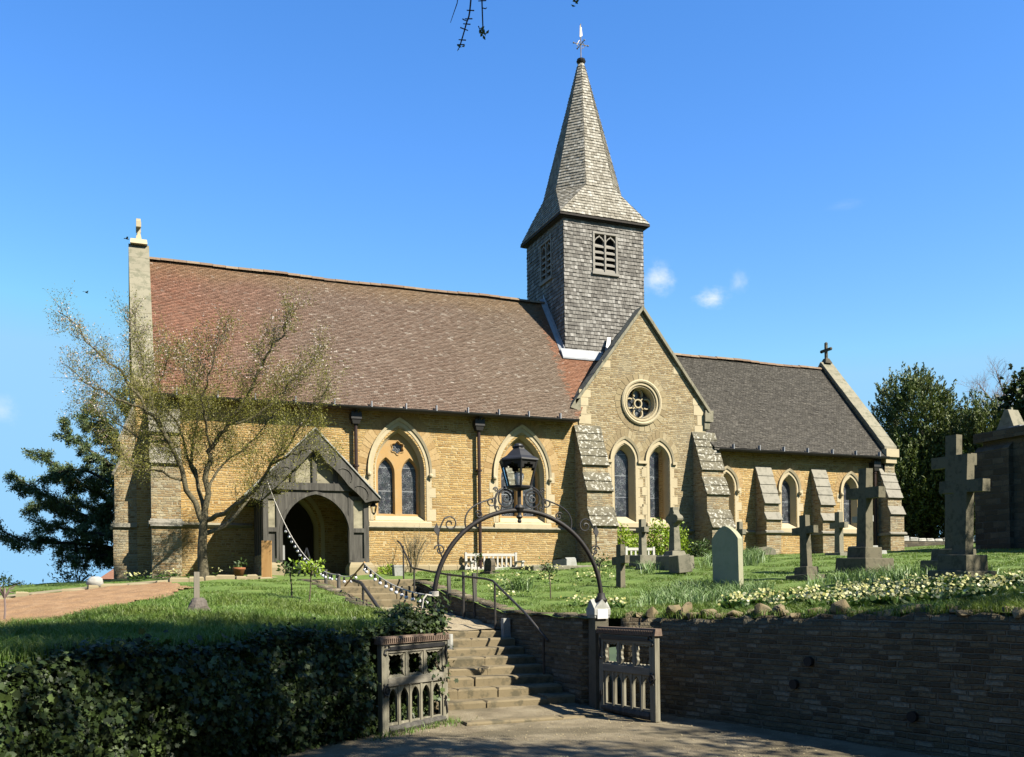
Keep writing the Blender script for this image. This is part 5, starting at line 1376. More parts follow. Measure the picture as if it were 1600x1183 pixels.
g = stone('lower broad cross on the heaviest base at the right edge', 3.43, -12.42, (R_(2.5), R_(0), R_(3)))
cross(g, M['grave_dark'], .265, .19, 0, 2.12, .84, 1.60, .20, .9, ((.80, .70, .22), (.58, .52, .26)))
g = stone('taller cross just behind the broad cross at the right edge', 4.75, -11.02, (R_(1), R_(0), R_(3)))
cross(g, M['grave_dark'], .25, .17, 0, 2.58, .86, 2.10, .21, .95, ((.9, .75, .3), (.6, .5, .2)))
# pointed headstone
hs = thing('headstone', 'smooth green grey headstone with shouldered pointed top', 'gravestone', (1.02, -9.32, h(1.02, -9.32)-.05), None, local=True, rot=(R_(1), R_(-2), R_(6))); hs.scale = (1.2, 1.2, 1.2)
out = [(-.30, -.1), (.30, -.1), (.30, .84)]+[(.30-.30*f, .84+.20*math.sin(f*pi/2)**.9*(1-.25*(1-f)*f)) for f in np.linspace(.12, 1, 9)]+[(-.30+.30*f, .84+.20*math.sin(f*pi/2)**.9*(1-.25*(1-f)*f)) for f in np.linspace(.88, .12, 8)]+[(-.30, .84)]
mb = MB(); mb.plate(out, [], lambda a, b: (-.045, a, b), lambda a, b: (.045, a, b)); bev(mb.build('slab', M['grave_green'], hs), .01)
mb = MB(); mb.box(-.02, .02, .302, .315, 0, .82); mb.build('edge_band', M['grave_pale'], hs)
# coped block tomb, coffin slab, kerb, small headstone
def block(label, s, t, size, rot, mat, name='tomb_block', cat='tomb', z=None, slope=.04):
    o = thing(name, label, cat, (s, t, (h(s, t) if z is None else z)-.05), None, local=True, rot=rot)
    mb = MB(); mb.taper((0, 0), size[0], size[1], 0, size[0]-slope, size[1]-slope, size[2]); bev(mb.build('block', mat, o), .015); return o
block('low dark oblong tombstone before the wheel headed cross', 2.35, -5.6, (.32, .74, .40), (0, R_(-6), R_(-14)), M['grave'], z=2.08)
o = block('long low coffin shaped tomb slab beside the transept buttress', 1.42, -1.45, (.32, .80, .20), (0, R_(-2), R_(3)), M['grave_pale'], 'coffin_tomb', z=2.34)
mb = MB(); lp = [[(x, y, z) for y, z in ((-.38, .2), (-.30, .235), (.30, .235), (.38, .2))] for x in (-.14, .14)]; mb.loft(lp, False); mb.loft([[p for p in lp[0]]+[], [q for q in lp[0]]], False) if 0 else None; mb.build('ridge', M['grave_pale'], o)
kb = thing('grave_kerb', 'flat mossy stone kerb plot in front of the transept buttress', 'grave kerb', (1.2, -2.0, 2.12))
for x0, x1, y0, y1 in ((.1, 2.3, -2.45, -2.28), (.1, 2.3, -1.05, -.9), (.1, .27, -2.28, -1.05), (2.13, 2.3, -2.28, -1.05)):
    mb = MB(); rough_box(mb, x0, x1, y0, y1, 1.9, 2.30, .012, gr); mb.build('kerb_stone', M['grave'], kb)
hd = thing('headstone', 'small dark headstone with chamfered shoulders before the white bench', 'gravestone', (-1.1, -2.5, h(-1.1, -2.5)-.05), None, local=True, rot=(0, R_(3), R_(12)))
out = [(-.16, 0), (.16, 0), (.16, .34), (.08, .43), (-.10, .43), (-.16, .34)]
mb = MB(); mb.plate(out, [], lambda a, b: (-.06, a, b), lambda a, b: (.06, a, b)); bev(mb.build('slab', M['out_stone'], hd))
mb = MB(); mb.box(-.14, .14, -.24, .22, -.05, .10); bev(mb.build('base', M['out_stone'], hd))
lg = thing('headstone', 'squat rounded grey stone at the foot of a chancel buttress', 'gravestone', (7.9, -1.3, 2.52), None, local=True, rot=(0, 0, R_(80)))
out = [(-.3, 0), (.3, 0)]+[(.3*math.cos(a), .18+.16*math.sin(a)) for a in np.linspace(0, pi, 9)]
mb = MB(); mb.plate(out, [], lambda a, b: (-.12, a, b), lambda a, b: (.12, a, b)); bev(mb.build('slab', M['grave'], lg))
mb = MB(); mb.box(-.20, .2, -.36, .36, -.1, .05); bev(mb.build('base', M['grave'], lg))
block('pale low grave slab beside the slender dark cross', 2.3, -4.2, (.5, .3, .14), (0, 0, R_(10)), M['grave'], 'grave_slab', 'gravestone', z=2.2)
# ------------------------------------------------------------------ benches
def bench(label, loc, rotz, L):
    b = thing('bench', label, 'bench', loc, 'white wooden benches', local=True, rot=(0, 0, rotz))
    def bx(name, *q): mb = MB(); mb.box(*q); mb.build(name, M['white_wood'], b)
    bx('top_rail', -L/2, L/2, .30, .34, .78, .85); bx('lower_rail', -L/2, L/2, .30, .34, .44, .49)
    n = int(L/.12)
    for i in range(n): x = -L/2+.05+i*(L-.1)/(n-1); bx('slat', x-.022, x+.022, .308, .332, .49, .78)
    for i in range(4): bx('seat_slat', -L/2, L/2, -.16+i*.11, -.07+i*.11, .40, .43)
    for sx in (-L/2, L/2-.06):
        bx('leg', sx, sx+.06, .29, .35, 0, .88); bx('leg', sx, sx+.06, -.18, -.12, 0, .62); bx('arm', sx-.01, sx+.07, -.22, .32, .60, .64)
    return b
bench('white slatted wooden bench against the nave wall', (-.14, -.45, 2.26-.42), 0, 1.5)
bench('white slatted bench half hidden between two gravestones', (3.55, -2.0, 2.36-.42), 0, .9)
# ------------------------------------------------------------------ porch things
pt = thing('wall_lantern', 'small black lantern on the right side of the porch', 'lantern', (-3.72, -1.5, 3.6))
mb = MB(); mb.taper((-3.70, -1.55), .07, .07, 3.60, .12, .12, 3.76); mb.build('glass_body', M['pane'], pt)
mb = MB(); mb.lathe((-3.70, -1.55, 0), [(.095, 3.76), (.05, 3.81), (.01, 3.86)], 6); mb.lathe((-3.70, -1.55, 0), [(.01, 3.55), (.045, 3.60), (.04, 3.61)], 6)
for k in range(4): a = pi/4+pi/2*k; mb.tube([(-3.70+.05*math.cos(a), -1.55+.05*math.sin(a), 3.60), (-3.70+.085*math.cos(a), -1.55+.085*math.sin(a), 3.76)], .008, 5)
mb.tube([(-3.84, -1.5, 3.84), (-3.76, -1.53, 3.90), (-3.70, -1.55, 3.85)], .012, 5); mb.build('frame', M['iron'], pt, split=False)
bd = thing('board', 'upright new orange pine board standing left of the porch', 'board', (-6.56, -3.8, h(-6.56, -3.8)), None, local=True, rot=(R_(-2), 0, R_(-22)))
mb = MB(); mb.box(-.105, .105, -.02, .02, -.03, .80); bev(mb.build('plank', M['new_pine'], bd), .004)
ez = thing('easel', 'black tripod easel standing in the porch entrance', 'easel', (-5.42, -2.1, 2.0))
for x, y in ((-.26, -.12), (.18, -.16), (-.02, .22)):
    mb = MB(); mb.tube([(-5.42+x, -2.1+y, 1.96), (-5.42, -2.1, 2.72)], .022, 6); mb.build('leg', M['black_paint'], ez)
nb = tag((lambda m: (m.box(-5.88, -5.68, -.62, -.60, 2.5, 2.86), m.build('notice', M['grey_paper']))[1])(MB()), 'pale paper notice inside the dark porch', 'notice')
pp = thing('potted_plant', 'terracotta pot lying among leaves left of the porch', 'plant pot', (-6.95, -2.3, 2.1))
mb = MB(); mb.lathe((-6.95, -2.3, 2.06), [(.09, 0), (.13, .16), (.145, .17), (.145, .21), (.12, .21), (.10, .12)], 14); mb.build('pot', M['terracotta'], pp, True)
V, F = leaf_cards(np.array([-6.95, -2.3, 2.32])+RNG.normal(0, .07, (60, 3)), RNG.normal(size=(60, 3))+[0, 0, 1], .09, .035, RNG); np_mesh('leaves', V, F, M['mid_shrub'], pp)
fp = thing('flower_pot', 'grey stone pot beside the bare shrub at the nave wall', 'plant pot', (-3.3, -2.2, 1.98))
mb = MB(); mb.taper((-3.3, -2.2), .18, .18, 1.94, .24, .24, 2.28); mb.build('pot', M['grave_pale'], fp); mb = MB(); mb.box(-3.43, -3.17, -2.33, -2.07, 2.28, 2.32); mb.build('rim', M['grave_pale'], fp)
# stake with concrete lump, round boulder, kerb edging of the walk
st = thing('wooden_stake', 'short grey wooden stake set in a concrete lump on the lawn', 'stake', (-8.44, -10.59, 1.40))
mb = MB(); mb.taper((-8.44, -10.59), .075, .075, 1.4, .07, .07, 1.98, (.005, 0)); mb.build('stake', M['fence_wood'], st)
mb = MB(); lp = []
for z, f in ((-.08, .16), (.03, .165), (.10, .14), (.17, .11), (.21, .06)):
    lp.append([(-8.42+f*gr.uniform(.8, 1.2)*math.cos(a), -10.62+f*gr.uniform(.8, 1.2)*math.sin(a), 1.42+z) for a in [2*pi*k/10 for k in range(10)]])
mb.loft(lp, True, True, True); mb.build('lump', M['mortar_ball'], st)
def boulder(label, c, r, mat, name='boulder', cat='stone', group=None, sc=(1, 1, .8)):
    mb = MB(); lp = []
    for k in range(1, 7):
        th = pi*k/7; lp.append([(c[0]+sc[0]*r*gr.uniform(.86, 1.12)*math.sin(th)*math.cos(2*pi*j/9), c[1]+sc[1]*r*gr.uniform(.86, 1.12)*math.sin(th)*math.sin(2*pi*j/9), c[2]-sc[2]*r*math.cos(th)) for j in range(9)])
    mb.loft(lp, True, True, True); return tag(mb.build(name, mat, None, True), label, cat, group)
boulder('pale round boulder sitting on the edge of the walk', (-9.82, -4.95, 1.93), .15, M['white_stone'])
ke = thing('stone_edging', 'low irregular sandstone edging between walk and bare soil', 'kerb', (-9.8, -5.2, 1.8))
x = -13.0
while x < -6.6:
    w = gr.uniform(.22, .5); t_ = float(walk_t(x+w/2))-.55+gr.uniform(-.04, .04); z = h(x, t_); mb = MB()
    rough_box(mb, x, x+w-.03, t_-.12, t_+.10, z-.15, z+gr.uniform(.04, .11), .02, gr); mb.build('edging_stone', M['paving'], ke, split=False); x += w
# ------------------------------------------------------------------ outbuilding wall and far roof
ob_ = thing('stone_outbuilding', 'dark tall rubble wall of an outbuilding at the right edge', 'outbuilding', (13.4, -8, 2.6))
mb = MB(); mb.box(13.45, 16, -22, -4.0, 2.0, 5.72); mb.build('wall', M['out_stone'], ob_)
mb = MB(); mb.box(13.28, 13.44, -5.0, -3.85, 2.0, 5.45); mb.hexa([(13.28,-5.0,5.45),(13.45,-5.0,5.45),(13.45,-3.85,5.45),(13.28,-3.85,5.45),(13.42,-5.0,5.6),(13.45,-5.0,5.6),(13.45,-3.85,5.6),(13.42,-3.85,5.6)]); mb.build('pilaster', M['out_stone'], ob_, split=False)
mb = MB(); mb.box(13.30, 16.1, -22, -3.8, 5.72, 5.98); mb.build('coping', M['out_stone'], ob_)
mb = MB(); mb.taper((13.75, -4.7), .5, .62, 5.98, .4, .12, 6.55); mb.taper((13.75, -4.7), .1, .1, 6.45, .06, .06, 6.62); bev(mb.build('saddle_stone', M['coping'], ob_, split=False))
mb = MB(); mb.box(13.35, 13.7, -5.3, -4.95, 5.985, 6.02); mb.build('lead_patch', M['lead'], ob_)
fr = thing('far_house', 'brown hipped roof of a house beyond the church on the left', 'house', (-8.6, 26, 0))
mb = MB(); mb.box(-9.9, -3, 24.2, 30, -2, 2.55); mb.build('wall', M['terracotta'], fr)
mb = MB(); mb.add([(-10.3, 23.9, 2.5), (-2.5, 23.9, 2.5), (-2.5, 30.3, 2.5), (-10.3, 30.3, 2.5), (-7.5, 27, 4.6), (-5, 27, 4.6)], [(0,1,5,4), (1,2,5), (2,3,4,5), (3,0,4)]); mb.build('roof', M['nave_tile'], fr, fix=False)
lw = thing('low_wall', 'low dark wall topped with pale flints beyond the chancel end', 'wall', (17, 1.5, 2.9))
mb = MB(); mb.box(14.2, 28, 1.6, 1.95, 2.3, 3.25); mb.build('wall_face', M['out_stone'], lw); mb = MB()
for i in range(30): rough_box(mb, 14.3+i*.39, 14.3+i*.39+.36, 1.58, 1.97, 3.25, 3.25+gr.uniform(.05, .18), .03, gr)
mb.build('flint_top', M['white_stone'], lw, split=False)
# birds
for i, (p, sp) in enumerate((((-8.691, 40.295, 24.05), .30), ((-11.065, 41.267, 20.73), .26))):
    b = thing('bird', ('dark bird flying close to the west gable cross', 'dark bird flying lower at the far left sky')[i], 'bird', p, 'distant flying birds', local=True, rot=(0, 0, .4+.5*i))
    mb = MB(); mb.loft([[(x, r*math.cos(a), r*math.sin(a)) for a in [2*pi*k/8 for k in range(8)]] for x, r in ((-.16, .006), (-.08, .03), (.02, .045), (.10, .035), (.15, .012))], True, True, True); mb.build('body', M['bird'], b, True)
    for sg in (-1, 1):
        mb = MB(); mb.add([(.06, 0, .01), (-.06, 0, .01), (-.07, sg*sp*.6, .07), (.03, sg*sp*.6, .08), (-.08, sg*sp, .03)], [(0, 1, 2, 3), (3, 2, 4)]); mb.build('wing', M['bird'], b, fix=False)
# ------------------------------------------------------------------ plants
CH={'trunk': [(-7.78, -3.3, 2.16), (-7.8, -3.29, 2.6), (-7.77, -3.31, 3.07), (-7.74, -3.32, 3.4)],
'a': [(-7.79, -3.29, 3.2), (-8.17, -3.35, 4.05), (-8.45, -3.46, 4.82), (-8.87, -3.61, 5.42), (-9.25, -3.78, 6.0), (-9.77, -3.78, 6.52), (-10.42, -3.73, 7.19)],
'b': [(-8.45, -3.46, 4.82), (-8.7, -2.92, 5.55), (-8.9, -2.52, 6.42), (-8.98, -2.38, 7.26), (-9.1, -2.22, 7.81)],
'c': [(-8.87, -3.61, 5.42), (-9.43, -3.7, 5.64), (-9.89, -3.73, 5.83), (-10.27, -3.79, 6.14)],
'd': [(-7.76, -3.31, 3.3), (-7.86, -3.05, 4.1), (-7.94, -2.8, 4.8), (-7.79, -2.65, 5.52), (-7.99, -2.35, 6.25), (-8.07, -2.21, 7.04)],
'e': [(-7.74, -3.32, 3.3), (-7.67, -3.45, 4.32), (-7.62, -3.58, 4.7), (-7.35, -3.8, 5.1), (-6.95, -4.07, 5.77), (-6.6, -4.32, 6.46), (-6.3, -4.55, 6.95), (-6.08, -4.64, 7.36)],
'f': [(-7.62, -3.58, 4.7), (-7.79, -3.94, 5.29), (-7.76, -4.28, 5.87), (-7.58, -4.57, 6.45), (-7.42, -4.74, 6.99)],
'g': [(-7.68, -3.34, 3.24), (-7.28, -3.83, 3.44), (-6.88, -4.31, 3.75), (-6.55, -4.67, 4.28), (-6.2, -4.92, 4.7), (-5.8, -5.19, 5.31), (-5.44, -5.45, 5.92)],
'h': [(-6.55, -4.67, 4.28), (-6.24, -5.12, 4.39), (-5.87, -5.49, 4.48), (-5.62, -5.8, 4.29)],
'i': [(-7.35, -3.8, 5.1), (-6.71, -3.63, 5.43), (-6.1, -3.56, 6.0), (-5.59, -3.55, 6.65), (-5.27, -3.57, 7.02)],
'j': [(-8.45, -3.46, 4.82), (-8.93, -2.94, 4.9), (-9.38, -2.43, 5.33), (-9.79, -2.04, 5.62)],
'k': [(-7.71, -3.33, 3.67), (-7.29, -2.85, 4.48), (-6.62, -2.69, 5.04), (-6.17, -2.66, 5.75), (-5.88, -2.67, 6.33)],
'l': [(-8.17, -3.35, 4.05), (-8.74, -3.66, 4.19), (-9.16, -3.82, 4.35), (-9.33, -3.96, 4.57)],
'm': [(-7.86, -3.05, 4.1), (-8.23, -2.46, 5.39), (-8.53, -2.02, 6.14), (-8.36, -1.98, 6.86), (-8.41, -1.96, 7.42)],
}
YW={'a': [(-8.68, 7.87, 2.9), (-10.05, 7.89, 3.26), (-11.29, 7.86, 3.33), (-12.14, 7.78, 3.43), (-12.77, 7.71, 3.8)],
'b': [(-8.67, 7.87, 3.31), (-10.04, 7.78, 3.98), (-11.1, 7.78, 4.54), (-11.79, 7.85, 4.97), (-12.35, 7.86, 5.38)],
'c': [(-8.66, 7.87, 4.11), (-9.85, 7.92, 4.78), (-10.74, 7.96, 5.35), (-11.65, 8.01, 6.13)],
'd': [(-8.65, 7.86, 4.91), (-9.65, 8.06, 5.79), (-10.55, 8.1, 6.45), (-10.94, 8.04, 6.86)],
'e': [(-8.63, 8.07, 5.73), (-9.46, 8.19, 6.82), (-10.01, 8.31, 7.41), (-10.18, 8.27, 7.65)],
'f': [(-8.57, 8.15, 6.35), (-8.98, 8.22, 7.55), (-9.35, 8.15, 8.12)],
'g': [(-8.66, 7.87, 3.71), (-9.87, 8.9, 4.37), (-11.01, 9.69, 4.72), (-12.07, 10.34, 4.65)],
'h': [(-8.68, 7.87, 2.81), (-9.69, 7.53, 2.93), (-10.4, 7.5, 2.85), (-11.01, 7.53, 2.93)],
'i': [(-8.65, 7.87, 4.5), (-9.48, 7.34, 5.03), (-10.36, 7.38, 5.49), (-11.33, 7.45, 5.33)],
'j': [(-8.67, 7.87, 3.31), (-9.5, 7.13, 3.49), (-10.55, 7.13, 3.64), (-11.59, 7.34, 3.87)],
'k': [(-8.64, 8.18, 5.44), (-9.28, 8.77, 6.31), (-9.94, 9.25, 7.02), (-10.5, 9.59, 7.4)],
'l': [(-8.48, 8.34, 2.21), (-8.44, 8.32, 4.35), (-8.38, 8.29, 6.38), (-8.31, 8.27, 8.41)],
}
def smooth_line(p, n=4):
    P = [Vector(q) for q in p]; out = []
    for i in range(len(P)-1):
        p0, p1, p2, p3 = P[max(i-1, 0)], P[i], P[i+1], P[min(i+2, len(P)-1)]
        for k in range(n):
            t = k/n; out.append(.5*((2*p1)+(p2-p0)*t+(2*p0-5*p1+4*p2-p3)*t*t+(3*p1-p0-3*p2+p3)*t**3))
    out.append(P[-1]); return out
def twigs(line, rng, every, length, up, spread, r, depth, out, tips, lo=.15, sides=4, droop=0.0, taper=.45):
    """side shoots along a line; out gets (pts, radii), tips gets (point, direction)"""
    L = [(b-a).length for a, b in zip(line[:-1], line[1:])]; tot = sum(L)
    n = max(1, int(tot/every))
    for i in range(n):
        f = lo+(1-lo)*(i+rng.random())/n; d = f*tot; k = 0
        while k < len(L)-1 and d > L[k]: d -= L[k]; k += 1
        p = line[k].lerp(line[k+1], min(1, d/max(L[k], 1e-6))); t = (line[k+1]-line[k]).normalized()
        q = t.cross(Vector((rng.gauss(0, 1), rng.gauss(0, 1), rng.gauss(0, 1))))
        q = q.normalized() if q.length > 1e-4 else Vector((1, 0, 0))
        v = (t*.7+q*spread+Vector((0, 0, up))).normalized(); ln = length*rng.uniform(.5, 1.25)*(1-taper*f)
        pts = [p]; m = 4
        for j in range(m):
            v = (v+Vector((rng.gauss(0, .16), rng.gauss(0, .16), rng.gauss(0, .16)+up*.12-droop))).normalized(); pts.append(pts[-1]+v*ln/m)
        rr = r*(1-.5*f); out.append((pts, [rr*(1-.75*j/m) for j in range(m+1)]))
        if depth > 0: twigs(pts, rng, every*.62, length*.55, up, spread, r*.55, depth-1, out, tips, .1, sides, droop)
        else: tips += [(a.lerp(b, u), (b-a).normalized()) for a, b in zip(pts[:-1], pts[1:]) for u in (0, .5)]
def tree_mesh(out, name, mat, parent, sides=4):
    mb = MB()
    for pts, r in out: mb.tube(pts, r, sides if max(r) < .03 else 7, False)
    return mb.build(name, mat, parent, True, fix=False, split=False)
def tip_leaves(tips, k, spread, L, W, rng, name, mat, parent, along=.5, bias=(0, 0, .2)):
    P = np.array([tuple(p) for p, d in tips]); D = np.array([tuple(d) for p, d in tips])
    P = np.repeat(P, k, 0); D = np.repeat(D, k, 0); n = len(P)
    D2 = unit(D*along+rng.normal(0, .6, (n, 3))+np.array(bias))
    C = P+rng.normal(0, spread, (n, 3))+D2*(np.asarray(L)*.4)
    V, F = leaf_cards(C, D2, L*rng.uniform(.6, 1.3, n), W*rng.uniform(.7, 1.2, n), rng)
    return np_mesh(name, V, F, mat, parent)

# spring tree in front of the west end
ct = thing('spring_tree', 'spreading young tree with thin yellow green leaves left of the porch', 'tree', (-7.78, -3.3, 2.1))
tr = random.Random(77); out = []; tips = []; btips = []
R0 = {'trunk': (.17, .12), 'a': (.068, .008), 'e': (.070, .008), 'd': (.05, .007), 'g': (.060, .007)}
trunk = smooth_line([(-7.78, -3.3, 1.9)]+CH['trunk']); n = len(trunk)
tw = MB(); tw.tube(trunk, [.185-.065*min(1, i/4)-.012*i*4/n for i in range(n)], 10); tr_o = tw.build('trunk', M['bark'], ct, True, split=False)
for k, v in CH.items():
    if k == 'trunk': continue
    ln = smooth_line(v); m = len(ln); a, b = R0.get(k, (.032, .005))
    ln = [p+Vector((tr.gauss(0, .025), tr.gauss(0, .025), tr.gauss(0, .025))) if 0 < i < m-1 else p for i, p in enumerate(ln)]
    out.append((ln, [a+(b-a)*(i/(m-1))**.8 for i in range(m)]))
    twigs(ln, tr, .11, 1.0, .3, .85, .009, 1, out, tips, .2, taper=.72)
    btips += [(p, (q-p).normalized()) for p, q in zip(ln[-9:-1], ln[-8:])]
# a pruned stem sweeping right along the porch roof
ln = smooth_line([(-7.74, -3.32, 2.95), (-7.3, -3.1, 3.15), (-6.9, -2.9, 3.6), (-6.6, -2.7, 4.0)]); out.append((ln, [.055-.003*i for i in range(len(ln))])); twigs(ln, tr, .3, .7, .4, .8, .012, 1, out, tips, .5)
tree_mesh(out, 'branches', M['bark'], ct)
high = [t for t in tips if t[0].z > 6.1 or t[0].x < -9.6]
rg3 = np.random.default_rng(4)
tip_leaves(tips, 3, .07, .040, .016, rg3, 'leaves', M['cherry_leaf'], ct)
ti = [t for t in high if tr.random() < .35]+btips
tip_leaves(ti, 2, .05, .042, .026, rg3, 'blossom', M['blossom'], ct)

# dark yew behind the west end: sweeping limbs with hanging sprays
yw = thing('yew_tree', 'dark yew with long sweeping limbs behind the west end', 'tree', (-8.5, 8.3, 1.9), 'dark yew trees')
out = []; tips = []; tr = random.Random(12)
for k, v in YW.items():
    ln = smooth_line(v, 5); m = len(ln); b = .22 if k == 'l' else .09
    out.append((ln, [b*(1-.85*i/(m-1)) for i in range(m)]))
    if k != 'l': twigs(ln, tr, .10, .50, -.12, .75, .012, 1, out, tips, .0, 3, .09)
    else: twigs(ln, tr, .14, 1.15, .1, 1.0, .02, 1, out, tips, .1, 3, .02)
    tips += [(p+Vector((0, 0, .02)), ((q-p).normalized()+Vector((0, 0, .5)))) for p, q in zip(ln[:-1], ln[1:]) for _ in (0, 1, 2)]
tree_mesh(out, 'branches', M['dark_bark'], yw, 3)
rg4 = np.random.default_rng(6)
tip_leaves(tips, 6, .05, .10, .03, rg4, 'foliage', M['yew_tip'], yw, .7, (0, 0, -.1))

def dome_tree(name, label, cat, c, rad, base, nshoot, k, mat, seed, upw=.9, L=.17, W=.06, group=None, lobes=6, gap=.35, bark='dark_bark', trunk_r=.35, inner=True):
    """dense crown: upright shoots spread over a lumpy set of lobes and through their volume"""
    rng = np.random.default_rng(seed); t = thing(name, label, cat, (c[0], c[1], base), group)
    C0 = np.array(c); rad = np.array(rad, float)
    dirs = unit(rng.normal(size=(lobes, 3))*[1, 1, .8]); cen = np.r_[[C0], C0+dirs*rad*.52]; lr = np.r_[[rad*.8], [rad*rng.uniform(.38, .6) for _ in range(lobes)]]
    which = rng.integers(0, len(cen), nshoot); u = unit(rng.normal(size=(nshoot, 3)))
    rr = rng.uniform(.45, 1, nshoot)**.5
    P = cen[which]+u*lr[which]*rr[:, None]; P[:, 2] = np.maximum(P[:, 2], base+.4+rng.uniform(0, .5, nshoot))
    keep = np.sin(P[:, 0]*2.1+seed)*np.sin(P[:, 1]*2.3)*np.sin(P[:, 2]*1.9+1)+rng.normal(0, .5, nshoot) > -gap-.3
    P = P[keep]; u = u[keep]; n = len(P)
    D = unit(u*.75+np.array([0, 0, upw])+rng.normal(0, .25, (n, 3)))
    ln = rng.uniform(.3, .8, n); a = rng.uniform(0, 1, (n, k))
    C = P[:, None, :]+D[:, None, :]*(a*ln[:, None])[..., None]+rng.normal(0, .055, (n, k, 3))*(1.3-a)[..., None]
    DD = unit(D[:, None, :]*.9+rng.normal(0, .5, (n, k, 3)))
    V, F = leaf_cards(C.reshape(-1, 3), DD.reshape(-1, 3), L*rng.uniform(.6, 1.25, n*k), W*rng.uniform(.7, 1.2, n*k), rng)
    np_mesh('crown', V, F, mat, t)
    r2 = random.Random(seed); out = []; tp = []
    ln_ = smooth_line([(c[0], c[1], base-.3), (c[0]+.1, c[1], (base+c[2])/2), (c[0], c[1], c[2]+rad[2]*.5)]); out.append((ln_, [trunk_r*(1-.7*i/(len(ln_)-1)) for i in range(len(ln_))]))
    twigs(ln_, r2, .45, rad[0]*1.0, .4, .9, trunk_r*.3, 1, out, tp, .2, 4)
    tree_mesh(out, 'trunk', M[bark], t)
    return t
dome_tree('yew_tree', 'large rounded dark yew beyond the chancel end', 'tree', (23.2, 7.8, 6.4), (3.1, 3.1, 4.5), 2.6, 7500, 18, M['yew'], 3, group='dark yew trees', lobes=10)
dome_tree('yew_tree', 'smaller bright topped yew right of the large rounded yew', 'tree', (23.7, 5.2, 6.3), (2.0, 2.0, 3.7), 2.6, 4200, 18, M['yew'], 5, group='dark yew trees', lobes=7)
dome_tree('ivy_clad_tree', 'dark ivy clad tree crown above the outbuilding at the right edge', 'tree', (20.6, .0, 7.9), (.95, 1.0, 1.3), 2.8, 800, 12, M['ivy'], 8, .3, .16, .13, lobes=5)
# bare pinkish tree at the right edge and further back
bt = thing('bare_tree', 'bare pinkish grey tree beyond the yews at the right edge', 'tree', (32.5, 10.4, 2.5))
out = []; tips = []; tr = random.Random(41)
tk = smooth_line([(32.5, 10.4, 2.5), (32.4, 10.4, 7), (32.2, 10.4, 11)]); out.append((tk, [.3-.02*i for i in range(len(tk))]))
for i in range(16):
    a = tr.uniform(0, 2*pi); z = tr.uniform(6, 10.2); e = Vector((32.3+math.cos(a)*2.4, 10.4+math.sin(a)*2.4, z+tr.uniform(2, 4.0)))
    ln = smooth_line([(32.35, 10.4, z), tuple(Vector((32.35, 10.4, z)).lerp(e, .5)+Vector((0, 0, .1))), tuple(e)]); out.append((ln, [.09*(1-.8*j/(len(ln)-1)) for j in range(len(ln))]))
    twigs(ln, tr, .25, 1.5, .35, .7, .022, 2, out, tips, .2, 3)
tree_mesh(out, 'branches', M['pink_twig'], bt, 3)
bt2 = thing('bare_tree', 'low bare twiggy tree peeping between the yew and the ivy clad tree', 'tree', (29.0, 9.6, 2.5))
out = []; tips = []
tk = smooth_line([(29, 9.6, 2.5), (29, 9.6, 5), (29, 9.6, 8.5)]); out.append((tk, [.2-.012*i for i in range(len(tk))]))
for i in range(12):
    a = tr.uniform(0, 2*pi); z = tr.uniform(5, 8); e = Vector((29+math.cos(a)*1.9, 9.6+math.sin(a)*1.9, z+tr.uniform(1.8, 3.6)))
    ln = smooth_line([(29, 9.6, z), tuple(Vector((29, 9.6, z)).lerp(e, .5)), tuple(e)]); out.append((ln, [.06*(1-.8*j/(len(ln)-1)) for j in range(len(ln))]))
    twigs(ln, tr, .22, 1.2, .35, .7, .018, 2, out, tips, .2, 3)
tree_mesh(out, 'branches', M['pink_twig'], bt2, 3)

# shrubs
def shrub(name, label, c, rad, n, mat, L, W, seed, stems='dark_bark', group=None, up=.3, hollow=.5):
    rng = np.random.default_rng(seed); t = thing(name, label, 'shrub', (c[0], c[1], c[2]), group)
    u = unit(rng.normal(size=(n, 3))); u[:, 2] = np.abs(u[:, 2])
    bump_ = 1+.18*np.sin(u[:, 0]*7+seed)+.15*np.sin(u[:, 1]*9+u[:, 2]*6)
    P = np.array(c)+u*np.array(rad)*(rng.uniform(hollow, 1, n)**.6*bump_)[:, None]
    V, F = leaf_cards(P, unit(u*.5+rng.normal(0, .7, (n, 3))+[0, 0, up]), L*rng.uniform(.6, 1.3, n), W*rng.uniform(.7, 1.2, n), rng)
    np_mesh('leaves', V, F, mat, t)
    mb = MB(); r2 = random.Random(seed)
    for i in range(9):
        a = r2.uniform(0, 2*pi); e = (c[0]+.7*rad[0]*math.cos(a), c[1]+.7*rad[1]*math.sin(a), c[2]+rad[2]*r2.uniform(.4, .9))
        mb.tube([(c[0]+.05*math.cos(a), c[1]+.05*math.sin(a), c[2]-.2), tuple((Vector(c)+Vector(e))/2+Vector((0, 0, .05))), e], [.02, .014, .006], 4)
    mb.build('stems', M[stems], t, split=False); return t
shrub('lime_shrub', 'lime green shrub at the foot of the left transept lancet', (3.65, -.75, 2.5), (.58, .45, .85), 1700, M['bright_shrub'], .085, .05, 3, group='lime green shrubs')
shrub('lime_shrub', 'larger lime green shrub below the right transept lancet', (4.95, -.75, 2.5), (.75, .5, 1.02), 2600, M['bright_shrub'], .085, .05, 4, group='lime green shrubs')
shrub('small_shrub', 'drooping olive shrub in the shadow of the right transept buttress', (5.75, -1.35, 2.5), (.42, .4, .55), 500, M['mid_shrub'], .16, .035, 5)
shrub('small_shrub', 'small bright green bush beside the right porch base stone', (-3.35, -1.4, 2.05), (.26, .24, .28), 420, M['bright_shrub'], .06, .04, 6)
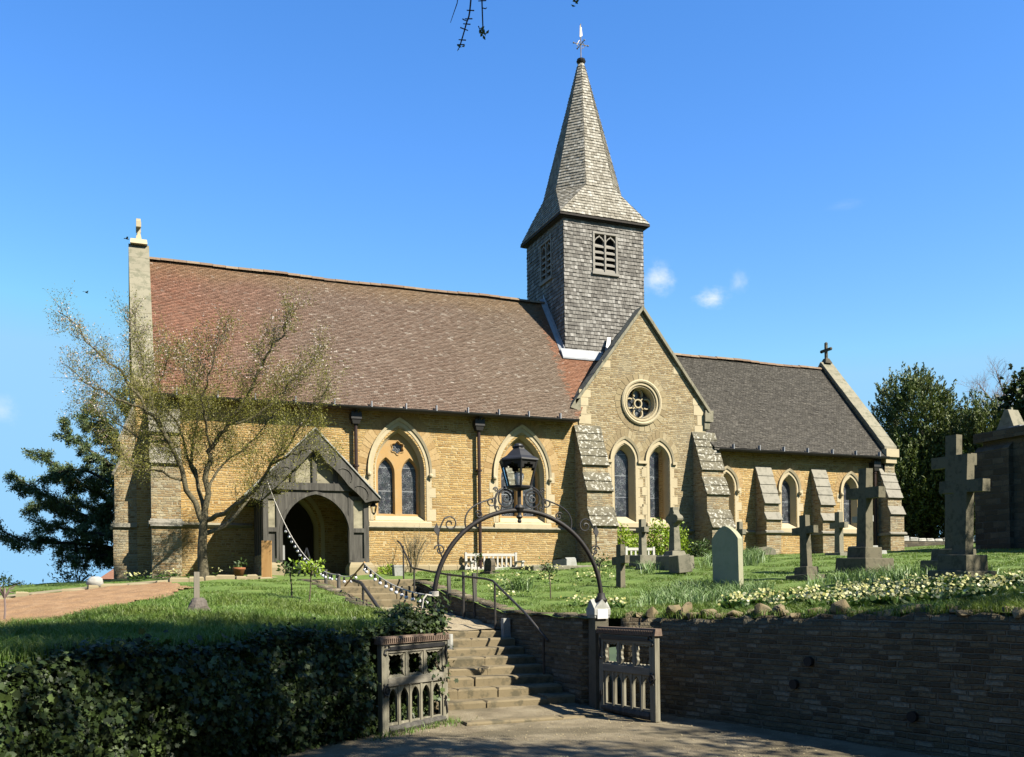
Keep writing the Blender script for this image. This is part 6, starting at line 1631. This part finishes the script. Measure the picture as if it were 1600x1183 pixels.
shrub('garden_bush', 'low yellow green bush at the far left edge beyond the walk', (-11.9, -.4, 1.75), (.75, .6, .42), 1100, M['mid_shrub'], .07, .03, 7)
shrub('garden_bush', 'loose grey green bush under the yew limbs', (-10.5, 3.2, 1.8), (.62, .5, .95), 420, M['mid_shrub'], .11, .04, 8, hollow=.2)
def twig_bush(name, label, c, hgt, wid, n, mat, seed, r=.010, depth=1):
    t = thing(name, label, 'shrub', c); r2 = random.Random(seed); out = []; tp = []
    for i in range(n):
        a = r2.uniform(0, 2*pi); q = wid*r2.uniform(.2, 1)
        ln = smooth_line([(c[0]+.06*math.cos(a), c[1]+.06*math.sin(a), c[2]-.1), (c[0]+q*.45*math.cos(a), c[1]+q*.45*math.sin(a), c[2]+hgt*.45), (c[0]+q*math.cos(a), c[1]+q*math.sin(a), c[2]+hgt*r2.uniform(.75, 1))])
        out.append((ln, [r*(1-.7*j/(len(ln)-1)) for j in range(len(ln))])); twigs(ln, r2, .12, hgt*.4, .5, .6, r*.5, depth, out, tp, .3, 3)
    tree_mesh(out, 'twigs', mat, t, 3); return tp, t
twig_bush('bare_shrub', 'pale leafless shrub against the nave wall right of the porch', (-2.5, -.75, 2.2), 1.0, .62, 16, M['pale_twig'], 5, .016)
tp, t_ = twig_bush('bare_shrub', 'pinkish bare shrub at the far left against the sky', (-12.9, 1.2, 1.5), 1.75, .8, 12, M['pink_twig'], 6, .014)
# standard roses and saplings on the lawns
def standard(label, s, t, hgt, head, n, seed, mat=None, leafmat='mid_shrub', z=None):
    zz = h(s, t) if z is None else z; o = thing('standard_rose', label, 'young plant', (s, t, zz)); r2 = random.Random(seed); rng = np.random.default_rng(seed)
    top = Vector((s+r2.uniform(-.04, .04), t, zz+hgt)); mb = MB(); mb.tube([(s, t, zz-.05), tuple((Vector((s, t, zz))+top)/2+Vector((.01, 0, 0))), tuple(top)], [.014, .012, .012], 6); tips = []
    for i in range(7):
        a = r2.uniform(0, 2*pi); e = top+Vector((head*math.cos(a), head*math.sin(a), head*r2.uniform(.2, 1.2))); mb.tube([tuple(top-Vector((0, 0, .03))), tuple(top.lerp(e, .5)+Vector((0, 0, .03))), tuple(e)], [.012, .008, .005], 5)
        tips += [(top.lerp(e, f), (e-top).normalized()) for f in (.4, .7, 1.0)]
    mb.build('stem', mat or M['bark'], o, split=False)
    if n: tip_leaves(tips, n, .05, .07, .035, rng, 'leaves', M[leafmat], o)
standard('left of two leafy standard roses in the long grass by the steps', -6.82, -8.5, .42, .13, 6, 1)
standard('right of two leafy standard roses in the long grass by the steps', -6.62, -8.9, .44, .19, 9, 2, leafmat='bright_shrub')
standard('thin standard rose alone on the lawn below the bench', -1.84, -7.67, .50, .12, 5, 3)
standard('spindly sapling on the lawn just inside the arch foot', -1.1, -8.3, .62, .13, 3, 4)
standard('pruned leafless standard rose at the far left edge', -10.72, -11.0, .34, .13, 0, 5, M['pink_twig'])
standard('leafless sapling with knobbly top near the shrub bed', -2.2, -4.6, .5, .10, 2, 6)

# ------------------------------------------------------------------ tree over the lane: trunk and crown stand outside the picture, a few twigs hang into it
lt = thing('lane_tree', 'tall ivy clad lane tree with bare twigs hanging at the top edge', 'tree', (-3.5, -21.8, 0), 'trees along the lane')
out = []; tips = []; tr = random.Random(19)
tk = smooth_line([(-3.3, -22.2, -.2), (-3.4, -22.0, 3), (-3.6, -21.7, 6), (-3.8, -21.6, 9), (-4.0, -21.8, 12)]); out.append((tk, [.34-.012*i for i in range(len(tk))]))
limbs = [[(-3.6,-21.7,5.6),(-4.8,-20.6,6.4),(-6.2,-19.4,6.6),(-7.3,-18.7,6.0)], [(-3.6,-21.6,6),(-2.6,-20.4,7.2),(-1.4,-19.4,7.8),(-.2,-18.9,8.6)], [(-3.7,-21.6,7),(-4.6,-21.4,8.2),(-5.8,-21.6,9.2),(-7,-21.9,9.8)],
         [(-3.7,-21.6,7.5),(-3.2,-20.2,8.6),(-2.6,-18.9,9.4)], [(-3.8,-21.7,8),(-5.0,-22.6,9.2),(-6.2,-23.6,10)], [(-3.5,-21.8,6.2),(-1.9,-21.6,7.6),(-.6,-21.4,8.6)], [(-3.8,-21.6,9),(-4.6,-20.6,10.2),(-5.2,-19.6,11)], [(-3.6,-21.7,6.8),(-2.0,-22.6,7.8),(-.6,-23.2,8.2)], [(-3.6,-21.8,7.6),(-1.6,-22.4,9.0),(.4,-23.4,9.8),(2.0,-24.4,10.2)], [(-3.6,-21.9,8.2),(-1.8,-23.6,9.2),(-.2,-25.0,9.8)], [(-3.5,-21.9,6.6),(-1.0,-23.8,7.6),(.8,-25.4,8.0)]]
for v in limbs:
    ln = smooth_line(v, 5); m = len(ln); out.append((ln, [.13*(1-.8*j/(m-1)) for j in range(m)])); twigs(ln, tr, .32, 1.5, .15, .8, .022, 1, out, tips, .15, 4)
tree_mesh(out, 'trunk', M['dark_bark'], lt)
rg5 = np.random.default_rng(15); n = 260
cl = np.c_[rg5.uniform(-6.2, -.6, n), np.zeros(n), rg5.uniform(6.9, 11.0, n)]; cl[:, 1] = -21.2+.28*(cl[:, 0]+3.4)*-1+rg5.normal(0, 1.0, n)
keep = np.sin(cl[:, 0]*2.3)*np.sin(cl[:, 1]*2.7+.5)+np.sin(cl[:, 2]*2.2)*.5+rg5.normal(0, .3, n) > -.12; cl = cl[keep]
c2_ = np.c_[rg5.uniform(-1.2, 2.2, 60), rg5.uniform(-25.6, -22.4, 60), rg5.uniform(7.8, 10.2, 60)]; c3_ = c2_[np.sin(c2_[:, 0]*3.1)*np.sin(c2_[:, 1]*2.9) > .2]; cl = np.r_[cl, c3_]
sx = cl[:, 0]-(cl[:, 2]-.6)*1.11*.588; sy = cl[:, 1]+(cl[:, 2]-.6)*1.11*.809   # where each clump's shade falls: the gate stands in a gap of it
cl = cl[(np.hypot(sx+6.05, sy+13.1) > 1.15) & (np.hypot(sx+4.6, sy+14.2) > 1.0)]
P = np.repeat(cl, 95, 0); P = P+rg5.normal(0, .26, P.shape)
V, F = leaf_cards(P, rg5.normal(size=P.shape), .15*rg5.uniform(.6, 1.3, len(P)), .11, rg5); np_mesh('crown', V, F, M['ivy'], lt)
tl = MB()
hang = [[(-7.3,-18.65,6.0),(-7.33,-18.61,5.35),(-7.36,-18.6,5.2),(-7.40,-18.58,5.055)], [(-7.2,-18.66,6.0),(-7.27,-18.64,5.6),(-7.265,-18.635,5.35),(-7.262,-18.64,5.15)], [(-6.6,-18.9,6.2),(-6.7,-18.87,5.7),(-6.73,-18.855,5.335)]]
for v in hang:
    ln = smooth_line(v, 5); tl.tube(ln, [.006-.002*i/len(ln) for i in range(len(ln))], 5)
    for p in ln[6:-1]:
        if tr.random() < .6: tl.tube([tuple(p), tuple(p+Vector((tr.choice((-.022, .02)), tr.uniform(-.01, .01), -.005))), tuple(p+Vector((tr.choice((-.03, .028)), 0, .006)))], [.003, .003, .004], 4)
tl.build('hanging_twigs', M['dark_bark'], lt, split=False)
e = np.array([(-7.262, -18.64, 5.14), (-6.73, -18.855, 5.34), (-7.40, -18.58, 5.06)]); P = np.repeat(e, [18, 9, 3], 0)+rg5.normal(0, .014, (30, 3)); V, F = leaf_cards(P, rg5.normal(size=P.shape), .034, .018, rg5); np_mesh('buds', V, F, M['mid_shrub'], lt)
lt2 = thing('lane_tree', 'second lane tree shading the wall top at the right', 'tree', (10, -25, 0), 'trees along the lane')
out = []; tips = []
tk = smooth_line([(10, -25.2, -.2), (9.6, -24.6, 4), (9.0, -24, 7), (8.6, -23.6, 10)]); out.append((tk, [.32-.012*i for i in range(len(tk))]))
for v in [[(9.2,-24.1,6),(7.6,-22.6,7.6),(5.6,-21.2,8.6),(3.6,-20.4,9.2)], [(9.1,-24,6.8),(8.8,-21.8,8.2),(8.4,-19.6,9.0),(8,-18,9.4)], [(9.4,-24.3,5.2),(7.0,-23.4,7.0),(4.6,-22.8,8.0),(2.6,-22.6,8.6)], [(9,-23.9,7.4),(7.2,-21,9.0),(6,-19.4,9.8)]]:
    ln = smooth_line(v, 5); m = len(ln); out.append((ln, [.12*(1-.8*j/(m-1)) for j in range(m)])); twigs(ln, tr, .25, 1.6, .1, .9, .02, 1, out, tips, .15, 4)
tree_mesh(out, 'trunk', M['dark_bark'], lt2)
tp2 = [t for t in tips if math.sin(t[0].x*1.9)*math.sin(t[0].y*1.7+1) > -.15]
c4_ = np.c_[rg5.uniform(1.6, 7.6, 150), rg5.uniform(-26.0, -21.6, 150), rg5.uniform(5.2, 7.6, 150)]; c4_ = c4_[c4_[:, 0]+c4_[:, 1]*.3 > -5.6]  # extra low foliage clumps added out of view to shade the road
P = np.repeat(c4_, 60, 0); P = P+rg5.normal(0, .3, P.shape); V, F = leaf_cards(P, rg5.normal(size=P.shape), .16*rg5.uniform(.6, 1.3, len(P)), .12, rg5); np_mesh('crown', V, F, M['ivy'], lt2)
tip_leaves(tp2, 2, .12, .13, .085, rg5, 'crown', M['ivy'], lt2)

# unseen trees added behind the viewpoint: they block low southern and western sky
bb = np.random.default_rng(55); cl = []
for cx_, cy_, rx, hz in ((-30, -30, 5, 11), (-24, -36, 5, 12), (-16, -40, 5, 11), (-8, -41, 5, 10), (0, -42, 5, 11), (9, -42, 5, 10), (19, -40, 5, 10), (-33, -22, 5, 10)):
    u = unit(bb.normal(size=(1500, 3))); cl.append(np.array([cx_, cy_, hz*.48])+u*np.array([rx, 3.5, hz*.5])*(bb.uniform(.5, 1, (1500, 1))**.4))
P = np.concatenate(cl); V, F = leaf_cards(P, bb.normal(size=P.shape), 1.1*bb.uniform(.6, 1.2, len(P)), .8, bb)
kind(np_mesh('sky_block_trees', V, F, M['ivy']), 'stuff', 'unseen trees added to block the low sky', 'trees')
# ------------------------------------------------------------------ grass, daffodil leaves, primroses (uncountable ground cover)
CAM = np.array([-9.411, -24.2416])
gg = np.random.default_rng(99)
def yard_samples(n, smin, smax, tmin, tmax, power, dref=11.):
    out = []
    while sum(map(len, out)) < n:
        s = gg.uniform(smin, smax, n*2); t = gg.uniform(tmin, tmax, n*2)
        d = np.hypot(s-CAM[0], t-CAM[1]); v = np.stack([s, t], 1)-CAM; fw = v[:, 0]*.379+v[:, 1]*.9255; rt = v[:, 0]*.9255-v[:, 1]*.379
        ok = inside_yard(s, t-.06) & ~((s > PATH_S[0]-.06) & (s < PATH_S[1]+.3) & (t < -3.9)) & ~((s > -9.05) & (s < 13.9) & (t > -.04)) & (np.abs(rt) < fw*.58) & (fw > 5)
        ok &= ~in_poly(s, t, (SOIL-SOIL.mean(0))*.93+SOIL.mean(0)) & ~((np.abs(t-walk_t(s)) < .56) & (s < -6.4)) & ~((s > -6.9) & (s < -3.0) & (t > -4.0))
        ok &= gg.uniform(0, 1, n*2) < np.minimum(1, (dref/d)**power)
        out.append(np.stack([s[ok], t[ok]], 1))
    return np.concatenate(out)[:n]
def blades(ST, hgt, wid, lean, curl):
    n = len(ST); z = H(ST[:, 0], ST[:, 1])+.0; a = gg.uniform(0, 2*pi, n); b = gg.uniform(0, 2*pi, n)
    w = np.stack([np.cos(a), np.sin(a), np.zeros(n)], 1)*wid[:, None]*.5; l = np.stack([np.cos(b), np.sin(b), np.zeros(n)], 1)
    B = np.c_[ST, z-.02]; ln = lean*hgt
    m = B+l*(ln*.35)[:, None]+np.array([0, 0, 1])*(hgt*.62)[:, None]; tip = B+l*(ln*(1+curl))[:, None]+np.array([0, 0, 1])*(hgt*(1-.25*lean))[:, None]
    V = np.stack([B-w, B+w, m-w*.8, m+w*.8, tip-w*.12, tip+w*.12], 1).reshape(-1, 3)
    o = np.arange(n)[:, None]*6; F = np.concatenate([o+[0, 1, 3, 2], o+[2, 3, 5, 4]], 0)
    return V, F
def lush(s, t):      # long grass: left foreground and along the wall and steps; short by the church
    left = (s < -5.6)
    d = np.hypot(s-CAM[0], t-CAM[1])
    a = np.where(left, np.clip(1.25-(d-9)/9, .28, 1.2), np.clip(.95-(d-12)/9, .34, .9))
    return a*(1+.35*np.sin(s*1.9+1)*np.sin(t*2.3)+.2*np.sin(s*5.3)*np.sin(t*4.7))
ST = yard_samples(300000, -17, 22, -18, 4, 1.9)
d = np.hypot(ST[:, 0]-CAM[0], ST[:, 1]-CAM[1]); hg = .125*lush(ST[:, 0], ST[:, 1])*gg.uniform(.55, 1.35, len(ST))
V, F = blades(ST, hg, (.004+.00042*d)*gg.uniform(.7, 1.3, len(ST)), gg.uniform(.15, .8, len(ST)), .25)
kind(np_mesh('grass', V, F, M['grass']), 'stuff', 'lush spring grass covering both churchyard lawns', 'grass')
# crumbs of grit and fallen bits on the lane
pg = np.random.default_rng(3); n = 5200; gx = pg.uniform(-9, 1, n); gy = pg.uniform(-18.5, -12.6, n); ok = ~inside_yard(gx, gy-.5); gx, gy = gx[ok], gy[ok]; n = len(gx)
Cg = np.c_[gx, gy, .006*np.sin(gx*1.7)*np.cos(gy*1.3)+np.clip((gy+13.2)*.08, 0, .1)-np.clip((-gy-14.5)*.02, 0, .25)+.004]; sz_ = .004+.014*pg.uniform(0, 1, n)**3
tet = np.array([(1,0,0),(-.5,.87,0),(-.5,-.87,0),(.1,0,.9)]); V = (Cg[:, None, :]+sz_[:, None, None]*(tet[None]*pg.uniform(.6, 1.2, (n, 4, 1)))).reshape(-1, 3); F = (np.arange(n)[:, None, None]*4+np.array([(0,1,3),(1,2,3),(2,0,3)])[None]).reshape(-1, 3)
kind(np_mesh('grit', V, F, M['paving']), 'stuff', 'loose grit scattered over the lane before the gates', 'grit')
# tufts in the bare soil

# daffodil foliage: clumps of strap leaves
def clump_cover(centres, per, rad, hg, wd, lean=(.2, .8)):
    n = len(centres); P = np.repeat(centres, per, 0)+gg.normal(0, rad, (n*per, 2)); ok = inside_yard(P[:, 0], P[:, 1]-.05) & ~((P[:, 0] > PATH_S[0]) & (P[:, 0] < PATH_S[1]+.25) & (P[:, 1] < -3.9)); P = P[ok]; m = len(P)
    return blades(P, hg*gg.uniform(.6, 1.2, m), wd*gg.uniform(.8, 1.3, m), gg.uniform(*lean, m), .3)
def rnd_in(poly, n):
    poly = np.array(poly); lo, hi = poly.min(0), poly.max(0); out = np.zeros((0, 2))
    while len(out) < n:
        q = gg.uniform(lo, hi, (n*3, 2)); out = np.r_[out, q[in_poly(q[:, 0], q[:, 1], poly)]]
    return out[:n]
D1 = rnd_in([(-1.9, -10.6), (.6, -8.2), (1.6, -8.0), (1.2, -10.4), (-.6, -12.0)], 150)
D2 = rnd_in([(3.4, -4.9), (5.2, -3.0), (6.0, -3.6), (4.4, -5.6)], 55)
D3 = rnd_in([(2.4, -9.6), (5.2, -9.6), (4.8, -12.6), (2.2, -11.6)], 70)
D4 = np.array([(-1.9, -6.2), (-1.75, -6.1), (-2.0, -6.05), (-1.85, -6.35), (1.9, -4.9), (2.2, -4.6)])
parts_ = [clump_cover(D1, 16, .10, .26, .014), clump_cover(D2, 20, .12, .36, .017), clump_cover(D3, 14, .12, .26, .015), clump_cover(D4, 34, .10, .34, .018, (.4, 1.1))]
off = 0; VV = []; FF = []
for V, F in parts_: VV.append(V); FF.append(F+off); off += len(V)
kind(np_mesh('daffodil_leaves', np.concatenate(VV), np.concatenate(FF), M['daffodil']), 'stuff', 'blue green strap leaves of daffodils in the grass among graves', 'daffodil leaves')
# primroses
c = np.r_[rnd_in([(-2.0, -13.5), (-.6, -11.6), (1.4, -11.7), (2.9, -12.8), (3.4, -14.6), (2.2, -17.0), (.2, -18.0), (-1.1, -17.0), (-1.7, -15.0)], 360),
          rnd_in([(-2.9, -10.8), (-1.2, -9.2), (1.6, -3.4), (-1.6, -2.6), (-2.9, -5.0)], 46), rnd_in([(-2.6, -11.6), (-1.8, -10.6), (-1.6, -9.8), (-2.6, -10.2)], 10),
          rnd_in([(-9.2, -2.6), (-7.5, -1.2), (-6.8, -.6), (-9.2, -.9)], 22)]
ok = inside_yard(c[:, 0], c[:, 1]-.25); c = c[ok]; n = len(c); z = H(c[:, 0], c[:, 1])
k = 16; a = gg.uniform(0, 2*pi, (n, k)); el = gg.uniform(.15, .8, (n, k)); sz = gg.uniform(.7, 1.25, (n, 1))*np.where((c[:, :1] < 2) & (c[:, 1:] > -11.2), .55, 1)
Dv = np.stack([np.cos(a)*np.cos(el), np.sin(a)*np.cos(el), np.sin(el)], -1); C = np.c_[c, z+.05][:, None, :]+Dv*(.085*sz)[..., None]
V1, F1 = leaf_cards(C.reshape(-1, 3), Dv.reshape(-1, 3), np.repeat(.15*sz[:, 0], k), np.repeat(.055*sz[:, 0], k), gg)
kf = 13; nf = n*kf; P = np.repeat(np.c_[c, z+.15], kf, 0)+np.c_[gg.normal(0, .085, (nf, 2)), gg.uniform(-.035, .06, nf)]
keep = gg.uniform(0, 1, nf) < np.repeat(gg.uniform(-.1, .85, n), kf); P = P[keep]; nf = len(P)
N = unit(gg.normal(0, .5, (nf, 3))+np.array([-.25, -.5, .7])); T = unit(np.cross(N, gg.normal(size=(nf, 3)))); B = np.cross(N, T); pr = gg.uniform(.016, .027, nf)
ring = np.array([(math.cos(2*pi*i/10)*(1 if i % 2 == 0 else .78), math.sin(2*pi*i/10)*(1 if i % 2 == 0 else .78)) for i in range(10)])
V2 = (P[:, None, :]+pr[:, None, None]*(ring[None, :, 0, None]*T[:, None, :]+ring[None, :, 1, None]*B[:, None, :])).reshape(-1, 3); F2 = np.arange(nf*10).reshape(nf, 10)
# leaves and petals in one object, two materials
me = bpy.data.meshes.new('primroses'); V = np.r_[V1, V2].astype(np.float32); me.vertices.add(len(V)); me.vertices.foreach_set('co', V.ravel())
li = np.r_[F1.ravel(), (F2+len(V1)).ravel()].astype(np.int32); me.loops.add(len(li)); me.loops.foreach_set('vertex_index', li)
np_ = len(F1)+len(F2); st_ = np.r_[np.arange(len(F1))*4, len(F1)*4+np.arange(len(F2))*10].astype(np.int32); me.polygons.add(np_); me.polygons.foreach_set('loop_start', st_)
me.polygons.foreach_set('material_index', np.r_[np.zeros(len(F1), np.int32), np.ones(len(F2), np.int32)]); me.update(calc_edges=True)
me.materials.append(M['prim_leaf']); me.materials.append(M['primrose']); o = bpy.data.objects.new('primroses', me); COL.objects.link(o)
kind(o, 'stuff', 'pale yellow primroses massed along the wall top and dotted in the lawn', 'primroses')
# weeds at the foot of the ivy and the gate
W_ = np.concatenate([np.stack([np.linspace(-6.8, -5.6, 260), np.linspace(-13.62, -12.86, 260)], 1)+gg.normal(0, .07, (260, 2)), np.stack([np.full(300, -5.62), np.full(300, -12.8)], 1)+gg.normal(0, .13, (300, 2))])
zz = np.zeros(len(W_)); _H = H; H = lambda s, t: np.zeros_like(s)
V, F = blades(W_, .10*gg.uniform(.4, 1.4, len(W_)), .010*gg.uniform(.6, 1.3, len(W_)), gg.uniform(.2, 1.0, len(W_)), .3); H = _H
kind(np_mesh('verge_weeds', V, F, M['grass']), 'stuff', 'weeds and grass sprouting along the foot of the open gate', 'weeds')
# ------------------------------------------------------------------ camera, light, sky
YAW = .3885
cam = bpy.data.cameras.new('camera'); co_ = bpy.data.objects.new('camera', cam); COL.objects.link(co_)
cam.sensor_width = 36; cam.lens = 36*1500/1600; cam.shift_x = 0; cam.shift_y = (925-591.5)/1600; cam.clip_start = .1; cam.clip_end = 6000
co_.matrix_world = Matrix.Translation((-9.411, -24.2416, 1.65)) @ Matrix.Rotation(-YAW, 4, 'Z') @ Matrix.Rotation(pi/2, 4, 'X') @ Matrix.Rotation(-.0135, 4, 'Z')
scene.camera = co_
EL, AZ = math.radians(42), math.radians(36)
sd = Vector((math.sin(AZ)*math.cos(EL), -math.cos(AZ)*math.cos(EL), math.sin(EL)))
sun = bpy.data.lights.new('sun', 'SUN'); so = bpy.data.objects.new('sun', sun); COL.objects.link(so)
sun.energy = 5.0; sun.angle = math.radians(.53); sun.color = (1.0, .93, .80)
so.rotation_euler = sd.to_track_quat('Z', 'Y').to_euler()
w = bpy.data.worlds.new('World'); scene.world = w; w.use_nodes = True; nt = w.node_tree
bg = nt.nodes['Background']
sky = nt.nodes.new('ShaderNodeTexSky'); sky.sky_type = 'NISHITA'; sky.sun_disc = False
sky.sun_elevation = EL; sky.sun_rotation = pi-AZ; sky.altitude = 200; sky.air_density = 1.0; sky.dust_density = .3; sky.ozone_density = 2.2
# small fair-weather clouds, by direction
tc = nt.nodes.new('ShaderNodeTexCoord')
def cloud(dirv, sx, sz, seed, amt, prev):
    d = Vector(dirv).normalized(); r = d.cross(Vector((0, 0, 1))).normalized(); u = r.cross(d)
    g = tc.outputs['Generated']
    dr = nd(nt, 'ShaderNodeVectorMath', {0: g, 1: tuple(r)}, 'Value', operation='DOT_PRODUCT')
    du = nd(nt, 'ShaderNodeVectorMath', {0: g, 1: tuple(u)}, 'Value', operation='DOT_PRODUCT')
    df = nd(nt, 'ShaderNodeVectorMath', {0: g, 1: tuple(d)}, 'Value', operation='DOT_PRODUCT')
    a = mth(nt, 'DIVIDE', dr, sx); b = mth(nt, 'DIVIDE', du, sz)
    rr = mth(nt, 'SQRT', mth(nt, 'ADD', mth(nt, 'MULTIPLY', a, a), mth(nt, 'MULTIPLY', b, b)))
    cv = nd(nt, 'ShaderNodeCombineXYZ', {0: mth(nt, 'MULTIPLY', a, 1.5), 1: mth(nt, 'MULTIPLY', b, 1.5), 2: float(seed)})
    n = noise(nt, cv, .9, 7, .62)
    v = mth(nt, 'SUBTRACT', mth(nt, 'ADD', mth(nt, 'SUBTRACT', 1.0, rr), mth(nt, 'MULTIPLY', n, 1.6)), .75)
    v = mth(nt, 'MULTIPLY', sstep(nt, v, .0, 1.7), mth(nt, 'MULTIPLY', amt, mth(nt, 'GREATER_THAN', df, .5)))
    edge = sstep(nt, rr, 1.6, .5)
    return mixc(nt, mth(nt, 'MULTIPLY', v, edge), prev, CLOUD)
CLOUD = (5.6, 5.9, 6.3); SKYCAP = (1.9, 3.75, 5.6)
def pdir(x, y):
    a, b = x-800, y-925; r = .0135
    u = (a*math.cos(r)-b*math.sin(r))/1500; v = (a*math.sin(r)+b*math.cos(r))/1500
    F, R = (math.sin(YAW), math.cos(YAW)), (math.cos(YAW), -math.sin(YAW))
    return (F[0]+u*R[0], F[1]+u*R[1], -v)
hs_ = nt.nodes.new('ShaderNodeHueSaturation'); nt.links.new(sky.outputs[0], hs_.inputs['Color']); hs_.inputs['Saturation'].default_value = 1.3; hs_.inputs['Value'].default_value = 1.65
c = mixc(nt, 1.0, mixc(nt, 1.0, hs_.outputs[0], (.93, .87, .97), 'MULTIPLY'), SKYCAP, 'DARKEN')
for (x, y), sx, sz, seed, amt in [((1028, 436), .022, .018, 1, 1.0), ((1113, 466), .020, .012, 5, 1.0), ((1155, 440), .012, .014, 9, .4), ((2, 640), .018, .016, 13, .5), ((1320, 320), .02, .006, 17, .10)]:
    c = cloud(pdir(x, y), sx, sz, seed, amt, c)
nt.links.new(c, bg.inputs['Color']); bg.inputs['Strength'].default_value = .0538
scene.view_settings.view_transform = 'Standard'; scene.view_settings.look = 'None'; scene.view_settings.exposure = 1.75; scene.view_settings.gamma = 1
scene.render.engine = 'CYCLES'
scene.cycles.max_bounces = 8; scene.cycles.transparent_max_bounces = 8

# all base colours scaled down against the raised exposure to deepen the shade
ALB = .46
for m in bpy.data.materials:
    if not m.use_nodes: continue
    t_ = m.node_tree
    for nd_ in list(t_.nodes):
        i = nd_.inputs.get('Base Color') if nd_.type == 'BSDF_PRINCIPLED' else (nd_.inputs.get('Color') if nd_.type == 'BSDF_TRANSLUCENT' else None)
        if i is None or m.name == 'lantern glass': continue
        if i.is_linked:
            src = i.links[0].from_socket; mx = mixc(t_, 1.0, src, (ALB, ALB, ALB), 'MULTIPLY'); t_.links.new(mx, i)
        else:
            c_ = i.default_value; i.default_value = (c_[0]*ALB, c_[1]*ALB, c_[2]*ALB, 1)
